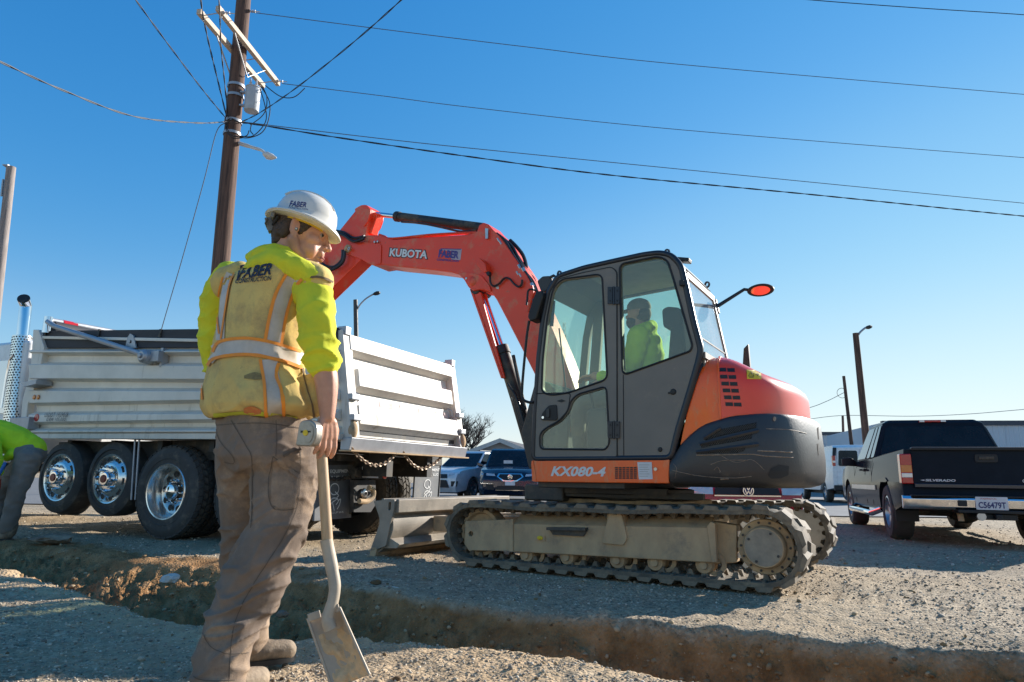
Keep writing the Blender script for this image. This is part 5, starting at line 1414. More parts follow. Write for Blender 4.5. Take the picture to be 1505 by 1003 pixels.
# --- tailgate at the rear: leaning plate, ribs, hinges, chains
TG = M['tailgate_metal']
def tx(px, py, d=0.0): return T.x(px, py, XR-d)
c_bl, c_br = tx(508, 641), tx(677, 655)
lean = 0.10
tl2 = T.y(493, 491, HS); XT = tl2.x                      # the top edge's own x
def tgp(px, py, d=0.0):
    """point on the leaning tailgate plane (through the bottom and top edges), pushed out by d"""
    zb_, zt_ = c_bl.z, tl2.z
    nrm = V((-(zt_-zb_), 0, -(XT-XR)*-1)).normalized()
    nrm = V((-(zt_-zb_), 0, (XT-XR))).normalized()
    p0 = V((XR, 0, zb_))+nrm*d
    o_, dd = T._ray(px, py); return o_ + dd*((p0-o_).dot(nrm)/dd.dot(nrm))
n_t = V((-(tl2.z-c_bl.z), 0, (XT-XR))).normalized()
YR = tgp(674, 655).y
def tgy(u, v, d=0.0):
    """u 0..1 from the left edge to the right edge, v 0..1 bottom to top"""
    z = c_bl.z+(tl2.z-c_bl.z)*v; x = XR+(XT-XR)*v
    return V((x, HS+0.0+(YR-HS)*u, z))+n_t*d
gate = MB().prism([tgy(0.02, 0), tgy(0.98, 0), tgy(0.98, 1.0), tgy(0.02, 1.0)], -n_t*0.06).build('tailgate', TG, trk)
def trib(v0, v1, u0=0.07, u1=0.93, d=0.11, ch=0.35, name='tailgate_rib'):
    r_ = []
    for u in (u0, u1):
        e = 0.015 if u == u0 else -0.015
        r_.append([tgy(u, v0, 0.001), tgy(u+e, v0+(v1-v0)*ch*0.55, d), tgy(u+e, v1-(v1-v0)*ch*0.12, d), tgy(u, v1, 0.001)])
    return MB().loft(r_).build(name, TG, gate, angle=20, bevel=0.006)
trib(0.80, 1.0, 0.03, 0.97); trib(0.44, 0.665); trib(0.06, 0.30, 0.05, 0.95)
for u0, u1 in ((0.0, 0.06), (0.945, 1.0)):
    MB().prism([tgy(u0, -0.03), tgy(u1, -0.03), tgy(u1, 1.03), tgy(u0, 1.03)], n_t*0.10).build('tailgate_post', TG, gate, bevel=0.01)
for v, s in ((0.245, 0.13),):
    for k in range(4):
        u = 0.28+k*0.17
        a, b_, c_, d_ = tgy(u, 0.335), tgy(u+0.11, 0.335), tgy(u+0.11, 0.395), tgy(u, 0.395)
        MB().add([p+n_t*0.004 for p in (a, b_, c_, d_)], [(0, 1, 2, 3)]).build('reflective_tape', mat('faded_tape', (0.55, 0.30, 0.27), 0.6, col2=(0.58, 0.5, 0.45), scale=12) if 'faded_tape' not in M else M['faded_tape'], gate, fix=False)
c = tgy(0.42, 0.72, 0.004); u_ = V((0, -1, 0)); v_ = u_.cross(n_t).normalized()
MB().add([c+(u_*math.cos(a)*0.10+v_*math.sin(a)*0.045) for a in np.linspace(0, 6.283, 21)[:-1]], [tuple(range(20))]).build('maker_badge', M['galvanised'], gate, fix=False)
# gate hooks, latches, hinges at both ends
for u, s in ((0.03, 1), (0.97, -1)):
    for v in (0.36, 0.16):
        c = tgy(u, v, 0.10); MB().box(c+V((-0.05, -0.07, -0.035)), c+V((0.02, 0.07, 0.035))).build('gate_hinge', M['galvanised'], gate, bevel=0.012)
    c = tgy(u-0.01*s, 0.04, 0.09); MB().ell(c, (0.05, 0.06, 0.10)).build('gate_latch', M['mud_steel'], gate)
    c = tgy(u, 1.0, 0.06); MB().box(c+V((-0.06, -0.05, -0.02)), c+V((0.06, 0.05, 0.08))).build('gate_hook', M['galvanised'], gate, bevel=0.01)
    c = tgy(u+0.055*s, 0.40, 0.02); MB().tube([c+V((0, 0.03, 0.05)), c+V((-0.05, 0.0, 0.02)), c+V((-0.05, -0.02, -0.05)), c+V((0, -0.03, -0.07))], 0.012, 6).build('gate_ring', M['galvanised'], gate)
for v in (0.75, 0.52):
    c = tgy(1.0, v, 0.05); MB().lathe([(0, 0.02), (0.03, 0.015), (0.035, 0)], c, (0, -1, 0), 12).build('side_lamp', M['lamp_red'], trk)
# rear crossbeam under the gate
MB().loft([[V((XR-0.10, y, c_bl.z-0.15)), V((XR-0.13, y, c_bl.z-0.02)), V((XR+0.02, y, c_bl.z-0.02)), V((XR+0.02, y, c_bl.z-0.15))] for y in (HS+0.02, YR-0.02)]).build('rear_beam', M['galvanised'], trk, bevel=0.006)
MB().box((XR-0.145, YR-0.04, c_bl.z-0.165), (XR+0.02, HS+0.04, c_bl.z-0.15)).build('beam_lip', M['mud_steel'], trk)
# mud flaps with print
mat('flap', (0.15, 0.155, 0.16), 0.6, col2=(0.10, 0.105, 0.11), scale=4, dirt=(0.28, 0.25, 0.2), dirt_amt=0.3, dirt_scale=3)
XFp = XR+0.42
def flap(corner_px, label=None):
    P = [T.x(x, y, XFp) for x, y in corner_px]
    f_ = MB().prism(P, (0.025, 0, 0)).build('mud_flap', M['flap'], trk)
    top = MB().prism([P[3]+V((-0.004, 0, -0.12)), P[2]+V((-0.004, 0, -0.12)), P[2]+V((-0.004, 0, 0.02)), P[3]+V((-0.004, 0, 0.02))], (-0.006, 0, 0)).build('flap_hanger', M['frame_black'], f_)
    W = lambda u, v: (P[0]*(1-u)+P[1]*u)*(1-v)+(P[3]*(1-u)+P[2]*u)*v + V((-0.006, 0, 0))
    def tq(body, u0, u1, v0, v1, bold=0.03):
        lettering('lettering', body, [W(u0, v0), W(u1, v0), W(u1, v1), W(u0, v1)], M['white_print'], f_, bold=bold)
    tq('DSW EQUIPMENT', 0.07, 0.93, 0.70, 0.765); tq('& REPAIR, LLC', 0.12, 0.88, 0.61, 0.665)
    # looped white emblem: a ring with a trailing figure below
    m = MB()
    def stroke(pts, wd=0.012):
        pts = spline([W(u, v) for u, v in pts], 6)
        for i in range(len(pts)-1):
            d = (pts[i+1]-pts[i]); 
            if d.length < 1e-6: continue
            n_ = V((1, 0, 0)).cross(d.normalized())*wd*0.5
            m.add([pts[i]-n_, pts[i+1]-n_, pts[i+1]+n_, pts[i]+n_], [(0, 1, 2, 3)])
    stroke([(0.48+0.12*math.cos(a), 0.46+0.085*math.sin(a)) for a in np.linspace(0, 6.283, 13)])
    stroke([(0.50, 0.42), (0.60, 0.36), (0.56, 0.33), (0.60, 0.27), (0.54, 0.22)])
    stroke([(0.36, 0.26), (0.44, 0.32), (0.56, 0.31), (0.42, 0.25), (0.36, 0.19)])
    stroke([(0.60, 0.28), (0.66, 0.30), (0.64, 0.22), (0.58, 0.15)]); stroke([(0.44, 0.26), (0.48, 0.18), (0.50, 0.13)])
    m.build('emblem', M['white_print'], f_, fix=False)
    tq('PUYALLUP WA', 0.24, 0.76, 0.085, 0.115, 0.0)
    MB().bar(W(0.95, 0.06), W(0.97, 0.88), 0.006, 0.012, (1, 0, 0)).build('flap_stay', M['frame_black'], f_)
flap(((462, 766), (516, 761), (521, 668), (466, 668)))
flap(((607, 748), (645, 744), (649, 672), (612, 672)))
# the plate, tail lamps, tow hook between the flaps
lb = [T.x(x, y, XR+0.30) for x, y in ((522, 704), (577, 705), (577, 686), (522, 686))]
box = MB().prism(lb, (0.10, 0, 0)).build('lamp_box', M['frame_black'], trk)
pq = [T.x(x, y, XR+0.29) for x, y in ((533, 702), (556, 703), (556, 686), (533, 686))]
pl = MB().prism(pq, (0.008, 0, 0)).build('number_plate', M['plate_white'], trk)
f_ = lambda u, v: (pq[0]*(1-u)+pq[1]*u)*(1-v)+(pq[3]*(1-u)+pq[2]*u)*v+V((-0.004, 0, 0))
lettering('lettering', 'C18775C', [f_(0.08, 0.2), f_(0.92, 0.2), f_(0.92, 0.75), f_(0.08, 0.75)], M['blue_print'], pl, bold=0.03)
for px, py, r_ in ((566, 695, 0.075), (526, 694, 0.06), (543, 673, 0.035)):
    c = T.x(px, py, XR+0.29)
    MB().lathe([(0, -0.02), (r_*0.8, -0.016), (r_, 0)], c, (1, 0, 0), 18).build('tail_lamp', M['lamp_red'] if px != 526 else M['frame_black'], trk)
h = [T.x(x, y, XR+0.24) for x, y in ((545, 712), (547, 722), (540, 728), (532, 727))]
hk = spline([T.x(x, y, XR+0.22) for x, y in ((528, 737), (540, 737), (548, 730), (548, 720), (542, 717))], 5)
MB().tube(hk, 0.03, 8).build('tow_hook', M['mud_steel'], trk)
c = T.x(535, 725, XR+0.25); MB().lathe([(0.02, -0.03), (0.05, -0.02), (0.06, 0)], c, (1, 0, 0), 14).build('hitch_pin', M['worn_steel'], trk)
q = [T.x(x, y, XR+0.28) for x, y in ((520, 753), (545, 753), (552, 742), (552, 706), (520, 706))]
MB().prism(q, (0.05, 0, 0)).build('hitch_plate', M['frame_black'], trk)
MB().box((XR+0.3, -0.9, 0.95), (XR+0.4, 0.9, 1.08)).build('rear_cross_member', M['frame_black'], trk)
# chains that hold the gate
def chain(pxs, X_, parent=trk, m='galvanised', r=0.008):
    pts = spline([T.x(x, y, X_) for x, y in pxs], 14); c_ = MB()
    fine = [pts[0]]; acc = 0
    for a, b_ in zip(pts[:-1], pts[1:]):
        n_ = max(1, int((b_-a).length/0.004))
        for k in range(n_):
            fine.append(a.lerp(b_, (k+1)/n_))
    step = 0.042; s = 0; last = fine[0]; links = []; tot = 0
    for p in fine[1:]:
        tot += (p-last).length; last = p
        if tot >= step: tot = 0; links.append(p)
    for i in range(len(links)-1):
        p = links[i]; d = (links[i+1]-p).normalized(); u, w, _ = basis(d)
        if i % 2: u = w
        ring = [p+d*(0.030*math.cos(a))+u*(0.017*math.sin(a)) for a in np.linspace(0, 6.283, 11)]
        c_.tube(ring, r, 5, cap=False)
    c_.build('chain', M[m], parent, fix=False)
mat('chain_rust', (0.42, 0.33, 0.24), 0.5, metal=0.4, col2=(0.25, 0.15, 0.09), scale=25)
chain([(514, 655), (524, 668), (537, 679), (550, 684), (566, 681), (580, 669), (586, 662)], XR-0.09, m='chain_rust')
chain([(590, 661), (597, 672), (608, 684), (622, 689), (640, 680), (655, 665)], XR-0.09, m='chain_rust')
chain([(470, 694), (478, 701), (490, 704), (506, 703), (520, 698)], XFp-0.05, m='frame_black', r=0.011)

# ------------------------------------------------------------------ excavator
E = Fr((1.19, 6.81, 0), R(149.7))
exc = root('excavator', 'orange tracked excavator with grey cab, its red boom reaching over the dump truck', 'excavator', E)
def zc(x, y): return 760+x/2.7104, 350+y/2.7104          # enlarged views used for measuring
def z5(x, y): return 440+x/3.134, 280+y/3.134
def z6(x, y): return 980+x/4.181, 500+y/4.181
def z2(x, y): return 640+x/2.508, 660+y/2.508
def zb6(x, y): return 470+x/2.949, 480+y/2.949
def ey(fn, pts, y): return [E.y(*fn(*p), y) for p in pts]
# --- crawler tracks
R1, R2 = 0.270, 0.288
C1, C2 = V((1.155, 0, 0.296)), V((-1.395, 0, 0.315))
def track_path(n_lug):
    """closed outline of the belt's outer face as (point, tangent)"""
    pts = []
    for k in range(13):
        a = math.radians(-90-k*15); pts.append(V((C2.x+R2*math.cos(a), 0, C2.z+R2*math.sin(a))))
    for k in range(1, 14):
        f = k/14; p = V((C2.x*(1-f)+C1.x*f, 0, (C2.z+R2)*(1-f)+(C1.z+R1)*f)); p.z -= 0.022*math.sin(math.pi*f)+0.006*math.sin(f*19); pts.append(p)
    for k in range(13):
        a = math.radians(90-k*15); pts.append(V((C1.x+R1*math.cos(a), 0, C1.z+R1*math.sin(a))))
    for k in range(1, 14):
        f = k/14; pts.append(V((C1.x*(1-f)+C2.x*f, 0, (C1.z-R1)*(1-f)+(C2.z-R2)*f)))
    L_ = [0]
    for i in range(len(pts)): L_.append(L_[-1]+(pts[(i+1) % len(pts)]-pts[i]).length)
    tot = L_[-1]; out = []
    for k in range(n_lug):
        s = tot*k/n_lug; i = max(j for j in range(len(pts)) if L_[j] <= s+1e-9)
        f = (s-L_[i])/(L_[i+1]-L_[i]); p = pts[i].lerp(pts[(i+1) % len(pts)], f)
        out.append(p)
    res = []
    for k in range(n_lug):
        t_ = (out[(k+1) % n_lug]-out[k-1]).normalized(); res.append((out[k], t_))
    return res
NB = 132
belt = track_path(NB); NL = 38
lugs = track_path(NL)
W0, W1 = 0.65, 1.10
def track(side):
    m = MB(); sec = []
    for p, t_ in belt:
        n_ = V((t_.z, 0, -t_.x)); n_ = n_ if n_.dot(p-V((-0.13, 0, 0.33))) > 0 else -n_
        sec.append((p, n_))
    ring = []
    for p, n_ in sec:
        ring.append([p+V((0, side*W1, 0))-n_*0.012, p+V((0, side*(W1-0.03), 0)), p+V((0, side*(W0+0.03), 0)), p+V((0, side*W0, 0))-n_*0.012, p+V((0, side*W0, 0))-n_*0.045, p+V((0, side*W1, 0))-n_*0.045])
    n = len(ring)
    for i in range(n): m.v.extend(tuple(q) for q in ring[i])
    for i in range(n):
        for k in range(6):
            a, b_ = i*6+k, i*6+(k+1) % 6; c, d = ((i+1) % n)*6+(k+1) % 6, ((i+1) % n)*6+k
            m.f.append((a, b_, c, d))
    tr = m.build('track', M['track_rubber'], exc, angle=40)
    for kind, (y0, y1, off) in enumerate(((W1+0.004, W1-0.24, 0), (W0+0.24, W0-0.004, 0.5))):
        lm = MB()
        pr = [(-0.068, -0.012), (-0.050, 0.018), (0.038, 0.024), (0.066, -0.012)]
        vs0 = [V((x, side*y0, z)) for x, z in pr]; vs1 = [V((x*0.85+(0.028 if kind == 0 else -0.028), side*y1, z)) for x, z in pr]
        lm.loft([vs0, vs1]); lme = lm.mesh('tread_lug', 25); lme.materials.append(M['lug_rubber'])
        pa = track_path(NL*2)
        for k in range(NL):
            p, t_ = pa[(2*k+(1 if off else 0)) % (NL*2)]
            n_ = V((t_.z, 0, -t_.x)); n_ = n_ if n_.dot(p-V((-0.13, 0, 0.33))) > 0 else -n_
            o = link('tread_lug', lme, tr); o.location = p-n_*0.004
            x_ = V((n_.z, 0, -n_.x)); o.rotation_euler = Matrix(((x_.x, 0, n_.x), (0, 1, 0), (x_.z, 0, n_.z))).to_euler()
    gm = MB()                                             # inner guide teeth in two rows
    for k, (p, t_) in enumerate(track_path(60)):
        n_ = V((t_.z, 0, -t_.x)); n_ = n_ if n_.dot(p-V((-0.13, 0, 0.33))) > 0 else -n_
        for yc in (0.79, 0.95):
            q = p-n_*0.045; gm.loft([[q+t_*0.03+V((0, side*(yc-0.03), 0)), q-t_*0.03+V((0, side*(yc-0.03), 0)), q-t_*0.03+V((0, side*(yc+0.03), 0)), q+t_*0.03+V((0, side*(yc+0.03), 0))],
                     [q-n_*0.045+t_*0.012+V((0, side*(yc-0.02), 0)), q-n_*0.045-t_*0.012+V((0, side*(yc-0.02), 0)), q-n_*0.045-t_*0.012+V((0, side*(yc+0.02), 0)), q-n_*0.045+t_*0.012+V((0, side*(yc+0.02), 0))]])
        q = p-n_*0.045                                    # cross bars that show as ribs inside the belt
        gm.prism([q+t_*0.012+V((0, side*(W0+0.02), 0)), q-t_*0.012+V((0, side*(W0+0.02), 0)), q-t_*0.012-n_*0.008+V((0, side*(W0+0.02), 0)), q+t_*0.012-n_*0.008+V((0, side*(W0+0.02), 0))], (0, side*0.41, 0))
    o = gm.build('guide_teeth', M['track_rubber'], tr, fix=False, angle=20); o['kind'] = 'stuff'
    Ms = M['mud_steel']
    # idler, sprocket, final drive
    idl = MB(); idl.lathe([(0.0, 0.055), (0.09, 0.055), (0.10, 0.02), (0.165, 0.012), (0.18, 0.05), (0.21, 0.05), (0.215, 0.02), (0.215, -0.1), (0.0, -0.1)], (C1.x-0.02, side*0.90, C1.z-0.005), (0, side, 0), 40); idl.build('idler_wheel', Ms, exc, angle=30)
    sp = MB(); nt_ = 17
    pr = []
    for k in range(nt_):
        for da, rr in ((-0.32, 0.21), (-0.16, 0.243), (0.16, 0.243), (0.32, 0.21)):
            a = 2*math.pi*(k+da)/nt_; pr.append(V((C2.x+rr*math.cos(a), side*0.86, C2.z+rr*math.sin(a))))
    sp.prism(pr, (0, side*0.04, 0)); spo = sp.build('sprocket', M['worn_steel'], exc, angle=30)
    fd = MB().lathe([(0.202, 0.90), (0.202, 0.955), (0.195, 0.965), (0.155, 0.965), (0.15, 1.03), (0.14, 1.045), (0.0, 1.045)], V((C2.x, 0, C2.z)), (0, side, 0), 48) if side > 0 else MB().lathe([(0.202, 0.90), (0.202, 0.955), (0.195, 0.965), (0.155, 0.965), (0.15, 1.03), (0.14, 1.045), (0.0, 1.045)], V((C2.x, 0, C2.z)), (0, side, 0), 48)
    fdo = fd.build('final_drive', Ms, exc, angle=30)
    MB().lathe([(0.0, 1.047), (0.133, 1.047), (0.133, 1.044)], V((C2.x, 0, C2.z)), (0, side, 0), 40).build('drive_cover', M['drive_cover'], fdo)
    bm_ = MB().lathe([(0.010, 0), (0.010, 0.010), (0, 0.010)], (0, 0, 0), (0, side, 0), 6).mesh('bolt', 20); bm_.materials.append(M['dark_steel'])
    for k in range(14):
        a = 2*math.pi*k/14; o = link('bolt', bm_, fdo); o.location = (C2.x+0.176*math.cos(a), side*0.965, C2.z+0.176*math.sin(a))
    for k in range(4):
        a = 2*math.pi*k/4+0.5; o = link('bolt', bm_, fdo); o.location = (C2.x+0.115*math.cos(a), side*1.047, C2.z+0.115*math.sin(a))
    # frame: yoke, box beam with sloping top, brackets and rollers
    def fs(pts, y): return [V((p.x, side*p.y, p.z)) for p in ey(z2, pts, y)]
    fy = 1.03
    MB().plate(rnd(fs([(110, 266), (288, 260), (286, 376), (122, 374), (108, 350)], fy), 0.015, 3), [[p for p in fs([(130+9*math.cos(a), 313+10*math.sin(a)) for a in np.linspace(0, 6.28, 11)[:-1]], fy)]], (0, -side*0.05, 0)).build('track_yoke', Ms, exc, bevel=0.005)
    prof = fs([(285, 275), (1012, 290), (1028, 300), (1032, 418), (1010, 420), (285, 380)], fy)
    MB().prism(prof, (0, -side*0.3, 0)).build('track_frame', Ms, exc, bevel=0.012)
    top = fs([(285, 275), (1012, 290)], fy)
    MB().loft([[p, p+V((0, -side*0.02, 0.01)), p+V((0, -side*0.14, 0.075)), p+V((0, -side*0.28, 0.0))] for p in top]).build('frame_slope', Ms, exc, bevel=0.006)
    e0 = fs([(285, 258), (285, 378), (270, 378), (270, 262)], fy+0.012); MB().prism(e0, (0, -side*0.07, 0)).build('yoke_flange', Ms, exc)
    q = fs([(1008, 272), (1028, 268), (1110, 282), (1110, 420), (1020, 425), (1012, 330)], fy-0.10); MB().prism(q, (0, -side*0.12, 0)).build('motor_bracket', Ms, exc, bevel=0.01)
    q = fs([(1000, 285), (1014, 268), (1030, 275), (1036, 418), (1018, 420)], fy+0.01); MB().prism(q, (0, -side*0.06, 0)).build('end_flange', Ms, exc, bevel=0.006)
    q = rnd(fs([(612, 348), (628, 282), (640, 236), (682, 234), (694, 275), (706, 330), (692, 356)], fy+0.02), 0.02, 3); MB().prism(q, (0, -side*0.05, 0)).build('roller_bracket', M['mud_steel'], exc, bevel=0.006)
    c = E.y(*z2(660, 255), fy); MB().lathe([(0.0, 0.02), (0.055, 0.015), (0.075, 0.0), (0.075, -0.2), (0, -0.2)], V((c.x, side*(fy-0.02), c.z)), (0, side, 0), 20).build('carrier_roller', Ms, exc)
    q = fs([(420, 288), (562, 290), (562, 300), (420, 298)], fy+0.0); MB().prism(q, (0, side*0.06, 0)).prism(fs([(424, 298), (562, 300), (548, 322), (436, 316)], fy), (0, side*0.02, 0)).build('foot_step', M['dark_steel'] if side > 0 else Ms, exc)
    c = E.y(*z2(388, 328), fy); g_ = MB().box(V((c.x-0.045, side*fy, c.z-0.022)), V((c.x+0.045, side*(fy+0.012), c.z+0.022))).build('grease_plate', Ms, exc)
    MB().ell(V((c.x, side*(fy+0.014), c.z)), (0.03, 0.012, 0.018)).build('grease_cap', M['yellow_sticker'], g_)
    for zx, zy in ((328, 398), (478, 406), (664, 418), (804, 426), (985, 436)):
        c = E.y(*z2(zx, zy-6), fy-0.02); c.y = side*(fy-0.10)
        MB().lathe([(0.0, 0.075), (0.03, 0.075), (0.035, 0.055), (0.062, 0.05), (0.07, 0.03), (0.07, -0.02), (0.05, -0.03), (0.05, -0.10), (0.07, -0.11), (0, -0.12)], c, (0, side, 0), 20).build('track_roller', Ms, exc)
        MB().lathe([(0.055, 0.0), (0.088, 0.0), (0.088, 0.025), (0.055, 0.025)], c+V((-0.075, -side*0.01, 0.01)), (0, side, 0), 18, R(0), R(360)).build('roller_guard', Ms, exc)
mat('lug_rubber', (0.24, 0.19, 0.13), 0.8, col2=(0.11, 0.09, 0.066), scale=14, dirt=(0.38, 0.31, 0.22), dirt_amt=0.3, dirt_scale=20)
mat('drive_cover', (0.36, 0.30, 0.22), 0.85, col2=(0.23, 0.195, 0.15), scale=12)
track(1); track(-1)
# --- centre frame, slewing ring, deck
MB().prism([(0.75, -0.66, 0.30), (0.75, 0.66, 0.30), (-0.85, 0.66, 0.30), (-0.85, -0.66, 0.30)], (0, 0, 0.22)).prism([(0.55, -0.5, 0.52), (0.55, 0.5, 0.52), (-0.65, 0.5, 0.52), (-0.65, -0.5, 0.52)], (0, 0, 0.09)).build('centre_frame', M['mud_steel'], exc, bevel=0.02)
MB().lathe([(0.52, 0.60), (0.54, 0.62), (0.54, 0.70), (0.50, 0.71), (0.50, 0.60)], (-0.05, 0, 0), (0, 0, 1), 48).build('slewing_ring', M['dark_steel'], exc)
MB().box((-0.22, -0.55, 0.655), (0.48, 0.60, 0.715)).build('belly_plate', M['dark_steel'], exc, bevel=0.008)
MB().box((-1.25, -0.98, 0.768), (-0.28, 0.98, 0.80)).box((-0.30, -0.98, 0.71), (0.52, 0.98, 0.802)).build('deck_frame', M['dark_steel'], exc, bevel=0.01)
a_, b_ = ey(lambda x, y: (x, y), [(810, 728), (1035, 737)], 0.55)
MB().bar(V((a_.x, 0.55, 0.655)), V((b_.x, 0.55, 0.655)), 0.06, 0.05).bar(V((0.1, 0.62, 0.69)), V((-0.55, 0.62, 0.69)), 0.05, 0.05).build('under_beam', M['dark_steel'], exc)
# --- orange sill panel under the cab door
YS = 1.055
panel = MB().prism(rnd(ey(zc, [(64, 886), (606, 880), (604, 978), (78, 972)], YS), 0.012, 3), (0, -0.05, 0)).build('sill_panel', M['orange_paint'], exc, bevel=0.008)
MB().prism(ey(zc, [(64, 886), (78, 972), (60, 968), (56, 890)], YS), (0, -0.9, 0)).build('front_sill', M['orange_paint'], exc)
MB().prism([(0.5, 0.12, 0.78), (-0.68, 0.12, 0.78), (-0.68, 1.0, 0.78), (0.5, 1.0, 0.78)], (0, 0, 0.17)).build('cab_floor', M['dark_steel'], exc)
def flat(name, fn, pts, m, parent, y=YS, off=0.003, th=0.003, r=0):
    q = ey(fn, pts, y); q = rnd(q, r, 3) if r else q
    return MB().prism([p+V((0, off, 0)) for p in q], (0, th, 0)).build(name, M[m], parent)
for r_ in range(6):
    for c in range(6):
        x0 = 391+c*15; y0 = 913+r_*8.2; flat('vent_slot', zc, [(x0, y0), (x0+11, y0), (x0+11, y0+5.4), (x0, y0+5.4)], 'black_print', panel)
pl = flat('data_plate', zc, [(480, 893), (537, 893), (541, 961), (486, 962)], 'plate_white', panel)
mat('faint_print', (0.45, 0.45, 0.43), 0.6)
for k in range(6):
    flat('print_line', zc, [(488, 903+k*9), (528-6*(k % 2), 903+k*9), (528-6*(k % 2), 905.5+k*9), (488, 905.5+k*9)], 'faint_print', pl, off=0.0065, th=0.0005)
flat('screw', zc, [(553+7*math.cos(a), 921+7*math.sin(a)) for a in np.linspace(0, 6.28, 9)[:-1]], 'worn_steel', panel, th=0.012)
lettering('lettering', 'KX080-4', ey(zc, [(134, 949), (350, 951), (356, 912), (142, 909)], YS+0.001), M['white_print'], panel, n=(0, 0.002, 0), bold=0.035, shear=0.12)
# --- cab
YC, YR_ = 1.05, 0.10
cabL = [(62, 880), (70, 690), (84, 480), (100, 330), (122, 215), (160, 152), (265, 118), (400, 88), (500, 66), (566, 58), (612, 68), (650, 108), (668, 180), (700, 328), (730, 442), (722, 484), (680, 630), (640, 760), (612, 876)]
poly = ey(zc, cabL, YC)
door_o = rnd(ey(zc, [(72, 876), (78, 690), (92, 480), (112, 320), (134, 215), (168, 165), (265, 140), (376, 118), (396, 135), (397, 868), (388, 877)], YC), 0.03, 3)
w_up = rnd(ey(zc, [(103, 612), (108, 480), (126, 320), (148, 205), (180, 170), (335, 150), (356, 560), (205, 612), (140, 622)], YC), 0.05, 5)
w_lo = rnd(ey(zc, [(97, 836), (97, 782), (122, 760), (170, 735), (206, 695), (220, 652), (245, 628), (352, 598), (364, 815), (352, 838)], YC), 0.035, 4)
w_rear = rnd(ey(zc, [(424, 543), (412, 108), (560, 78), (596, 92), (618, 160), (694, 428), (688, 448)], YC), 0.05, 5)
dopen = inset(door_o, -0.008, (0, 1, 0))
ring_o = rnd(poly, 0.03, 3)
cabm = MB(); cabm.plate(ring_o, [dopen, w_rear], (0, -0.05, 0))
cab = cabm.build('cab', M['cab_grey'], exc, bevel=0.008)
MB().tube([p+V((0, -0.015, 0)) for p in rnd(poly, 0.05, 4)]+[rnd(poly, 0.05, 4)[0]+V((0, -0.015, 0))], 0.028, 8, cap=False).build('cab_rim', M['cab_edge'], cab, angle=60)
# other side of the cab: pillar frame with two openings
yr = [V((p.x, YR_, p.z)) for p in poly]
pil = E.y(876, 500, YR_).x
inn = inset(yr, 0.075, (0, 1, 0))
def clip(pl_, f):
    out = []
    for i in range(len(pl_)):
        a, b_ = pl_[i-1], pl_[i]; fa, fb = f(a), f(b_)
        if (fa >= 0) != (fb >= 0):
            k = fa/(fa-fb); out.append(a.lerp(b_, k))
        if fb >= 0: out.append(b_)
    return out
low = 1.32
h1 = clip(clip(inn, lambda p: p.z-low), lambda p: p.x-(pil+0.05-0.09*(p.z-1.9)))
h2 = clip(clip(inn, lambda p: p.z-low), lambda p: (pil-0.05-0.09*(p.z-1.9))-p.x)
MB().plate(rnd(yr, 0.03, 3), [rnd(h1, 0.04, 3), rnd(h2, 0.04, 3)], (0, 0.05, 0)).build('cab_side', M['cab_grey'], cab)
for h_ in (h1, h2):
    MB().prism([p+V((0, 0.02, 0)) for p in inset(h_, -0.01, (0, 1, 0))], (0, 0.005, 0)).build('window', M['cab_glass'], cab)
# roof, front frame, rear frame
i_t = range(5, 10)
roof_line = [poly[i] for i in range(4, 12)]
m = MB()
m.loft([[V((p.x, YC-0.03, p.z)), V((p.x, YR_+0.03, p.z)), V((p.x*0.985, YR_+0.03, p.z-0.045)), V((p.x*0.985, YC-0.03, p.z-0.045))] for p in roof_line])
roof = m.build('roof', M['cab_grey'], cab, angle=40)
mat('headliner', (0.38, 0.37, 0.31), 0.9)
rl = [poly[i] for i in range(6, 10)]
MB().loft([[V((p.x, YC-0.06, p.z-0.05)), V((p.x, YR_+0.06, p.z-0.05)), V((p.x, YR_+0.06, p.z-0.06)), V((p.x, YC-0.06, p.z-0.06))] for p in rl]).build('headliner', M['headliner'], cab)
fl = [poly[i] for i in range(0, 5)]
MB().loft([[V((p.x-0.01, YC-0.05, p.z)), V((p.x-0.01, YR_+0.05, p.z)), V((p.x-0.016, YR_+0.05, p.z)), V((p.x-0.016, YC-0.05, p.z))] for p in fl]).build('windscreen', M['cab_glass'], cab)
def fframe(i, dz):
    p = poly[i]; return MB().bar((p.x-0.02, YC-0.03, p.z+dz), (p.x-0.02, YR_+0.03, p.z+dz), 0.05, 0.06)
fframe(0, 0.03).build('front_sill', M['cab_grey'], cab); 
pm_ = poly[1].lerp(poly[2], 0.1); MB().bar((pm_.x-0.015, YC-0.03, pm_.z), (pm_.x-0.015, YR_+0.03, pm_.z), 0.03, 0.035).build('screen_divider', M['cab_grey'], cab)
# rear window: a pane between the rear pillars
rt_, rb_ = E.y(*zc(660, 150), YC), E.y(*zc(728, 458), YC)
def rq(y, f, dx=0.0): return V((rt_.x+(rb_.x-rt_.x)*f+dx, y, rt_.z+(rb_.z-rt_.z)*f))
MB().prism([rq(YC-0.06, -0.02, -0.012), rq(YR_+0.05, -0.02, -0.012), rq(YR_+0.05, 1.0, -0.012), rq(YC-0.06, 1.0, -0.012)], (-0.008, 0, 0)).build('rear_window', M['rear_glass'], cab)
for f in (-0.02, 0.79, 1.02):
    MB().bar(rq(YC-0.03, f, -0.01), rq(YR_+0.02, f, -0.01), 0.03 if f == 0.79 else 0.05, 0.012 if f == 0.79 else 0.05).build('rear_frame', M['cab_grey' if f != 0.79 else 'black_rubber'], cab)
MB().bar(rq(YR_+0.03, -0.05, -0.01), rq(YR_+0.03, 1.05, -0.01), 0.05, 0.04).build('rear_frame', M['cab_grey'], cab)
mat('cab_cap', (0.50, 0.50, 0.50), 0.4, dirt=(0.3, 0.28, 0.25), dirt_amt=0.2)
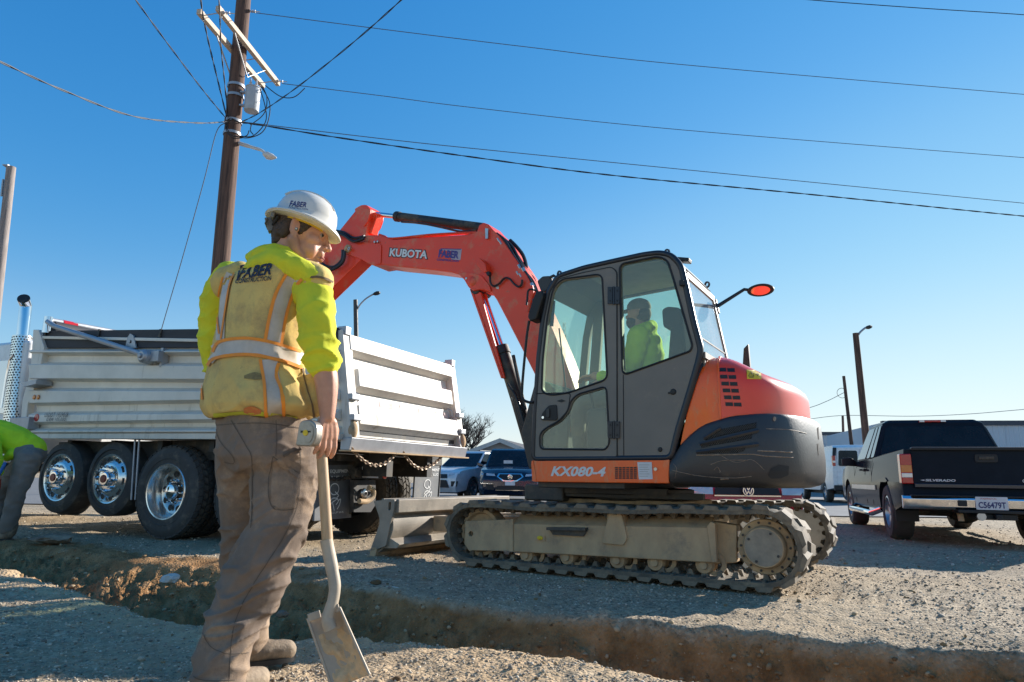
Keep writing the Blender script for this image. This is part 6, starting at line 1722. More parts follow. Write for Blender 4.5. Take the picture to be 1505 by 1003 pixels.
q = [poly[9], poly[10], poly[11], poly[12].lerp(poly[11], 0.55)]
MB().loft([[V((p.x-0.012, YC-0.03, p.z+0.004)), V((p.x-0.012, YR_+0.0, p.z+0.004)), V((p.x+0.02, YR_+0.0, p.z-0.01)), V((p.x+0.02, YC-0.03, p.z-0.01))] for p in q[:3]]).build('roof_cap', M['cab_cap'], cab, angle=50)
rb2 = rq(YC, 1.0)
MB().prism([rq(YC-0.06, 1.03, -0.02), rq(YR_+0.05, 1.03, -0.02), V((rb2.x-0.01, YR_+0.05, rb2.z-0.5)), V((rb2.x-0.01, YC-0.06, rb2.z-0.5))], (0.03, 0, 0)).build('rear_wall', M['cab_grey'], cab)
# door with two panes, seams, handle, hinges
door = MB().plate(door_o, [w_up, w_lo], (0, -0.04, 0)); 
for i in range(len(door.v)): door.v[i] = (door.v[i][0], door.v[i][1]+0.006, door.v[i][2])
door = door.build('door', M['cab_grey'], cab, bevel=0.006)
for w_ in (w_up, w_lo):
    MB().prism([p+V((0, -0.012, 0)) for p in w_], (0, -0.005, 0)).build('window', M['cab_glass'], door)
    loop = [p+V((0, 0.006, 0)) for p in inset(w_, -0.012, (0, 1, 0))]; MB().tube(loop+[loop[0]], 0.0085, 6, cap=False).build('gasket', M['black_rubber'], door)
MB().prism([p+V((0, -0.012, 0)) for p in w_rear], (0, -0.005, 0)).build('window', M['cab_glass'], cab)
loop = [p+V((0, 0.001, 0)) for p in inset(w_rear, -0.008, (0, 1, 0))]; MB().tube(loop+[loop[0]], 0.010, 6, cap=False).build('gasket', M['black_rubber'], cab)
sm = [p+V((0, 0.007, 0)) for p in spline(ey(zc, [(72, 621), (150, 618), (207, 620), (211, 640), (200, 690), (168, 732), (108, 762)], YC), 6)]
MB().tube(sm, 0.0045, 5).build('door_seam', M['black_rubber'], door)
loop = [p+V((0, 0.004, 0)) for p in inset(door_o, -0.004, (0, 1, 0))]; MB().tube(loop+[loop[0]], 0.006, 5, cap=False).build('door_gap', M['black_rubber'], door)
hp = rnd(ey(zc, [(97, 726), (102, 700), (128, 668), (160, 664), (164, 722), (158, 728)], YC), 0.02, 3)
hn = MB().prism([p+V((0, 0.006, 0)) for p in hp], (0, 0.012, 0)).build('handle', M['black_rubber'], door, bevel=0.004)
MB().prism([p+V((0, 0.018, 0)) for p in rnd(ey(zc, [(122, 716), (122, 682), (134, 680), (134, 716)], YC), 0.01, 2)], (0, 0.014, 0)).build('handle_grip', M['dark_steel'], door, bevel=0.003)
c = E.y(*zc(107, 716), YC); MB().lathe([(0.012, 0.018), (0.012, 0.024), (0, 0.024)], c, (0, 1, 0), 12).build('lock', M['chrome'], door)
flat('door_badge', zc, [(158, 650), (180, 643), (196, 650), (178, 656)], 'black_print', door, y=YC, off=0.007)
for cy in (230, 765):
    h_ = MB()
    for x0, x1 in ((362, 381), (389, 410)):
        h_.prism(ey(zc, [(x0, cy-34), (x1, cy-34), (x1, cy+34), (x0, cy+34)], YC+0.006), (0, 0.012, 0))
    h_.tube(ey(zc, [(385, cy-36), (385, cy+36)], YC+0.018), 0.010, 8)
    ho = h_.build('hinge', M['cab_edge'], door, bevel=0.002)
    for x in (371, 399):
        for y in (cy-20, cy+20):
            c = E.y(*zc(x, y), YC+0.018); MB().lathe([(0.008, 0), (0.008, 0.005), (0, 0.006)], c, (0, 1, 0), 8).build('bolt', M['black_rubber'], door)
for x in (404, 421):
    a, b_ = ey(zc, [(x-2, 120 if x > 410 else 100), (x+4, 876)], YC+0.001); 
    if x > 410: MB().tube([E.y(*zc(423, 545), YC+0.001), b_], 0.004, 4).build('pillar_seam', M['black_rubber'], cab)
for zx, zy, r_ in ((622, 613, 0.026), (570, 843, 0.02)):
    c = E.y(*zc(zx, zy), YC); MB().lathe([(0, 0.012), (r_*0.7, 0.011), (r_, 0.0)], c, (0, 1, 0), 14).build('cab_lock', M['black_rubber'], cab)
c = E.y(*zc(612, 618), YC); MB().box(c+V((-0.035, 0, -0.006)), c+V((0.02, 0.01, 0.008))).build('cab_lock', M['black_rubber'], cab)
c = E.y(*zc(657, 180), YC+0.02); MB().box(c+V((-0.02, -0.02, -0.025)), c+V((0.02, 0.02, 0.025))).build('cab_bolt', M['black_rubber'], cab, bevel=0.008)
# eye bolts, rear work lamp, front work lamp
for zx, zy, y_ in ((597, 58, YC-0.05), (168, 143, YC-0.05), (757, 186, YR_+0.05)):
    c = E.y(*zc(zx, zy), y_); MB().lathe([(0.018, -0.007), (0.032, -0.007), (0.032, 0.007), (0.018, 0.007), (0.018, -0.007)], c, (0.5, 1, 0), 14).tube([c-V((0, 0, 0.08)), c-V((0, 0, 0.025))], 0.01, 6).build('lifting_eye', M['cab_edge'], cab)
a, b_ = E.y(*zc(640, 88), 0.75), E.y(*zc(690, 92), 0.75)
MB().bar(a, b_, 0.10, 0.035).bar(a+V((0.05, 0, -0.06)), a+V((0.02, 0, 0)), 0.03, 0.03).build('rear_work_lamp', M['black_rubber'], cab, bevel=0.008)
wl = ey(zc, [(78, 172), (100, 152), (128, 150), (140, 168), (116, 212), (94, 214)], 0.95)
w_ = MB().prism(rnd(wl, 0.015, 3), (0, -0.16, 0)).build('work_lamp', M['dark_steel'], cab, bevel=0.01)
MB().tube(ey(zc, [(130, 158), (146, 150), (158, 158)], 0.95), 0.014, 6).build('lamp_bracket', M['dark_steel'], cab)
# wiper-side sun strip in the door pane, mirror on its stalk
mr_ = rnd(ey(zc, [(74, 213), (98, 208), (104, 230), (74, 325), (50, 332), (40, 314), (62, 240)], 1.12), 0.02, 4)
mi = MB().prism(mr_, (0, -0.14, 0)).build('side_mirror', M['black_rubber'], exc, bevel=0.015, seg=3)
MB().tube(spline(ey(zc, [(48, 330), (38, 400), (26, 520), (20, 600), (22, 640), (44, 654), (64, 655)], 1.06), 5), 0.013, 8).build('mirror_stalk', M['black_rubber'], mi)
MB().tube(spline(ey(zc, [(78, 212), (58, 205), (44, 212), (40, 250), (38, 268)], 1.06), 5), 0.010, 6).build('mirror_bracket', M['black_rubber'], mi)
# round mirror at the rear right corner
b0, b1 = E.y(*zc(792, 276), 0.10), E.y(*zc(905, 205), -0.12)
mc = E.y(*zc(970, 208), -0.12)
st = MB().tube([E.y(*zc(745, 285), 0.35), E.y(*zc(792, 276), 0.08), E.y(*zc(830, 252), 0.0), b1, mc+V((0.05, 0, 0.0))], [0.012, 0.02, 0.018, 0.016, 0.014], 8).build('mirror_stalk', M['black_rubber'], exc)
MB().bar(E.y(*zc(783, 246), 0.08), E.y(*zc(797, 303), 0.08), 0.05, 0.03, (0, 1, 0)).build('mirror_clamp', M['cab_edge'], exc, bevel=0.005)
vdir = (E.Mi.to_3x3() @ (CAM - E.wor(mc))).normalized(); nm = (vdir + (V((-1.12, 0.75, 1.66))-mc).normalized()).normalized()
u_, v_, _ = basis(nm)
rim_ = MB(); rings = []
for f, h in ((0.6, -0.05), (0.9, -0.03), (1.0, 0.0), (0.97, 0.012)):
    rings.append([mc+(u_*math.cos(a)*0.125+v_*math.sin(a)*0.062)*f+nm*h for a in np.linspace(0, 2*math.pi, 29)[:-1]])
rim_.loft(rings); ro = rim_.build('rear_mirror', M['black_rubber'], exc, angle=50)
MB().add([mc+(u_*math.cos(a)*0.088+v_*math.sin(a)*0.044)+nm*0.014 for a in np.linspace(0, 2*math.pi, 29)[:-1]], [tuple(range(28))]).build('mirror_glass', M['chrome'], ro, fix=False)
# --- interior
mat('seat_cloth', (0.045, 0.035, 0.03), 0.9); mat('console', (0.035, 0.035, 0.036), 0.6)
st0 = root_seat = None
YSE = 0.56
def se(pts): return ey(lambda x, y: (x, y), pts, YSE+0.2)
MB().prism(rnd(se([(985, 470), (1003, 470), (1012, 560), (1000, 600), (975, 600)]), 0.05, 4), (0, -0.46, 0)).build('seat_back', M['seat_cloth'], cab, bevel=0.04, seg=3)
MB().prism(rnd(se([(972, 455), (980, 450), (1000, 452), (1004, 470), (1000, 484), (974, 482)]), 0.04, 4), (0, -0.40, 0)).build('headrest', M['seat_cloth'], cab, bevel=0.04, seg=3)
MB().prism(rnd(se([(905, 588), (985, 582), (990, 612), (905, 615)]), 0.05, 4), (0, -0.48, 0)).build('seat_cushion', M['seat_cloth'], cab, bevel=0.04, seg=3)
MB().box((-0.55, 0.36, 0.95), (-0.10, 0.80, 1.20)).build('seat_base', M['console'], cab, bevel=0.03)
for y_ in (0.22, 0.90):
    MB().box((-0.55, y_-0.08, 0.95), (0.05, y_+0.08, 1.40)).build('arm_console', M['console'], cab, bevel=0.04, seg=3)
    MB().tube([(0.0, y_, 1.38), (0.03, y_, 1.52)], 0.012, 8).ell((0.035, y_, 1.58), (0.026, 0.026, 0.06)).build('control_lever', M['console'], cab)
for y_ in (0.5, 0.66):
    MB().tube([(0.25, y_, 0.96), (0.30, y_, 1.2), (0.24, y_, 1.5)], 0.012, 6).box((0.2, y_-0.05, 0.96), (0.36, y_+0.05, 1.0)).build('travel_pedal', M['console'], cab)
MB().box((0.12, 0.14, 1.2), (0.30, 0.24, 1.62)).build('monitor_post', M['console'], cab, bevel=0.02)
# wiper and sun strip
MB().tube([(0.43, 0.55, 1.5), (0.42, 0.75, 2.2)], 0.008, 5).build('wiper', M['black_rubber'], cab)
p_ = ey(zc, [(136, 250), (152, 250), (144, 352), (118, 352)], YC-0.10); MB().prism(p_, (0, -0.004, 0)).build('tinted_strip', M['black_rubber'], cab)
# --- engine hood and counterweight, lofted round the tail
def tail_path(xf, yside, xs, bx, n=34):
    """plan outline from the left front edge round the tail to the right side"""
    pts = [V((xf+(xs-xf)*k/6, yside, 0)) for k in range(6)]
    for k in range(n+1):
        t_ = math.pi*k/n
        c_, s_ = math.cos(t_), math.sin(t_)
        e = 2/2.7
        pts.append(V((xs-bx*abs(s_)**e, yside*math.copysign(abs(c_)**e, c_), 0)))
    pts += [V((xs+(-0.35-xs)*k/5, -yside, 0)) for k in range(1, 6)]
    return pts
zb_x = [-1.8, -1.48, -1.22, -1.03, -0.95, -0.87, -0.80, -0.75, -0.70]
zb_z = [1.31, 1.31, 1.29, 1.24, 1.20, 1.14, 1.07, 0.99, 0.93]
def hood_zb(p): return float(np.interp(p.x, zb_x, zb_z)) if p.y > -0.5 else float(np.interp(p.x, [-1.5, -0.35], [1.31, 1.2]))
xf_of = lambda z: float(np.interp(z, [0.95, 1.2, 1.74, 1.85], [-0.715, -0.80, -0.99, -1.0])) - 0.012
rows = []
for z_t, ins in ((0.0, 0.0), (0.12, 0.0), (0.25, 0.0), (0.4, 0.0), (0.55, 0.002), (0.68, 0.01), (0.80, 0.035), (0.90, 0.09), (0.97, 0.18), (1.0, 0.30), (1.03, 0.5)):
    row = []
    base = tail_path(-0.9, 1.03, -1.02, 0.60)
    n = len(base)
    for i, p in enumerate(base):
        zt_ = 1.80 - 0.17*sst(-1.1, -1.62, p.x)*1.0
        zb_ = hood_zb(p)
        z = zb_+(zt_-zb_)*min(z_t, 1.0) + (0.015 if z_t > 1.0 else 0)
        x, y = p.x, p.y
        c_ = V((-0.95, 0, 0)); d = V((c_.x-x, -y*0.9, 0)); d.normalize()
        x += d.x*ins*0.75 if i > 5 else 0; y += d.y*ins if i > 5 else -math.copysign(ins*0.9, y)
        if i <= 6:
            f = i/6.0; xfz = xf_of(z); x = xfz+( -1.02-xfz)*f
            zb_ = hood_zb(V((x, 1, 0))); z = zb_+(zt_-zb_)*min(z_t, 1.0) + (0.015 if z_t > 1.0 else 0)
        row.append(V((x, y, z)))
    rows.append(row)
m = MB(); m.loft(rows, closed=False, caps=False)
c_ = V((-0.95, 0, 1.83)); k0 = len(m.v); m.v.append(tuple(c_)); nn = len(rows[0])
for i in range(nn-1): m.f.append(((len(rows)-1)*nn+i, (len(rows)-1)*nn+i+1, k0))
hood = m.build('engine_hood', M['orange_paint'], exc, angle=40)
red_hood = mat('hood_red', (0.86, 0.052, 0.010), 0.30, col2=(0.80, 0.046, 0.010), scale=2, dirt=(0.5, 0.34, 0.26), dirt_amt=0.16, dirt_scale=4, coat=0.4)
# rear bonnet: a second shell 4 mm proud of the hood behind the split line
r2 = [[p.copy() for p in r_[7:]] for r_ in rows]
split_x = {}
for j, r_ in enumerate(r2):
    for p in r_:
        d = V((p.x+0.95, p.y, 0)).normalized(); p += d*0.006; p.z += 0.004
m = MB(); m.loft(r2, closed=False, caps=False); k0 = len(m.v); m.v.append((-0.98, 0, 1.842)); nn2 = len(r2[0])
for i in range(nn2-1): m.f.append(((len(r2)-1)*nn2+i, (len(r2)-1)*nn2+i+1, k0))
bon = m.build('bonnet', red_hood, exc, angle=40)
seam = [r_[0].copy() for r_ in r2]; MB().tube([p+V((0.0, 0.004, 0)) for p in seam], 0.010, 6).build('bonnet_seam', M['orange_paint'], bon)
MB().tube([V((xf_of(p.z)+0.006, p.y+0.01, p.z)) for p in [r_[0] for r_ in rows[:9]]], 0.016, 6).build('hood_gasket', M['black_rubber'], hood)
# counterweight
rows = []
for zf, ins in ((-0.02, 0.14), (0.0, 0.06), (0.06, 0.015), (0.2, 0.0), (0.40, -0.005), (0.55, 0.0), (0.93, 0.015), (0.985, 0.03), (1.0, 0.065), (1.0, 0.2)):
    row = []
    for i, p in enumerate(tail_path(-0.712, 1.062, -1.0, 0.725, 40)):
        zt_ = hood_zb(p)+0.004; z = 0.76+(zt_-0.76)*max(zf, 0)+ (zf if zf < 0 else 0)
        c_ = V((-0.8, 0, 0)); d = V((c_.x-p.x, -p.y, 0)).normalized()
        if i < 6: row.append(V((p.x, p.y-ins, z)))
        else: row.append(V((p.x+d.x*ins, p.y+d.y*ins, z)))
    rows.append(row)
m = MB(); m.loft(rows, closed=False, caps=False)
n = len(rows[0]); m.f.append(tuple(range(n))); m.f.append(tuple([r_*n for r_ in range(len(rows))])); m.f.append(tuple([r_*n+n-1 for r_ in range(len(rows))]))
cw = m.build('counterweight', M['counterweight'], exc, angle=50)
for i in range(0): pass
bpy.context.view_layer.update()
bv_h = bvh_of(hood, bon); bv_c = bvh_of(cw)
def on_surf(bv, px, py, off=0.004):
    d = ray(px, py).normalized(); h = bv.ray_cast(CAM, d)
    if h[0] is None: return None
    nrm = h[1] if h[1].dot(d) < 0 else -h[1]
    return E.Mi @ (h[0]+nrm*off)
def patch(name, bv, pxs, m, parent, off=0.004, sub=3):
    """print or recess that follows a curved panel: the outline is cut into small triangles and laid on the surface"""
    tris = [[V((pxs[i][0], pxs[i][1], 0)) for i in t_] for t_ in tessellate_polygon([[V((x, y, 0)) for x, y in pxs]])]
    for _ in range(sub):
        nt_ = []
        for a, b_, c in tris:
            ab, bc, ca = (a+b_)/2, (b_+c)/2, (c+a)/2
            nt_ += [[a, ab, ca], [ab, b_, bc], [ca, bc, c], [ab, bc, ca]]
        tris = nt_
    b2 = MB()
    for t_ in tris:
        q = [on_surf(bv, p.x, p.y, off) for p in t_]
        if all(p is not None for p in q): b2.add(q, [(0, 1, 2)])
    return b2.build(name, M[m], parent) if b2.f else None
for r_ in range(6):
    for c in range(2):
        x0, y0 = 318+r_*8.2+c*52, 172+r_*42.2-(0 if c == 0 else -2)
        patch('vent_slot', bv_h, [z6(*p) for p in ((x0, y0), (x0+46, y0), (x0+49, y0+24), (x0+3, y0+23))], 'black_print', hood, 0.003)
stk = patch('warning_sticker', bv_h, [z6(*p) for p in ((490, 184), (577, 188), (581, 242), (492, 240))], 'yellow_sticker', bon, 0.003)
def strokes(name, bv, segs, w, m, parent, off=0.0055):
    b_ = MB()
    for (x0, y0), (x1, y1) in segs:
        d = math.hypot(x1-x0, y1-y0); nx, ny = -(y1-y0)/d*w/2, (x1-x0)/d*w/2
        q = [on_surf(bv, *z6(*p), off) for p in ((x0+nx, y0+ny), (x1+nx, y1+ny), (x1-nx, y1-ny), (x0-nx, y0-ny))]
        if all(p is not None for p in q): b_.add(q, [(0, 1, 2, 3)])
    return b_.build(name, M[m], parent, fix=False)
strokes('warning_sign', bv_h, [((516, 196), (500, 224)), ((516, 196), (534, 224)), ((500, 224), (534, 224)), ((516, 206), (516, 217)), ((505, 231), (532, 231)), ((546, 214), (562, 214)), ((556, 206), (562, 214)), ((556, 222), (562, 214)), ((568, 200), (568, 232)), ((572, 200), (572, 232))], 3, 'black_print', bon)
# maker's badge low on the tail
bd = [on_surf(bv_h, *z6(x, y), 0.006) for x, y in [(829+13*math.cos(a), 344+44*math.sin(a)) for a in np.linspace(0, 6.28, 17)[:-1]]]
if all(p is not None for p in bd):
    MB().add(bd, [tuple(range(16))]).build('badge', M['frame_black'], bon, fix=False)
    strokes('badge_sign', bv_h, [((824, 320), (824, 368)), ((834, 322), (826, 344)), ((826, 344), (836, 366))], 3, 'white_print', bon, 0.009)
mat('mesh_dark', (0.02, 0.02, 0.02), 0.7)
mat('vent_dark', (0.006, 0.006, 0.006), 0.9)
for pts in (((232, 600), (255, 572), (330, 548), (552, 506), (548, 540), (300, 598), (240, 618)), ((212, 645), (222, 632), (526, 572), (520, 606), (260, 652), (214, 664)), ((190, 688), (205, 674), (482, 650), (476, 680), (430, 696), (200, 698))):
    v_ = patch('side_vent', bv_c, [z6(*p) for p in pts], 'vent_dark', cw, 0.003)
    segs = []
    xs = [p[0] for p in pts]; ys = [p[1] for p in pts]
    def inside(x, y):
        c_ = False
        for i in range(len(pts)):
            (xa, ya), (xb, yb) = pts[i-1], pts[i]
            if (ya > y) != (yb > y) and x < (xb-xa)*(y-ya)/(yb-ya)+xa: c_ = not c_
        return c_
    for sl in (1, -1):
        k = min(xs)-80
        while k < max(xs)+80:
            for yy in np.arange(min(ys), max(ys), 5):
                x = k+sl*(yy-min(ys))*0.9
                if inside(x, yy) and inside(x+4.5*sl, yy+5): segs.append(((x, yy), (x+4.5*sl, yy+5)))
            k += 13
    g_ = strokes('vent_mesh', bv_c, segs, 2.2, 'dark_steel', cw, 0.008); g_['kind'] = 'stuff'
# raised blades between the vents, weld line, scratches, tie hole
for a, b_ in (((205, 640), (560, 556)), ((185, 690), (560, 640)), ((228, 604), (330, 540))):
    q = [on_surf(bv_c, *z6(a[0]+(b_[0]-a[0])*k/10, a[1]+(b_[1]-a[1])*k/10), 0.006) for k in range(11)]
    MB().tube([p for p in q if p is not None], 0.016, 6).build('vent_blade', M['counterweight'], cw)
mat('scratch', (0.42, 0.33, 0.24), 0.6, col2=(0.2, 0.12, 0.07), scale=30)
for pts, w in ((((180, 708), (400, 704), (520, 702), (600, 712), (775, 722)), 0.004), (((556, 680), (660, 684), (770, 690)), 0.0045), (((270, 765), (350, 740), (500, 738)), 0.0022), (((300, 690), (420, 752), (520, 735), (600, 800)), 0.0015), (((290, 800), (310, 780), (330, 810)), 0.002), (((610, 545), (760, 552), (860, 575)), 0.002), (((40, 760), (60, 790), (50, 850)), 0.0015), (((30, 800), (200, 835), (400, 848), (520, 838)), 0.0022), (((330, 856), (380, 852)), 0.006)):
    q = [on_surf(bv_c, *z6(*p), 0.001) for p in [tuple(v)[:2] for v in spline([V((x, y, 0)) for x, y in pts], 6)]]
    MB().tube([p for p in q if p is not None], w, 4).build('scratch', M['scratch'], cw, fix=False)
q = [on_surf(bv_c, *z6(x, y), 0.004) for x, y in [(660+10*math.cos(a), 486+14*math.sin(a)) for a in np.linspace(0, 6.28, 13)[:-1]]]
MB().add(q, [tuple(range(12))]).build('tie_hole', M['scratch'], cw, fix=False)
patch('pocket', bv_c, [z6(*p) for p in ((620, 830), (640, 790), (690, 765), (750, 775), (745, 830), (700, 850), (640, 852))], 'mesh_dark', cw, 0.003)
for y0, y1 in ((540, 615), (640, 712)):
    q = [on_surf(bv_c, *z6(x, y), 0.004) for x, y in ((922, y0), (930, y0-6), (934, y1-10), (930, y1))]
    q = [p for p in q if p is not None]
    if len(q) >= 3: MB().add(q, [tuple(range(len(q)))]).build('tail_slot', M['vent_dark'], cw, fix=False)
# small exhaust fin on the hood
q = [E.y(*zc(*p), -0.45) for p in ((888, 500), (902, 440), (920, 422), (930, 500))]
q[0].z = q[3].z = 1.70
MB().prism(q, (0, -0.06, 0)).build('exhaust_fin', M['dark_steel'], exc, bevel=0.006)
# --- blade
YB = 1.10
bp_ = rnd(ey(zb6, [(232, 757), (326, 748), (322, 792), (302, 870), (286, 952), (216, 976), (248, 888), (262, 842), (247, 795)], YB), [0.02, 0.03, 0.1, 0.1, 0.02, 0.02, 0.2, 0.3, 0.2], 4)
slot = rnd(ey(zb6, [(296, 798), (298, 762), (309, 760), (308, 796)], YB), 0.02, 3)
blade = MB().plate(bp_, [slot], (0, -0.035, 0)).build('dozer_blade', M['blade_steel'], exc, bevel=0.006)
bt = E.y(*zb6(326, 750), YB); bb = E.y(*zb6(220, 974), YB)
prof = spline([V((bt.x+0.20, 0, bt.z+0.0)), V((bt.x+0.10, 0, bt.z-0.10)), V((bt.x+0.06, 0, 0.28)), V((bt.x+0.14, 0, 0.12)), V((bb.x-0.02, 0, 0.03))], 5)
MB().loft([[p+V((0, YB-0.03, 0)), p+V((0, -YB, 0)), p+V((-0.03, -YB, 0.004)), p+V((-0.03, YB-0.03, 0.004))] for p in prof]).build('mouldboard', M['blade_steel'], blade, angle=40)
MB().prism([(bt.x+0.18, YB-0.035, bt.z), (bt.x-0.02, YB-0.035, bt.z), (bt.x-0.02, YB-0.035, bt.z-0.13), (bt.x+0.09, YB-0.035, bt.z-0.16)], (0, -2*YB+0.035, 0)).build('top_beam', M['blade_steel'], blade, bevel=0.01)
MB().prism([(bt.x+0.09, YB-0.035, 0.20), (bt.x-0.05, YB-0.035, 0.14), (bt.x-0.02, YB-0.035, 0.10), (bt.x+0.14, YB-0.035, 0.09)], (0, -2*YB+0.035, 0)).build('lower_beam', M['blade_steel'], blade, bevel=0.006)
MB().prism([(bb.x-0.06, YB, 0.0), (bb.x+0.03, YB, 0.0), (bb.x-0.02, YB, 0.10), (bb.x-0.08, YB, 0.10)], (0, -2*YB, 0)).build('cutting_edge', M['mud_steel'], blade, bevel=0.005)
MB().prism([(bt.x+0.2, -YB-0.002, bt.z), (bt.x, -YB-0.002, bt.z), (bt.x+0.1, -YB-0.002, 0.2), (bb.x-0.25, -YB-0.002, 0.04), (bb.x, -YB-0.002, 0.0), (bt.x+0.3, -YB-0.002, 0.2)], (0, 0.03, 0)).build('end_plate', M['blade_steel'], blade)
for s in (1, -1):
    MB().bar((bt.x+0.02, s*0.38, 0.30), (0.55, s*0.45, 0.36), 0.10, 0.16).build('blade_arm', M['mud_steel'], blade, bevel=0.01)
MB().tube([(bt.x+0.0, 0, 0.42), (1.1, 0, 0.48)], 0.035, 10).tube([(1.2, 0, 0.47), (0.6, 0, 0.52)], 0.055, 12).build('blade_cylinder', M['frame_black'], blade)
# --- boom, arm, cylinders
RP = M['red_paint']
HB = 0.15
boom_px = [(203, 288), (200, 266), (214, 248), (245, 240), (284, 228), (291, 207), (372, 205), (430, 226), (600, 214), (760, 204), (816, 193), (826, 160), (845, 147), (868, 155), (890, 180), (920, 208), (960, 262), (1010, 335), (1050, 395), (1085, 460), (1120, 540), (1165, 640), (1215, 760), (1262, 890), (1300, 1010), (1290, 1090), (1240, 1120), (1190, 1090), (1150, 985), (1078, 838), (1020, 722), (960, 605), (908, 505), (888, 476), (855, 460), (820, 458), (800, 464), (783, 450), (770, 424), (745, 392), (700, 378), (600, 365), (440, 350), (380, 342), (345, 348), (310, 334), (285, 319), (225, 298)]
bp = ey(z5, boom_px, HB)
boom = MB().prism(bp, (0, -2*HB, 0)).build('boom', RP, exc, bevel=0.014, seg=2)
def bface(name, pts, m, fn=z5, y=HB, off=0.002, th=0.012, r=0, parent=None, bevel=0):
    q = ey(fn, pts, y); q = rnd(q, r, 3) if r else q
    return MB().prism([p+V((0, off, 0)) for p in q], (0, th, 0)).build(name, M[m], parent or boom, bevel=bevel)
# side stiffeners: the lift-cylinder boss and the tip plates
bface('boss_plate', [(735, 385), (780, 378), (840, 392), (880, 440), (888, 470), (855, 456), (800, 462), (783, 448), (765, 415)], 'red_paint', th=0.02, r=0.03, bevel=0.004)
c = E.y(*z5(800, 422), HB); MB().lathe([(0.0, 0.045), (0.035, 0.045), (0.045, 0.04), (0.06, 0.024), (0.062, 0.0)], c, (0, 1, 0), 20).build('boss_pin', RP, boom)
bface('tip_plate', [(205, 284), (204, 266), (216, 250), (300, 238), (380, 250), (378, 338), (345, 346), (312, 332), (284, 317), (226, 296)], 'red_paint', th=0.012, r=0.03, bevel=0.004)
c = E.y(*z5(225, 270), HB+0.014); pin = MB().lathe([(0.0, 0.05), (0.022, 0.05), (0.03, 0.03), (0.055, 0.02), (0.058, 0.0)], c, (0, 1, 0), 20).build('arm_pin', M['mud_steel'], boom)
c = E.y(*z5(236, 272), HB+0.03); MB().lathe([(0.012, 0.02), (0.022, 0.02), (0.022, 0.035), (0.012, 0.035)], c, (0, 1, 0), 12).build('grease_fitting', M['worn_steel'], boom)
for zx, zy in ((774, 408), (366, 238), (352, 240)):
    c = E.y(*z5(zx, zy), HB); MB().lathe([(0.0, 0.03), (0.014, 0.028), (0.018, 0.0)], c, (0, 1, 0), 10).build('pipe_clip', M['worn_steel'], boom)
# lettering on the boom
for dx, dy in ((-2.5, 0), (2.5, 0), (0, 2.5), (0, -2.5), (2, 2), (-2, 2), (2, -2), (-2, -2)):
    pass
q = lambda x0, y0, x1, y1, h: ey(z5, [(x0, y0), (x1, y1), (x1, y1-h), (x0, y0-h)], HB+0.001)
lettering('lettering_outline', 'KUBOTA', q(410, 308, 593, 320, 46), M['black_print'], boom, n=(0, 0.0015, 0), bold=0.075, shear=0.16)
lettering('lettering', 'KUBOTA', q(415, 304, 588, 316, 38), M['white_print'], boom, n=(0, 0.003, 0), bold=0.035, shear=0.16)
mat('logo_pale', (0.50, 0.42, 0.46), 0.5); mat('logo_blue', (0.07, 0.05, 0.24), 0.5)
MB().add([p+V((0, 0.002, 0)) for p in ey(z5, [(700, 318), (742, 322), (749, 270), (655, 268), (648, 276), (706, 280)], HB)], [(0, 1, 2, 3, 4, 5)]).build('logo_field', M['logo_pale'], boom, fix=False)
lettering('lettering', 'FABER', q(640, 308, 733, 316, 36), M['logo_blue'], boom, n=(0, 0.0035, 0), bold=0.05, shear=0.2)
lettering('lettering', 'CONSTRUCTION', q(634, 324, 736, 331, 10), M['logo_blue'], boom, n=(0, 0.0035, 0), bold=0.04, shear=0.2)
MB().add([p+V((0, 0.0035, 0)) for p in ey(z5, [(640, 310), (652, 272), (657, 272), (645, 310)], HB)], [(0, 1, 2, 3)]).add([p+V((0, 0.0035, 0)) for p in ey(z5, [(652, 268), (746, 270), (745, 274), (651, 272)], HB)], [(0, 1, 2, 3)]).build('logo_bar', M['logo_blue'], boom, fix=False)
# work light on the boom with its lead
wl = MB().prism(ey(z5, [(838, 328), (852, 322), (878, 350), (884, 386), (870, 388), (836, 352)], HB+0.01), (0, 0.10, 0)).build('boom_lamp', RP, boom, bevel=0.008)
MB().prism(ey(z5, [(868, 380), (884, 378), (886, 394), (876, 398)], HB+0.05), (0, 0.05, 0)).build('lamp_plug', M['black_rubber'], wl)
MB().tube(spline(ey(z5, [(878, 396), (880, 425), (895, 442), (920, 430), (945, 405), (968, 408), (988, 430), (1010, 445), (1024, 432), (1026, 412)], HB+0.03), 5), 0.012, 6).build('lamp_lead', M['hose'], wl)
MB().prism(ey(z5, [(905, 442), (920, 444), (918, 456), (906, 452)], HB+0.002), (0, 0.004, 0)).build('sticker', M['white_print'], boom)
# arm and its cylinder
HA = 0.115
arm_px = [(262, 88), (288, 72), (312, 69), (330, 86), (328, 112), (314, 150), (306, 200), (302, 240), (282, 322), (130, 470), (-60, 660), (-185, 790), (-225, 772), (-215, 740), (-110, 590), (20, 400), (95, 300), (165, 208)]
arm = MB().prism(ey(z5, arm_px, HA), (0, -2*HA, 0)).build('arm', RP, exc, bevel=0.012)
for s in (1, -1):
    MB().prism([V((p.x, s*(HA+0.001), p.z)) for p in rnd(ey(z5, [(258, 88), (290, 70), (314, 69), (332, 88), (330, 114), (316, 152), (300, 170), (280, 150)], HA), 0.03, 3)], (0, s*0.02, 0)).build('arm_lug', RP, arm, bevel=0.004)
MB().prism(ey(z5, [(330, 100), (362, 106), (330, 200), (300, 200)], 0.06), (0, -0.12, 0)).build('arm_gusset', RP, arm, bevel=0.008)
cy = ey(z5, [(335, 106), (348, 110), (450, 121), (452, 120), (850, 174)], 0.0)
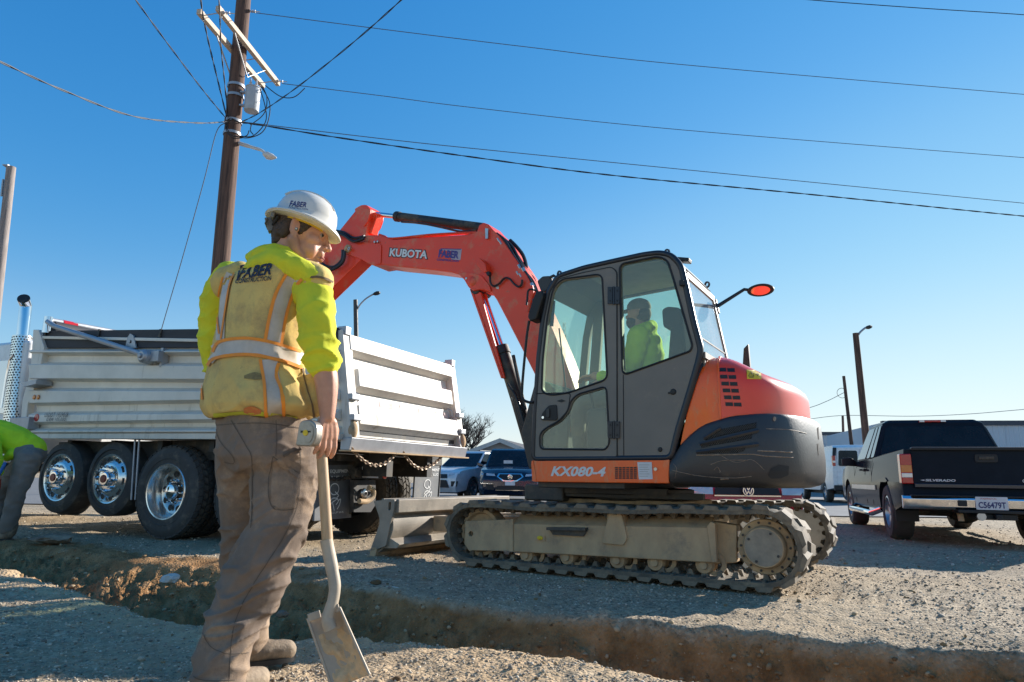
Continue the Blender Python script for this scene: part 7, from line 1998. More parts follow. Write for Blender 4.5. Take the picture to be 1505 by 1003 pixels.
c1 = MB().tube([cy[1], cy[2]], 0.032, 16).build('arm_cylinder_rod', M['chrome'], boom)
MB().tube([cy[2]-(cy[4]-cy[2]).normalized()*0.02, cy[2]+(cy[4]-cy[2]).normalized()*0.05], 0.068, 18).tube([cy[2]+(cy[4]-cy[2]).normalized()*0.05, cy[4]], 0.060, 18).build('arm_cylinder', M['frame_black'], boom, bevel=0.004)
MB().lathe([(0.0, 0.06), (0.05, 0.06), (0.055, 0.05), (0.055, -0.05), (0.05, -0.06), (0, -0.06)], cy[0], (0, 1, 0), 16).build('rod_eye', M['dark_steel'], boom)
MB().tube(spline(ey(z5, [(470, 145), (560, 152), (660, 172), (745, 190), (815, 182)], 0.07), 5), 0.014, 6).build('cylinder_pipe', M['frame_black'], boom)
for yo, pts in ((0.10, [(368, 204), (395, 213), (430, 228), (600, 212), (760, 200), (862, 200)]), (0.13, [(380, 212), (430, 222), (600, 205), (760, 196), (862, 196)])):
    MB().tube(spline(ey(z5, pts, yo), 5), 0.014, 6).build('steel_pipe', RP, boom)
MB().prism(ey(z5, [(862, 178), (875, 180), (874, 225), (863, 226)], HB+0.002), (0, 0.03, 0)).build('pipe_clamp', M['worn_steel'], boom)
# hoses: boom tip to arm, and the bundle down the boom's back
for i, pts in enumerate((((300, 212), (250, 220), (205, 195), (150, 185)), ((298, 222), (250, 235), (200, 205), (150, 200)), ((200, 275), (195, 320), (165, 350), (130, 352), (100, 330), (92, 300)), ((210, 280), (200, 330), (160, 362), (110, 372), (85, 350)))):
    MB().tube(spline(ey(z5, pts, HB+0.03+0.03*(i % 2)), 6), 0.020, 8).build('hose', M['hose'], boom)
bk = [(905, 212), (935, 238), (965, 275), (1000, 330), (1030, 375), (1065, 430), (1090, 500), (1120, 590), (1160, 700)]
for i in range(7):
    off = (i-3)*0.042; sh = (i % 3)*6
    pts = [E.y(*z5(x+4+sh, y-6+sh*0.5), off) for x, y in bk]
    for k, p in enumerate(pts): p.x += -0.03*math.sin(k*1.3+i)*0.5; p.z += 0.02*math.cos(k*1.7+i*2)
    MB().tube(spline(pts, 5), 0.019, 8).build('hose', M['hose'], boom)
for i, (zx, zy) in enumerate(((915, 222), (925, 235), (1003, 375), (1010, 345), (1016, 385), (1028, 360), (1068, 430), (1075, 500))):
    c = E.y(*z5(zx, zy), HB-0.02); d = E.y(*z5(zx+9, zy+16), HB-0.02)
    MB().tube([c, d], 0.024, 8).build('hose_fitting', M['worn_steel'], boom)
MB().tube(spline(ey(z5, [(970, 230), (1000, 260), (1030, 300), (1045, 350), (1040, 390), (1062, 440), (1075, 520)], -0.05), 6), 0.022, 8).build('hose', M['hose'], boom)
MB().tube(spline(ey(z5, [(1052, 560), (1060, 520), (1075, 470), (1070, 440)], HB+0.02), 5), 0.016, 6).build('steel_pipe', RP, boom)
# lift cylinder and guard
lc = ey(z5, [(838, 462), (928, 722), (1003, 955), (1060, 1150)], 0.0)
d_ = (lc[1]-lc[0]).normalized(); e_ = lc[0]+d_*((lc[1]-lc[0]).length)
MB().tube([lc[0], lc[1]], 0.043, 18).build('lift_cylinder_rod', M['chrome'], exc)
MB().tube([lc[1], lc[1]+d_*0.10], 0.088, 20).tube([lc[1]+d_*0.10, lc[2], lc[3]], 0.078, 20).build('lift_cylinder', M['frame_black'], exc, bevel=0.004)
MB().lathe([(0, 0.13), (0.07, 0.13), (0.075, 0.12), (0.075, -0.12), (0.07, -0.13), (0, -0.13)], lc[0], (0, 1, 0), 18).build('cylinder_eye', M['dark_steel'], exc)
MB().prism(ey(z5, [(786, 455), (836, 470), (852, 540), (945, 862), (930, 866), (905, 800)], 0.12), (0, -0.03, 0)).build('cylinder_guard', RP, exc, bevel=0.005)
MB().prism(ey(z5, [(784, 455), (794, 455), (935, 858), (928, 866)], 0.13), (0, -0.26, 0)).build('cylinder_guard', RP, exc, bevel=0.005)
MB().tube(spline(ey(z5, [(985, 760), (1000, 830), (1022, 930), (1040, 1010)], 0.10), 4), 0.02, 8).build('cylinder_pipe', M['frame_black'], exc)
for i in range(3):
    MB().tube(spline(ey(z5, [(960+i*6, 890+i*10), (985+i*6, 950), (1000+i*8, 1010), (1020+i*8, 1080), (1040+i*10, 1160)], 0.12+0.02*i), 4), 0.018, 8).build('hose', M['hose'], exc)
MB().prism(ey(z5, [(985, 955), (1003, 948), (1018, 985), (1000, 992)], 0.09), (0, 0.04, 0)).build('hose_clamp', M['worn_steel'], exc)
# swing bracket at the deck's nose
sw = ey(lambda x, y: (x, y), [(778, 640), (800, 560), (850, 575), (845, 690), (790, 690)], 0.0)
MB().prism([p+V((0, 0.2, 0)) for p in sw], (0, -0.4, 0)).build('swing_bracket', M['dark_steel'], exc, bevel=0.02)
MB().box((0.44, -0.30, 0.58), (0.86, 0.62, 0.735)).build('swing_post', M['dark_steel'], exc, bevel=0.02)
# bucket hanging inside the truck body, at the arm's end
q = ey(z5, [(-205, 780), (-150, 770), (-130, 840), (-160, 930), (-250, 960), (-320, 900), (-300, 860), (-240, 880)], 0.35)
MB().prism(rnd(q, 0.05, 4), (0, -0.7, 0)).build('bucket', M['dark_steel'], exc, bevel=0.01)
MB().tube([E.y(*z5(40, 330), 0), E.y(*z5(-150, 640), 0)], 0.05, 14).build('bucket_cylinder', M['frame_black'], arm)

# ------------------------------------------------------------------ people
mat('skin', (0.60, 0.31, 0.20), 0.5, col2=(0.50, 0.24, 0.15), scale=18, sss=0.1, bump=0.08, bump_scale=160)
mat('lips', (0.42, 0.16, 0.13), 0.45)
mat('hair_brown', (0.085, 0.052, 0.032), 0.6, col2=(0.04, 0.024, 0.015), scale=60, bump=0.6, bump_scale=220)
mat('stubble', (0.25, 0.14, 0.09), 0.7)
mat('eye_white', (0.34, 0.28, 0.25), 0.25); mat('iris', (0.03, 0.018, 0.012), 0.15)
mat('hoodie', (0.72, 0.72, 0.03), 0.9, col2=(0.62, 0.61, 0.03), scale=7, bump=0.25, bump_scale=240)
mat('hoodie_green', (0.56, 0.80, 0.02), 0.88, col2=(0.46, 0.68, 0.02), scale=7, bump=0.2, bump_scale=200)
mat('vest_cloth', (0.76, 0.55, 0.17), 0.9, col2=(0.62, 0.43, 0.14), scale=3.5, dirt=(0.38, 0.25, 0.11), dirt_amt=0.42, dirt_scale=5.5, bump=0.35, bump_scale=300, chip=((0.26, 0.17, 0.08), 0.12, 14))
mat('reflective', (0.60, 0.51, 0.41), 0.5, col2=(0.46, 0.39, 0.31), scale=9, dirt=(0.40, 0.31, 0.2), dirt_amt=0.34, dirt_scale=8)
mat('orange_trim', (0.95, 0.30, 0.02), 0.8, col2=(0.78, 0.27, 0.05), scale=12)
mat('brown_trim', (0.20, 0.135, 0.065), 0.85)
mat('lime_trim', (0.60, 0.62, 0.05), 0.8)
mat('vest_stain', (0.60, 0.12, 0.05), 0.85, col2=(0.52, 0.28, 0.07), scale=25)
mat('trouser_cloth', (0.255, 0.185, 0.135), 0.92, col2=(0.16, 0.118, 0.088), scale=5, dirt=(0.48, 0.33, 0.20), dirt_amt=0.38, dirt_scale=3.2, bump=0.4, bump_scale=320, chip=((0.42, 0.29, 0.18), 0.12, 18))
mat('trouser_seam', (0.13, 0.098, 0.074), 0.9)
mat('trouser_grey', (0.235, 0.205, 0.175), 0.9, col2=(0.16, 0.14, 0.12), scale=4, dirt=(0.36, 0.27, 0.17), dirt_amt=0.36, dirt_scale=3, bump=0.3, bump_scale=200)
mat('boot_leather', (0.20, 0.145, 0.095), 0.8, col2=(0.12, 0.09, 0.06), dirt=(0.40, 0.30, 0.2), dirt_amt=0.5, dirt_scale=8, bump=0.3, bump_scale=90)
mat('hat_white', (0.72, 0.68, 0.60), 0.32, col2=(0.66, 0.61, 0.52), scale=5, dirt=(0.36, 0.24, 0.14), dirt_amt=0.10, dirt_scale=6, coat=0.25)
mat('hat_yellow', (0.75, 0.48, 0.02), 0.45)
mat('strap_grey', (0.19, 0.185, 0.17), 0.6)
def organic(name, mb, voxel, material, parent, iters=6, disp=None, angle=180):
    """fuse overlapping closed shapes into one continuous surface, smooth it, then add folds"""
    me = mb.mesh(name, 180)
    o = link(name, me, parent)
    r_ = o.modifiers.new('r', 'REMESH'); r_.mode = 'VOXEL'; r_.voxel_size = voxel; r_.use_smooth_shade = True
    s_ = o.modifiers.new('s', 'SMOOTH'); s_.factor = 0.5; s_.iterations = iters
    dg = bpy.context.evaluated_depsgraph_get()
    new = bpy.data.meshes.new_from_object(o.evaluated_get(dg))
    o.modifiers.clear(); o.data = new; new.name = name; bpy.data.meshes.remove(me)
    if disp:
        n = len(new.vertices)
        nr_ = [v.normal.copy() for v in new.vertices]
        for i, v in enumerate(new.vertices):
            v.co += nr_[i]*disp(v.co)
    new.materials.clear(); new.materials.append(material)
    smooth(new, 180)
    return o
def chain(mb, pts, n=14):
    """pts: (position, radius); rounded ends"""
    p = [V(q[0]) for q in pts]; r_ = [q[1] for q in pts]
    mb.tube(p, r_, n)
    for k in (0, -1):
        mb.ell(p[k], (r_[k],)*3, nu=n, nv=8)
    return mb
def xchain(mb, pts, n=14, sub=5):
    P = spline([V(p[0]) for p in pts], sub); Rr = [v.x for v in spline([V((p[1], 0, 0)) for p in pts], sub)]
    return chain(mb, list(zip(P, Rr)), n)

def folds(amp, sc, seed=0, stretch=(1, 1, 1)):
    off = V((seed*7.3, seed*3.1, seed*1.7))
    def f(co):
        q = V((co.x*sc*stretch[0], co.y*sc*stretch[1], co.z*sc*stretch[2]))+off
        a = noise.noise(q); b_ = noise.noise(q*2.3+V((5, 1, 3)))
        return amp*((1-abs(a)*2.2)*0.7 + b_*0.5)
    return f

def crease(co, sc, seed, ax=(1, 1, 1)):
    q = V((co.x*ax[0], co.y*ax[1], co.z*ax[2]))*sc + V((seed*3.7, seed*1.9, seed*5.3))
    q += V((noise.noise(q*0.6), noise.noise(q*0.6+V((7, 0, 0))), 0))*0.6
    r_ = 1-min(1.0, abs(noise.noise(q))*3.0)
    return r_*r_
# ---- the worker in front, seen from behind, head turned right
YW = 2.78
BASE = V((-1.08, 2.85, 0))
wk = root('person', 'worker in white hard hat and dirty yellow vest, seen from behind beside a shovel', 'person', loc=BASE)
def pw(px, py, Y): return at(px, py, Y) - BASE
AW = R(38)
FD, RD = V((math.sin(AW), math.cos(AW), 0)), V((math.cos(AW), -math.sin(AW), 0))
KW = 1003.0
def ring(py, pl, pr_, Y=YW, ratio=0.66, n=24, skew=0.0, grow=0.0):
    c = pw((pl+pr_)/2, py, Y); half = (pr_-pl)/2/KW*Y
    w = half/math.sqrt(math.cos(AW)**2+(ratio*math.sin(AW))**2) + grow
    d = w*ratio
    out = []
    for k in range(n):
        a = 2*math.pi*k/n; ca, sa = math.cos(a), math.sin(a)
        e = 0.82
        out.append(c + RD*w*math.copysign(abs(ca)**e, ca) + FD*d*math.copysign(abs(sa)**e, sa))
    return out
# body: head, neck, trunk, arms and hands in one surface
HC = pw(441, 344, 2.74)
HF = V((0.955, 0.20, -0.20)).normalized(); HR = HF.cross(V((0, 0, 1))).normalized(); HU = HR.cross(HF).normalized()
hs = 1.10
def h(f, u, r_=0.0): return HC + (HF*f + HU*u + HR*r_)*hs
HM = Matrix((HF, HR, HU)).transposed()
def hell(mb, c, r_, nu=14, nv=10): mb.ell(h(*c), (r_[0]*hs, r_[2]*hs, r_[1]*hs), HM, nu, nv)
b = MB()
hell(b, (-0.004, 0.032, 0), (0.100, 0.098, 0.077), 20, 14)
hell(b, (0.040, -0.045, 0), (0.056, 0.080, 0.056), 18, 12)
hell(b, (0.052, 0.015, 0), (0.046, 0.052, 0.060))
for s in (1, -1):
    chain(b, [(h(-0.008, -0.045, s*0.058), 0.022*hs), (h(0.010, -0.080, s*0.050), 0.020*hs), (h(0.055, -0.112, s*0.026), 0.020*hs), (h(0.078, -0.120, 0), 0.018*hs)], 10)
    hell(b, (0.055, -0.022, s*0.042), (0.030, 0.026, 0.024))
    hell(b, (0.060, -0.06, s*0.036), (0.026, 0.034, 0.022))
    hell(b, (-0.012, -0.004, s*0.076), (0.019, 0.032, 0.009)); hell(b, (-0.020, 0.010, s*0.081), (0.010, 0.022, 0.008)); hell(b, (-0.005, -0.030, s*0.076), (0.010, 0.010, 0.007))
    hell(b, (0.104, -0.034, s*0.013), (0.011, 0.008, 0.008))
chain(b, [(h(0.086, 0.030, -0.036), 0.012*hs), (h(0.093, 0.028, -0.012), 0.013*hs), (h(0.093, 0.028, 0.012), 0.013*hs), (h(0.084, 0.030, 0.036), 0.012*hs)], 8)
chain(b, [(h(0.088, 0.022), 0.011*hs), (h(0.100, 0.000), 0.0105*hs), (h(0.114, -0.022), 0.012*hs), (h(0.119, -0.030), 0.012*hs)], 10)
hell(b, (0.096, -0.055, 0), (0.014, 0.014, 0.026)); hell(b, (0.098, -0.066, 0), (0.013, 0.006, 0.022)); hell(b, (0.094, -0.080, 0), (0.013, 0.007, 0.020)); hell(b, (0.085, -0.108, 0), (0.020, 0.022, 0.026))
NB_ = pw(425, 405, 2.80)
chain(b, [(h(-0.022, -0.04), 0.064), (h(-0.03, -0.09), 0.063), (NB_, 0.07)], 16)
b.loft([ring(400, 372, 462, 2.80), ring(430, 340, 440, YW), ring(520, 335, 425, YW), ring(640, 335, 435, YW), ring(680, 345, 430, YW)])
AR = 2.62                                                # right arm hangs on the camera side
xchain(b, [(pw(452, 420, 2.68), 0.06), (pw(465, 460, AR), 0.055), (pw(470, 505, AR), 0.048), (pw(476, 540, AR), 0.048), (pw(480, 562, AR), 0.045), (pw(481, 590, AR), 0.037), (pw(481, 612, AR), 0.029)], 12)
xchain(b, [(pw(335, 420, 2.95), 0.06), (pw(318, 460, 3.0), 0.05), (pw(316, 510, 3.0), 0.046), (pw(335, 565, 3.12), 0.04), (pw(362, 600, 3.22), 0.03)], 12)
# right hand: palm, four curled fingers, thumb
PALM = MB()
def hand(bm, P0, P1, side_v, fing_v, out_v, sc=1.0):
    """P0 wrist, P1 knuckles; side_v towards the little finger's opposite (index) side; out_v towards the back of the hand"""
    ax = (P1-P0)
    for t_ in np.linspace(-1, 1, 4):
        chain(bm, [(P0+side_v*t_*0.014*sc, 0.015*sc), (P0.lerp(P1, 0.5)+side_v*t_*0.028*sc, 0.0155*sc), (P1+side_v*t_*0.033*sc, 0.0135*sc)], 8)
    for i, (t_, L_) in enumerate(((1.0, 0.074), (0.33, 0.082), (-0.33, 0.077), (-1.0, 0.060))):
        q0 = P1+side_v*t_*0.034*sc; d = (fing_v+side_v*t_*0.06).normalized()
        q1 = q0+d*L_*0.46*sc; d2 = (d - out_v*0.45).normalized(); q2 = q1+d2*L_*0.32*sc; d3 = (d - out_v*1.05).normalized(); q3 = q2+d3*L_*0.26*sc
        chain(bm, [(q0, 0.0112*sc), (q1, 0.0103*sc), (q2, 0.0092*sc), (q3, 0.0078*sc)], 8)
    t0 = P0.lerp(P1, 0.22)+side_v*0.024*sc; t1 = t0+(side_v*0.7+ax.normalized()*0.8-out_v*0.35).normalized()*0.042*sc; t2 = t1+(ax.normalized()-out_v*0.3+side_v*0.1).normalized()*0.032*sc; t3 = t2+(ax.normalized()-out_v*0.35-side_v*0.15).normalized()*0.022*sc
    chain(bm, [(t0, 0.0165*sc), (t1, 0.0135*sc), (t2, 0.0118*sc), (t3, 0.0095*sc)], 8)
W0_, K0_ = pw(481, 614, AR), pw(480, 643, AR+0.01)
hd = (K0_-W0_).normalized()
hand(b, W0_, K0_, V((0.62, 0.78, 0.0)).normalized(), hd, V((0.78, -0.60, 0.1)).normalized(), 1.08)
body = organic('body', b, 0.0045, M['skin'], wk, iters=5)
att = body.data.attributes.new('stubble', 'FLOAT', 'POINT'); vals = []
for v in body.data.vertices:
    q = v.co; a_ = (q-h(0.03, -0.10, 0.035)).length; b2_ = (q-h(0.085, -0.085, 0.0)).length; c2_ = (q-h(0.0, -0.055, 0.062)).length
    vals.append(max(0.0, min(1.0, 1.25-min(a_/0.050, b2_/0.040, c2_/0.036)*0.9)) if q.z > 1.62 else 0.0)
att.data.foreach_set('value', vals)
nt = M['skin'].node_tree; bsdf = nt.nodes['Principled BSDF']; cur = bsdf.inputs['Base Color'].links[0].from_socket
na = nt.nodes.new('ShaderNodeAttribute'); na.attribute_name = 'stubble'; nm_ = nt.nodes.new('ShaderNodeMath'); nm_.operation = 'MULTIPLY'; nm_.inputs[1].default_value = 0.62
nmx = nt.nodes.new('ShaderNodeMix'); nmx.data_type = 'RGBA'; nmx.inputs[7].default_value = (0.16, 0.095, 0.06, 1)
nt.links.new(na.outputs['Fac'], nm_.inputs[0]); nt.links.new(nm_.outputs[0], nmx.inputs[0]); nt.links.new(cur, nmx.inputs[6]); nt.links.new(nmx.outputs[2], bsdf.inputs['Base Color'])
eye = MB().ell(h(0.0795, 0.006, 0.034), (0.0112*hs,)*3, None, 14, 10).ell(h(0.0795, 0.006, -0.034), (0.0112*hs,)*3, None, 14, 10).build('eyes', M['eye_white'], wk, angle=180)
MB().ell(h(0.0868, 0.005, 0.038), (0.0062*hs,)*3, None, 10, 8).ell(h(0.0868, 0.005, -0.038), (0.0062*hs,)*3, None, 10, 8).build('iris', M['iris'], eye, angle=180)
MB().tube(spline([h(0.062, 0.019, 0.052), h(0.080, 0.021, 0.044), h(0.093, 0.0165, 0.030)], 4), 0.0042*hs, 6).build('eyelid', M['skin'], wk)
br = MB()
for s in (1, -1):
    br.tube(spline([h(0.066, 0.030, s*0.054), h(0.086, 0.040, s*0.042), h(0.101, 0.034, s*0.016)], 4), [0.004*hs]*4+[0.0055*hs]*4+[0.004*hs], 6)
br.build('eyebrows', M['hair_brown'], wk)
MB().tube(spline([h(0.104, -0.0725, 0.020), h(0.111, -0.072, 0), h(0.104, -0.0725, -0.020)], 4), 0.0032*hs, 6).tube(spline([h(0.100, -0.080, 0.016), h(0.107, -0.080, 0), h(0.100, -0.080, -0.016)], 4), 0.0052*hs, 6).build('lips', M['lips'], wk)
hb = MB()
hell(hb, (-0.012, 0.038, 0), (0.098, 0.096, 0.080), 20, 14)
hell(hb, (-0.062, -0.012, 0), (0.040, 0.058, 0.066), 16, 12)
hell(hb, (-0.066, -0.058, 0), (0.024, 0.022, 0.05))
for s in (1, -1):
    hell(hb, (0.016, 0.020, s*0.069), (0.020, 0.028, 0.0115)); hell(hb, (0.012, -0.004, s*0.069), (0.009, 0.018, 0.0085)); hell(hb, (-0.045, -0.008, s*0.052), (0.022, 0.042, 0.026))
organic('hair', hb, 0.006, M['hair_brown'], wk, iters=3, disp=folds(0.0035, 70, 3))
c = h(-0.003, -0.012, 0.082); MB().ell(c, (0.007, 0.006, 0.008)).build('ear_plug', M['strap_grey'], wk); MB().ell(c+HR*0.006, (0.0035,)*3).build('plug_tip', M['plate_white'], wk)
# hard hat, full brim, tipped forward
TC = pw(446.5, 328, 2.74)
TF = V((0.93, 0.19, -0.265)).normalized(); TR = TF.cross(V((0, 0, 1))).normalized(); TU = TR.cross(TF).normalized()
ht = MB(); rings = []
def hat_ring(a, w, z, front=0.0, n=40):
    out = []
    for k in range(n):
        t_ = 2*math.pi*k/n; f = math.cos(t_); e = a*(1+front*max(0, f)**2)
        out.append(TC + TF*f*e + TR*math.sin(t_)*w + TU*(z - 0.012*max(0, abs(f))**4*(1 if a > 0.145 else 0)))
    return out
prof = [(0.150, 0.137, -0.014), (0.157, 0.144, -0.012), (0.157, 0.144, -0.006), (0.142, 0.124, 0.000), (0.126, 0.108, 0.012), (0.122, 0.105, 0.040), (0.113, 0.097, 0.072), (0.094, 0.081, 0.099), (0.066, 0.058, 0.117), (0.033, 0.029, 0.125), (0.004, 0.004, 0.127)]
outer = [hat_ring(a, w, z, 0.07) for a, w, z in prof]
inner = [hat_ring(a-0.006, w-0.006, z-0.005, 0.07) for a, w, z in prof[::-1]]
ht.loft(outer+inner)
hat = ht.build('hard_hat', M['hat_white'], wk, angle=70)
rd = MB()
for k, (y_, wd) in enumerate(((0.0, 0.010), (0.034, 0.006), (-0.034, 0.006))):
    pts = []
    for j in range(13):
        a = -1.05+2.1*j/12
        pts.append(TC + TF*math.sin(a)*0.118*1.02 + TU*(math.cos(a)*0.092+0.034) + TR*y_)
    rd.tube(pts, wd, 6)
rd.build('hat_ridge', M['hat_white'], hat)
yb = MB()
yb.loft([[TC+TF*math.cos(t_)*a*1.0+TR*math.sin(t_)*w+TU*z for t_ in np.linspace(0, 2*math.pi, 33)[:-1]] for a, w, z in ((0.108, 0.091, 0.006), (0.108, 0.091, -0.026), (0.104, 0.087, -0.026), (0.104, 0.087, 0.006))])
yb.build('suspension', M['hat_yellow'], hat, angle=60)
MB().loft([[TC-TF*(0.104+dx)+TR*y_+TU*z for y_, z in ((0.075, 0.0), (0.075, -0.045), (-0.075, -0.05), (-0.075, 0.0))] for dx in (0.0, 0.014)]).build('nape_strap', M['strap_grey'], hat, bevel=0.004)
kn = MB()
k0 = TC-TF*0.118+TR*0.02+TU*-0.055
kn.bar(k0+TF*0.012, k0-TF*0.012-TU*0.016, 0.06, 0.036, TR)
for j in range(5): kn.bar(k0-TF*0.013-TU*(-0.006+j*0.006)+TR*0.04, k0-TF*0.013-TU*(-0.006+j*0.006)-TR*0.04, 0.004, 0.006)
kn.build('ratchet_knob', M['strap_grey'], hat, bevel=0.004)
MB().tube([TC-TF*0.09+TR*0.07-TU*0.03, TC-TF*0.10+TR*0.05-TU*0.06, TC-TF*0.115-TU*0.062], 0.007, 6).build('strap', M['black_rubber'], hat)
# hoodie: trunk, sleeves, bunched hood
hb = MB()
hb.loft([ring(398, 366, 466, 2.79), ring(415, 346, 462, YW), ring(440, 334, 444, YW), ring(520, 326, 432, YW), ring(600, 326, 432, YW)])
xchain(hb, [(pw(448, 412, 2.70), 0.074), (pw(463, 440, 2.65), 0.076), (pw(467, 475, AR), 0.074), (pw(469, 505, AR), 0.073), (pw(472, 528, AR), 0.065), (pw(474, 540, AR), 0.056)], 16)
xchain(hb, [(pw(338, 412, 2.92), 0.080), (pw(322, 445, 2.98), 0.080), (pw(317, 485, 3.0), 0.074), (pw(317, 520, 3.02), 0.066), (pw(336, 572, 3.12), 0.054)], 16)
hood_pts = []
for k in range(15):
    t_ = 2*math.pi*k/14
    hood_pts.append((pw(420, 396, 2.79)+RD*math.cos(t_)*0.100+FD*math.sin(t_)*0.108+V((0, 0, 0.010-0.034*math.sin(t_))), 0.040))
chain(hb, hood_pts, 14)
xchain(hb, [(pw(366, 398, 2.74), 0.026), (pw(380, 388, 2.68), 0.037), (pw(406, 385, 2.64), 0.043), (pw(436, 393, 2.62), 0.041), (pw(458, 408, 2.62), 0.034), (pw(468, 420, 2.64), 0.024)], 14)
xchain(hb, [(pw(372, 379, 2.78), 0.026), (pw(388, 372, 2.70), 0.030), (pw(414, 376, 2.65), 0.029), (pw(440, 388, 2.63), 0.027), (pw(464, 404, 2.64), 0.022)], 14)
def sleeve_folds(co):
    f = folds(0.006, 9, 2)(co)
    z = co.z; 
    k = noise.noise(V((co.x*5, co.y*5, z*22)))
    lowcuff = max(0.0, 1-abs(z-1.24)/0.10)
    k2 = noise.noise(V((co.x*11+co.z*8, co.y*11, co.z*13+4)))
    return -0.006 + 0.012*crease(V((co.x+co.z*0.5, co.y, co.z)), 8, 6, (1, 1, 1.7))*(0.5+lowcuff) + f*0.9 + 0.009*k*(0.45+1.3*lowcuff) + 0.007*(1-abs(k2)*2.5)
hoodie = organic('hoodie', hb, 0.0075, M['hoodie'], wk, iters=4, disp=sleeve_folds)
# vest
vb = MB()
vb.loft([ring(r_[0], r_[1], r_[2], YW, grow=0.020) for r_ in ((394, 374, 456), (402, 350, 466), (416, 333, 462), (440, 325, 450), (480, 320, 444), (520, 313, 442), (555, 304, 448), (582, 297, 462), (600, 298, 468), (611, 305, 456), (616, 312, 448))])
xchain(vb, [(pw(436, 402, 2.74), 0.066), (pw(450, 410, 2.70), 0.084), (pw(464, 416, 2.665), 0.078)], 16)
xchain(vb, [(pw(352, 404, 2.86), 0.064), (pw(338, 416, 2.90), 0.084)], 14)
xchain(vb, [(pw(455, 560, 2.70), 0.03), (pw(462, 585, 2.68), 0.045), (pw(466, 602, 2.68), 0.036)], 12)
def vest_folds(co):
    f = folds(0.0055, 6, 5, (1, 1, 0.55))(co)
    s = noise.noise(V((co.x*14, co.y*14, co.z*5)))
    right = max(0.0, min(1.0, ((co-pw(450, 580, 2.7)).length*-6+1.6)))
    low_ = max(0.0, 1-abs(co.z-1.08)/0.12)
    return -0.005 + f*0.8 + 0.004*s + 0.016*right*noise.noise(V((co.x*16+co.z*9, co.y*16, co.z*7))) + 0.007*crease(co, 6, 2, (1.3, 1.3, 1.0))*(0.4+low_)
vest = organic('vest', vb, 0.0075, M['vest_cloth'], wk, iters=4, disp=vest_folds)
bpy.context.view_layer.update()
bv_v = bvh_of(vest); bv_t = None; bv_hat = bvh_of(hat)
def zv(x, y): return 240+x/2.388, 240+y/2.388
def lay(bv, px, py, off):
    d = ray(px, py).normalized(); hh = bv.ray_cast(CAM, d)
    if hh[0] is None: return None
    n_ = hh[1] if hh[1].dot(d) < 0 else -hh[1]
    return hh[0]+n_*off-BASE
def strip(name, bv, path, w, m, parent, fn=zv, off=0.004, nw=4, ns=8):
    """a band of cloth laid on the surface along a traced line"""
    P = spline([V((x, y, 0)) for x, y in path], ns); b_ = MB(); rows = []
    ws = [v.x for v in spline([V((q, 0, 0)) for q in (w if isinstance(w, (list, tuple)) else [w]*len(path))], ns)]
    for i, p in enumerate(P):
        t_ = (P[min(i+1, len(P)-1)]-P[max(i-1, 0)]).normalized(); n_ = V((-t_.y, t_.x, 0))
        rows.append([lay(bv, *fn(*(p+n_*ws[i]*(k/nw-0.5)).to_2d()), off) for k in range(nw+1)])
    for i in range(len(rows)-1):
        for k in range(nw):
            q = [rows[i][k], rows[i+1][k], rows[i+1][k+1], rows[i][k+1]]
            if any(x is None for x in q): continue
            if max((q[0]-q[2]).length, (q[1]-q[3]).length) > 0.06: continue
            b_.add(q, [(0, 1, 2, 3)])
    return b_.build(name, M[m], parent, angle=180) if b_.f else None
TR_ = [((483, 352), (462, 395), (430, 455), (408, 530), (392, 632)), 52]
for name, path, w, m, off in (
    ('reflective_stripe', ((474, 376), (458, 402), (430, 455), (405, 530), (388, 632)), 50, 'reflective', 0.004),
    ('reflective_stripe', ((238, 388), (220, 430), (208, 500), (202, 622)), 30, 'reflective', 0.004),
    ('reflective_stripe', ((374, 690), (378, 740), (390, 800), (394, 888)), 52, 'reflective', 0.004),
    ('reflective_stripe', ((160, 690), (200, 655), (300, 645), (400, 663), (482, 690)), [44, 50, 52, 52, 46], 'reflective', 0.0055),
    ('orange_piping', ((446, 370), (428, 396), (396, 455), (376, 530), (358, 622)), 11, 'orange_trim', 0.0065),
    ('orange_piping', ((490, 408), (474, 426), (452, 460), (428, 540), (412, 640)), 11, 'orange_trim', 0.0065),
    ('orange_piping', ((252, 386), (236, 430), (224, 500), (206, 618)), 6, 'orange_trim', 0.0065),
    ('orange_piping', ((212, 400), (198, 450), (192, 520), (200, 600)), 6, 'orange_trim', 0.0065),
    ('orange_piping', ((178, 664), (205, 627), (300, 616), (400, 636), (478, 662)), 11, 'orange_trim', 0.0075),
    ('orange_piping', ((160, 712), (190, 685), (300, 673), (400, 692), (484, 718)), 11, 'orange_trim', 0.0075),
    ('orange_piping', ((342, 690), (350, 740), (358, 800), (362, 888)), 11, 'orange_trim', 0.0065),
    ('orange_piping', ((404, 704), (396, 745), (414, 800), (424, 888)), 11, 'orange_trim', 0.0065),
    ('hem_tape', ((178, 884), (300, 876), (400, 884), (470, 896)), 14, 'lime_trim', 0.004),
    ('hem_binding', ((172, 894), (300, 887), (400, 894), (476, 906)), 8, 'brown_trim', 0.006),
    ('arm_binding', ((512, 402), (540, 401), (566, 406), (592, 418)), 7, 'brown_trim', 0.006),
    ('side_seam', ((486, 720), (505, 790), (522, 850), (530, 890)), 7, 'brown_trim', 0.005),
    ('back_seam', ((150, 560), (146, 640), (136, 740), (140, 830)), 6, 'orange_trim', 0.005)):
    strip(name, bv_v, path, w, m, vest, off=off)
strip('paint_stain', bv_v, ((284, 866), (312, 866), (345, 872)), [14, 30, 12], 'vest_stain', vest, off=0.0045)
mat('vest_soot', (0.16, 0.115, 0.055), 0.9, col2=(0.36, 0.27, 0.09), scale=22)
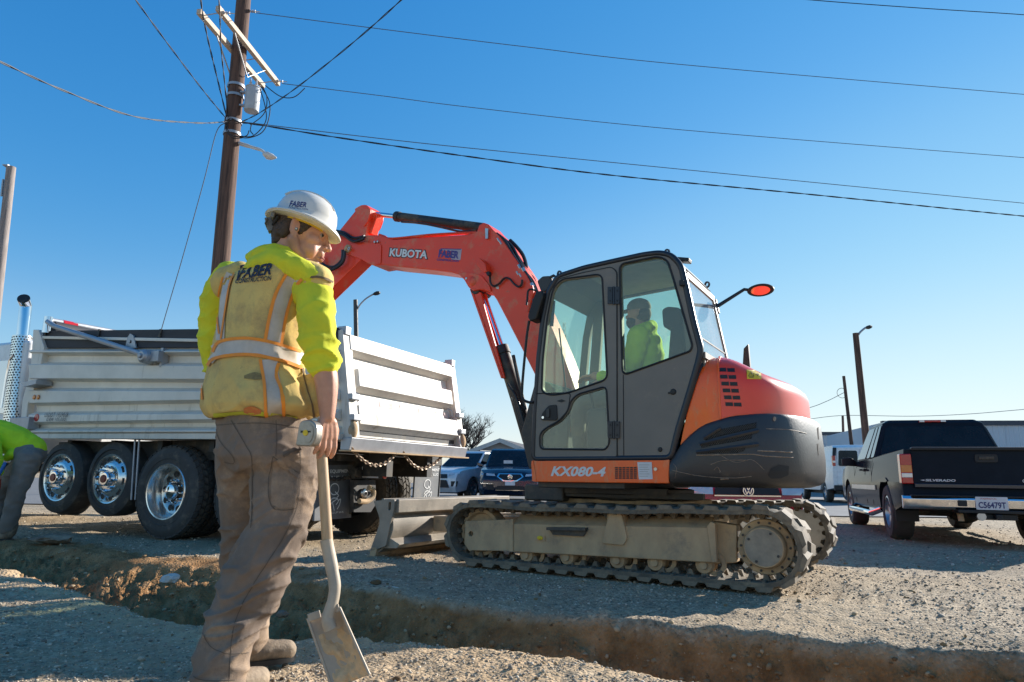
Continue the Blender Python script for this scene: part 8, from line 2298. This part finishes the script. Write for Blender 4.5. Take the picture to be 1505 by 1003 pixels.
strip('soot_smudge', bv_v, ((285, 752), (325, 748), (360, 756)), [10, 26, 8], 'vest_soot', vest, off=0.003)
def text_on(name, body, fn, quad, m, bv, parent, off, bold=0.0, shear=0.0):
    uv, fs = text_mesh(body, bold, shear); q = [V((x, y, 0)) for x, y in quad]; b_ = MB(); pts = []
    for u, v in uv:
        p = (q[0]*(1-u)+q[1]*u)*(1-v)+(q[3]*(1-u)+q[2]*u)*v
        pts.append(lay(bv, *fn(p.x, p.y), off))
    fs = [f for f in fs if all(pts[i] is not None for i in f)]
    pts = [p if p is not None else V((0, 0, -9)) for p in pts]
    used = sorted({i for f in fs for i in f}); mp = {o_: i for i, o_ in enumerate(used)}
    b_.add([pts[i] for i in used], [tuple(mp[i] for i in f) for f in fs])
    return b_.build(name, M[m], parent, fix=False)
mat('vest_print', (0.02, 0.03, 0.06), 0.8)
text_on('lettering', 'FABER', zv, ((262, 408), (378, 392), (388, 352), (276, 366)), 'vest_print', bv_v, vest, 0.0045, 0.03, 0.15)
text_on('lettering', 'CONSTRUCTION', zv, ((254, 424), (378, 412), (380, 395), (258, 408)), 'vest_print', bv_v, vest, 0.0045, 0.02)
strip('logo_bar', bv_v, ((262, 414), (272, 370), (278, 362), (345, 352)), 5, 'vest_print', vest, off=0.0045)
def zh(x, y): return 340+x/5.57, 260+y/5.57
text_on('lettering', 'FABER', zh, ((474, 244), (612, 252), (620, 212), (486, 196)), 'blue_print', bv_hat, hat, 0.0015, 0.02, 0.1)
text_on('lettering', 'CONSTRUCTION', zh, ((466, 258), (626, 276), (628, 262), (470, 246)), 'blue_print', bv_hat, hat, 0.0015, 0.0)
# trousers
tb = MB()
tb.loft([ring(608, 316, 450, YW, 0.7), ring(640, 316, 456, YW, 0.70), ring(672, 316, 462, YW, 0.72), ring(690, 330, 455, YW, 0.66), ring(700, 350, 440, YW, 0.5)])
def leg(mb, rows):
    xchain(mb, [(pw(c_, py, Y), hf/KW*Y) for py, c_, hf, Y in rows], 18, 6)
leg(tb, [(640, 418, 42, 2.77), (672, 420, 47, 2.76), (720, 417, 46, 2.74), (780, 407, 41, 2.72), (820, 388, 43, 2.71), (860, 370, 44, 2.70), (900, 351, 39, 2.68), (950, 332, 37, 2.65), (1003, 321, 36, 2.63), (1026, 319, 36, 2.62)])
leg(tb, [(640, 364, 43, 2.84), (672, 364, 46, 2.86), (720, 363, 41, 2.92), (780, 362, 35, 2.98), (850, 360, 32, 3.04), (905, 360, 30, 3.08), (938, 364, 27, 3.10)])
def trouser_folds(co):
    z = co.z
    f = folds(0.006, 7, 9, (1, 1, 0.8))(co)
    kz = max(0.0, 1-abs(z-0.30)/0.34)
    k2 = max(0.0, 1-abs(z-0.80)/0.15)
    q = noise.noise(V((co.x*7+z*9, co.y*7, z*20)))
    kt = max(0.0, 1-abs(z-0.56)/0.16)
    d1 = crease(co, 5.5, 4, (1.2, 1.2, 2.2)); d2 = crease(V((co.x+co.z*0.9, co.y, co.z-co.x*0.5)), 6.5, 8, (0.7, 0.8, 2.4))
    return -0.006 + f*0.7 + (0.009*kz+0.004*k2)*q + 0.013*d2*(0.25+kz*1.1+kt*0.5) + 0.008*d1*(0.35+k2)
trs = organic('trousers', tb, 0.006, M['trouser_cloth'], wk, iters=18, disp=trouser_folds)
bpy.context.view_layer.update(); bv_t = bvh_of(trs)
def z3(x, y): return 260+x/2.372, 580+y/2.372
for name, path, w, off in (('side_seam', ((430, 180), (428, 260), (420, 380), (370, 500), (280, 640), (215, 760), (190, 860), (180, 1000)), 3.2, 0.0022), ('pocket_seam', ((130, 90), (150, 160), (195, 215), (198, 240), (165, 235)), 2.6, 0.002),
    ('back_seam', ((190, 90), (225, 150), (245, 185), (262, 230), (262, 400), (258, 465)), 3, 0.002), ('pocket_seam', ((345, 90), (348, 150), (345, 215)), 2.5, 0.002),
    ('tool_pocket', ((335, 215), (322, 300), (325, 370), (345, 400), (400, 400), (418, 380), (422, 280)), 3, 0.0055), ('tool_pocket', ((335, 215), (380, 250), (422, 272)), 3, 0.0055), ('pocket_seam', ((370, 215), (400, 200), (430, 192)), 8, 0.006), ('waistband', ((128, 108), (250, 100), (340, 104), (440, 120)), 3, 0.002), ('knee_seam', ((90, 830), (120, 880), (180, 905), (250, 900)), 2.5, 0.002), ('hem_seam', ((60, 985), (120, 1000), (200, 995)), 4, 0.004)):
    strip(name, bv_t, path, w, 'trouser_seam', trs, fn=z3, off=off)
strip('cargo_pocket', bv_t, ((332, 310), (372, 312), (420, 318)), [150, 172, 150], 'trouser_cloth', trs, fn=z3, off=0.0045, nw=10)
strip('tool_loop', bv_t, ((350, 225), (385, 255), (425, 290)), 14, 'trouser_cloth', trs, fn=z3, off=0.012)
# boots
def boot(P, d, sc=1.0, name='boot'):
    d = V((d[0], d[1], 0)).normalized(); n_ = V((-d.y, d.x, 0)); P = V(P)
    m = MB()
    xchain(m, [(P+V((0, 0, 0.17))*sc, 0.058*sc), (P+V((0, 0, 0.10))*sc+d*0.005, 0.054*sc), (P+d*0.01+V((0, 0, 0.058))*sc, 0.050*sc), (P+d*0.09*sc+V((0, 0, 0.052))*sc, 0.046*sc), (P+d*0.165*sc+V((0, 0, 0.046))*sc, 0.042*sc)], 12)
    chain(m, [(P-d*0.045*sc+V((0, 0, 0.05))*sc, 0.040*sc), (P+V((0, 0, 0.06))*sc, 0.045*sc)], 12)
    o = organic(name, m, 0.008, M['boot_leather'], wk, iters=3, disp=folds(0.003, 18, 4))
    s = MB(); r_ = []
    for z in (0.0, 0.022):
        r_.append([P+d*(0.06+0.145*math.cos(t_))*sc+n_*(0.046*math.sin(t_)*(1+0.12*math.cos(t_)))*sc+V((0, 0, z)) for t_ in np.linspace(0, 2*math.pi, 21)[:-1]])
    s.loft(r_).build('boot_sole', M['black_rubber'], o)
lb = at(364, 975, 3.12); boot(V((lb.x, 3.10, 0.0))-BASE, (0.75, 0.45))
rb = at(322, 1010, 2.62); boot(V((rb.x, 2.62, 0.0))-BASE, (0.55, 0.80))

# ---- tape measure clipped to his waistband
tp0 = at(455, 637, 2.575)
tm = root('tape_measure', 'scuffed silver tape measure clipped to the foreground worker\'s waistband', 'tape measure', loc=tp0)
qx = V((0.93, -0.36, 0)); qz = V((0, 0, 1)); qn = V((-0.36, -0.93, 0))
mat('scuffed_silver', (0.40, 0.37, 0.32), 0.35, metal=0.6, col2=(0.27, 0.25, 0.215), scale=30, dirt=(0.26, 0.21, 0.15), dirt_amt=0.34, dirt_scale=30)
out = rnd([qx*-0.046+qz*-0.048, qx*0.030+qz*-0.050, qx*0.046+qz*-0.020, qx*0.044+qz*0.030, qx*0.016+qz*0.050, qx*-0.034+qz*0.046], [0.012, 0.02, 0.03, 0.03, 0.03, 0.02], 5)
MB().prism([p-qn*0.021 for p in out], qn*0.042).build('case', M['scuffed_silver'], tm, bevel=0.006, seg=3)
MB().prism([p*0.72+qn*0.0215 for p in out], qn*0.002).build('face_plate', M['scuffed_silver'], tm)
MB().lathe([(0.011, 0), (0.011, 0.003), (0, 0.003)], qn*0.0235, qn, 16).build('badge', M['yellow_sticker'], tm)
MB().prism([p*0.45+qn*0.0238+qz*0.004 for p in (qx*-0.05+qz*-0.008, qx*0.05+qz*-0.006, qx*0.05+qz*0.006, qx*-0.05+qz*0.01)], qn*0.001).build('badge_bar', M['black_print'], tm)
MB().prism([qx*-0.012+qz*0.02-qn*0.022, qx*0.012+qz*0.02-qn*0.022, qx*0.012+qz*0.056-qn*0.026, qx*-0.012+qz*0.056-qn*0.026], -qn*0.003).build('belt_clip', M['worn_steel'], tm)

# ---- shovel
mat('ash_wood', (0.56, 0.37, 0.20), 0.55, col2=(0.43, 0.27, 0.14), scale=5, stretch=(14, 14, 1.2), dirt=(0.25, 0.18, 0.11), dirt_amt=0.18, dirt_scale=12)
mat('shovel_steel', (0.50, 0.41, 0.30), 0.6, metal=0.05, col2=(0.36, 0.29, 0.21), scale=9, dirt=(0.56, 0.42, 0.27), dirt_amt=0.38, dirt_scale=9)
mat('dry_mud', (0.68, 0.47, 0.26), 0.95, col2=(0.52, 0.35, 0.19), scale=20, bump=0.8, bump_scale=50)
s_top, s_mid, s_sock, s_neck, s_heel = at(472, 655, 2.66), at(479, 790, 2.645), at(482, 806, 2.645), at(492, 862, 2.62), at(482, 908, 2.60)
tipc = gz(513, 998, 0.012); tipc = at(514, 999, 2.60)
sh = root('shovel', 'square-mouth shovel with wooden shaft, its muddy blade resting on the gravel', 'shovel', loc=V((tipc.x, tipc.y, 0)))
o_ = sh.location.copy()
wd = MB().tube(spline([s_top-o_, s_top.lerp(s_sock, 0.5)-o_+V((0, 0, 0)), s_sock-o_], 6), 0.0205, 14).build('shaft', M['ash_wood'], sh)
uv, fs = None, None
dgrip = s_top+V((0, 0, 0.0))
MB().tube([dgrip-o_+V((-0.030, 0.03, 0.012)), dgrip-o_+V((0.018, -0.012, 0.012))], 0.014, 10).build('grip', M['ash_wood'], sh, bevel=0.004)
sock = spline([s_mid.lerp(s_sock, 0.2)-o_, s_sock-o_, at(488, 836, 2.632)-o_, s_neck-o_, at(489, 885, 2.61)-o_, s_heel-o_, at(486, 925, 2.60)-o_], 5)
MB().tube(sock, [0.0235]*6+[0.0235]*5+[0.022]*5+[0.021]*5+[0.022]*5+[0.024]*5, 14).build('socket', M['shovel_steel'], sh)
# blade: a shallow tray, corners traced, sides turned up towards us
c00, c10, c11, c01 = at(452, 909, 2.63)-o_, at(499, 893, 2.60)-o_, at(543, 992, 2.56)-o_, at(489, 1014, 2.595)-o_
nb_ = (c10-c00).cross(c01-c00).normalized(); nb_ = nb_ if nb_.y < 0 else -nb_
bl = MB(); N_ = 9; Mv = 12; grid = []
def bladept(u, v, off=0.0):
    p = (c00*(1-u)+c10*u)*(1-v)+(c01*(1-u)+c11*u)*v
    e = abs(2*u-1)
    return p - nb_*(0.052*(1-e**2.5)*(1-0.5*v)) + nb_*off
g0 = [[bladept(i/N_, j/Mv) for i in range(N_+1)] for j in range(Mv+1)]; g1 = [[bladept(i/N_, j/Mv, -0.004) for i in range(N_+1)] for j in range(Mv+1)]
bl.loft([g0[j]+g1[j][::-1] for j in range(Mv+1)])
bld = bl.build('blade', M['shovel_steel'], sh, angle=50)
for a, b_ in ((c00, c10),):
    MB().bar(a+(b_-a)*0.02, a+(b_-a)*0.40, 0.028, 0.006, nb_).bar(a+(b_-a)*0.62, a+(b_-a)*0.99, 0.028, 0.006, nb_).build('foot_step', M['shovel_steel'], bld, bevel=0.002)
for u in (0.0, 1.0):
    MB().tube([bladept(u, j/Mv) for j in range(Mv+1)], 0.005, 6).build('rolled_edge', M['shovel_steel'], bld)
mu = MB(); g = []
for j in range(29):
    row = []
    for i in range(21):
        i = i/2; j_ = j/2
        u, v = 0.04+0.92*i/10, 0.25+0.74*j_/14
        hgt = 0.020*(noise.noise(V((u*4, v*5, 3)))+0.6*noise.noise(V((u*11, v*12, 8)))+0.12+0.5*(v-0.42))*math.sin(math.pi*i/10)**0.5
        row.append(bladept(u, v, hgt if 0 < i < 10 and j > 0 else -0.003))
    g.append(row)
mu.loft(g, closed=False, caps=False); mo = mu.build('mud_crust', M['dry_mud'], bld, angle=180); mo['kind'] = 'stuff'
text = MB()
qv = [at(x, y, 2.655-0.028)-o_ for x, y in ((479, 705), (483, 762))]

# ---- the bent worker at the left edge
YB_ = 8.15
BB = at(22, 790, YB_); BB.z = 0
bw = root('person', 'worker bent over at the left edge, green hoodie and grey trousers, red glove', 'person', loc=BB)
def pb(px, py, dy=0.0): return at(px-10, py, YB_+dy) - BB
b = MB()
xchain(b, [(pb(55, 660, 0.1), 0.13), (pb(30, 648, 0.1), 0.14), (pb(2, 640, 0.1), 0.15), (pb(-18, 640, 0.1), 0.12), (pb(-34, 648, 0.1), 0.07)], 14)
b.ell(pb(-44, 660, 0.1), (0.11, 0.10, 0.13), None, 14, 10); b.ell(pb(-49, 672, 0.1), (0.06, 0.07, 0.08)); 
xchain(b, [(pb(-12, 645, -0.12), 0.085), (pb(-4, 668, -0.2), 0.06), (pb(2, 688, -0.25), 0.05), (pb(6, 702, -0.25), 0.042)], 12)
xchain(b, [(pb(-14, 645, 0.35), 0.085), (pb(-12, 675, 0.35), 0.06), (pb(0, 702, 0.25), 0.042)], 12)
organic('body', b, 0.014, M['skin'], bw, iters=4)
hh = MB()
xchain(hh, [(pb(57, 660, 0.1), 0.145), (pb(42, 653, 0.1), 0.17), (pb(22, 645, 0.1), 0.175), (pb(0, 640, 0.1), 0.185), (pb(-20, 641, 0.1), 0.15)], 16)
xchain(hh, [(pb(-10, 643, -0.10), 0.12), (pb(-3, 660, -0.2), 0.095), (pb(2, 680, -0.25), 0.08), (pb(5, 694, -0.25), 0.062)], 14)
xchain(hh, [(pb(-14, 645, 0.35), 0.12), (pb(-12, 672, 0.35), 0.085), (pb(-2, 694, 0.27), 0.062)], 14)
xchain(hh, [(pb(28, 668, -0.05), 0.06), (pb(22, 672, -0.05), 0.05)], 10)
organic('hoodie', hh, 0.014, M['hoodie_green'], bw, iters=4, disp=folds(0.014, 5, 6, (1.6, 1, 1)))
lg = MB()
lg.ell(pb(54, 668, 0.08), (0.16, 0.19, 0.15), None, 16, 12)
xchain(lg, [(pb(52, 676, -0.05), 0.135), (pb(43, 702, -0.08), 0.115), (pb(34, 728, -0.1), 0.09), (pb(27, 755, -0.08), 0.085), (pb(22, 776, -0.05), 0.085)], 16)
xchain(lg, [(pb(48, 676, 0.22), 0.13), (pb(28, 702, 0.25), 0.11), (pb(10, 728, 0.25), 0.09), (pb(5, 755, 0.22), 0.085), (pb(0, 776, 0.2), 0.085)], 16)
organic('trousers', lg, 0.014, M['trouser_grey'], bw, iters=3, disp=folds(0.014, 6, 8, (1, 1, 1.6)))
for (x, y, dy) in ((21, 787, -0.05), (-2, 786, 0.2)):
    m = MB(); p = pb(x, y, dy); p.z = 0.06
    xchain(m, [(p+V((0.03, 0, 0.12)), 0.07), (p+V((0.01, 0, 0.02)), 0.062), (p+V((-0.12, -0.02, -0.005)), 0.055), (p+V((-0.20, -0.03, -0.012)), 0.048)], 12)
    o2 = organic('boot', m, 0.012, M['boot_leather'], bw, iters=2)
    MB().loft([[p+V((-0.08+0.17*math.cos(t_), -0.01+0.062*math.sin(t_), z-0.06)) for t_ in np.linspace(0, 6.283, 19)[:-1]] for z in (0.0, 0.028)]).build('boot_sole', M['black_rubber'], o2)
mat('glove_red', (0.42, 0.06, 0.03), 0.7)
gm = MB(); gP = pb(6, 700, -0.25); hand(gm, gP, gP+V((0.01, 0, -0.09)), V((0, 1, 0)), V((0.1, 0, -1)), V((1, 0, 0)), 1.25)
organic('glove', gm, 0.007, M['glove_red'], bw, iters=2)
tl_ = root('hand_tool', 'blue handled hand tool held in the bent worker\'s red glove', 'tool', loc=BB)
MB().tube([pb(-6, 715, -0.27), pb(3, 706, -0.27)], 0.016, 8).build('tool_head', M['worn_steel'], tl_)
MB().tube([pb(3, 706, -0.27), pb(12, 692, -0.28), pb(18, 680, -0.28)], 0.018, 8).build('handle', mat('tool_blue', (0.03, 0.16, 0.5), 0.5), tl_)

# ---- the operator in the cab
mat('operator_hair', (0.13, 0.085, 0.055), 0.8); mat('operator_cap', (0.20, 0.165, 0.12), 0.85)
OP = E.wor((-0.45, 0.56, 0.8))
op = root('person', 'excavator operator with beard and cap, in a lime hoodie, sitting in the cab', 'person', loc=OP)
def po(px, py, y_): return E.wor(E.y(px, py, y_)) - OP
YO = 0.62
b = MB()
xchain(b, [(po(945, 568, YO-0.06), 0.13), (po(946, 530, YO-0.06), 0.14), (po(945, 500, YO-0.06), 0.14), (po(942, 485, YO-0.06), 0.08), (po(940, 472, YO-0.05), 0.065)], 14)
hc = po(938.5, 462, YO-0.05); dx_ = E.M.to_3x3() @ V((1, 0, 0)); dy_ = E.M.to_3x3() @ V((0, 1, 0)); uz = V((0, 0, 1))
HMo = Matrix((dx_, dy_, uz)).transposed()
b.ell(hc+uz*0.02, (0.105, 0.085, 0.115), HMo, 16, 12); b.ell(hc+dx_*0.05-uz*0.06, (0.06, 0.06, 0.075), HMo, 14, 10); b.ell(hc+dx_*0.112-uz*0.02, (0.02, 0.014, 0.022), HMo)
b.ell(hc-dx_*0.01-uz*0.01+dy_*0.085, (0.02, 0.010, 0.034), HMo)
for s in (1, -1):
    xchain(b, [(po(946, 505, YO-0.06)+dy_*s*0.2, 0.075), (po(938, 545, YO-0.06)+dy_*s*0.25, 0.055), (po(915, 560, YO-0.06)+dy_*s*0.2, 0.05), (po(884, 556, YO-0.06)+dy_*s*0.16, 0.038)], 12)
    xchain(b, [(po(948, 585, YO-0.06)+dy_*s*0.1, 0.10), (po(890, 590, YO-0.06)+dy_*s*0.12, 0.085), (po(862, 600, YO-0.06)+dy_*s*0.12, 0.065), (po(858, 650, YO-0.06)+dy_*s*0.1, 0.05)], 12)
    w_ = po(882, 556, YO-0.06)+dy_*s*0.16
    hand(b, w_, w_+dx_*0.085-uz*0.005, dy_*(-s), (dx_-uz*0.5).normalized(), uz, 1.05)
organic('body', b, 0.008, M['skin'], op, iters=4)
hh = MB()
xchain(hh, [(po(946, 572, YO-0.06), 0.165), (po(947, 540, YO-0.06), 0.175), (po(947, 508, YO-0.06), 0.17), (po(946, 494, YO-0.06), 0.125)], 16)
xchain(hh, [(po(954, 482, YO+0.05), 0.05), (po(957, 480, YO-0.06), 0.055), (po(954, 482, YO-0.16), 0.05)], 12)
for s in (1, -1):
    xchain(hh, [(po(948, 500, YO-0.06)+dy_*s*0.17, 0.10), (po(941, 540, YO-0.06)+dy_*s*0.23, 0.085), (po(920, 560, YO-0.06)+dy_*s*0.2, 0.07), (po(893, 557, YO-0.06)+dy_*s*0.165, 0.052)], 14)
organic('hoodie', hh, 0.010, M['hoodie_green'], op, iters=4, disp=folds(0.010, 9, 4))
lg = MB()
for s in (1, -1):
    xchain(lg, [(po(950, 588, YO-0.06)+dy_*s*0.1, 0.115), (po(890, 590, YO-0.06)+dy_*s*0.12, 0.10), (po(860, 602, YO-0.06)+dy_*s*0.12, 0.08), (po(858, 655, YO-0.06)+dy_*s*0.1, 0.065)], 14)
organic('trousers', lg, 0.012, M['trouser_grey'], op, iters=3)
hr = MB(); hr.ell(hc+dx_*0.045-uz*0.075, (0.075, 0.068, 0.07), HMo, 14, 10); hr.ell(hc-dx_*0.03+uz*0.0, (0.09, 0.082, 0.10), HMo, 14, 10)
organic('hair', hr, 0.009, M['operator_hair'], op, iters=2, disp=folds(0.004, 40, 5))
cp = MB(); cp.ell(hc+uz*0.065-dx_*0.005, (0.115, 0.093, 0.085), HMo, 18, 10)
cp.loft([[hc+dx_*(0.09+f*0.10)+dy_*y_+uz*(0.055+z-0.015*f-abs(y_)*0.2) for y_, z in ((-0.075*(1-0.3*f), 0), (0, 0.008), (0.075*(1-0.3*f), 0), (0, -0.002))] for f in (0, 0.5, 1)])
cp.build('cap', M['operator_cap'], op, angle=60)

# ---- single stones and clods that stand out
mat('pale_rock', (0.62, 0.58, 0.52), 0.85, col2=(0.5, 0.46, 0.4), scale=25, bump=0.4, bump_scale=60)
def rock(label, px, py, r_, m, name='rock', sq=0.7, seed=0):
    p = gz(px, py)
    for _ in range(6):
        z = float(ground_h(np.array([p.x]), np.array([p.y]))[0][0]); p = gz(px, py, z+r_*0.3)
    b_ = bmesh.new(); bmesh.ops.create_icosphere(b_, subdivisions=3, radius=1)
    for v in b_.verts:
        n_ = noise.noise(v.co*1.3+V((seed*9.1, 0, 0)))*0.45+noise.noise(v.co*3.1+V((seed, 4, 0)))*0.16
        v.co = v.co*(1+n_); v.co = V((v.co.x*r_*1.15, v.co.y*r_*0.9, v.co.z*r_*sq))
    me_ = bpy.data.meshes.new(name); b_.to_mesh(me_); b_.free(); smooth(me_, 40); me_.materials.append(m)
    o_ = link(name, me_); o_.location = p; tag(o_, label, 'rock' if name == 'rock' else 'clod'); return o_
rock('round pale pebble at the foot of the trench wall right of the shovel', 580, 866, 0.026, M['pale_rock'], seed=1)
rock('flat pale stone on the brown soil slope left of the worker\'s legs', 250, 851, 0.055, M['pale_rock'], sq=0.6, seed=2)
rock('small tan stone beside the worker\'s left boot, at the trench edge', 416, 903, 0.028, M['stone_mix'], seed=3)
rock('flat dark clod of earth lying near the bent worker\'s boot', 76, 792, 0.17, M['boot_leather'], name='earth_clod', sq=0.28, seed=4)
rock('brown clod on the far lip of the trench, right of the shovel shaft', 553, 857, 0.035, M['clod_mix'], name='earth_clod', seed=5)
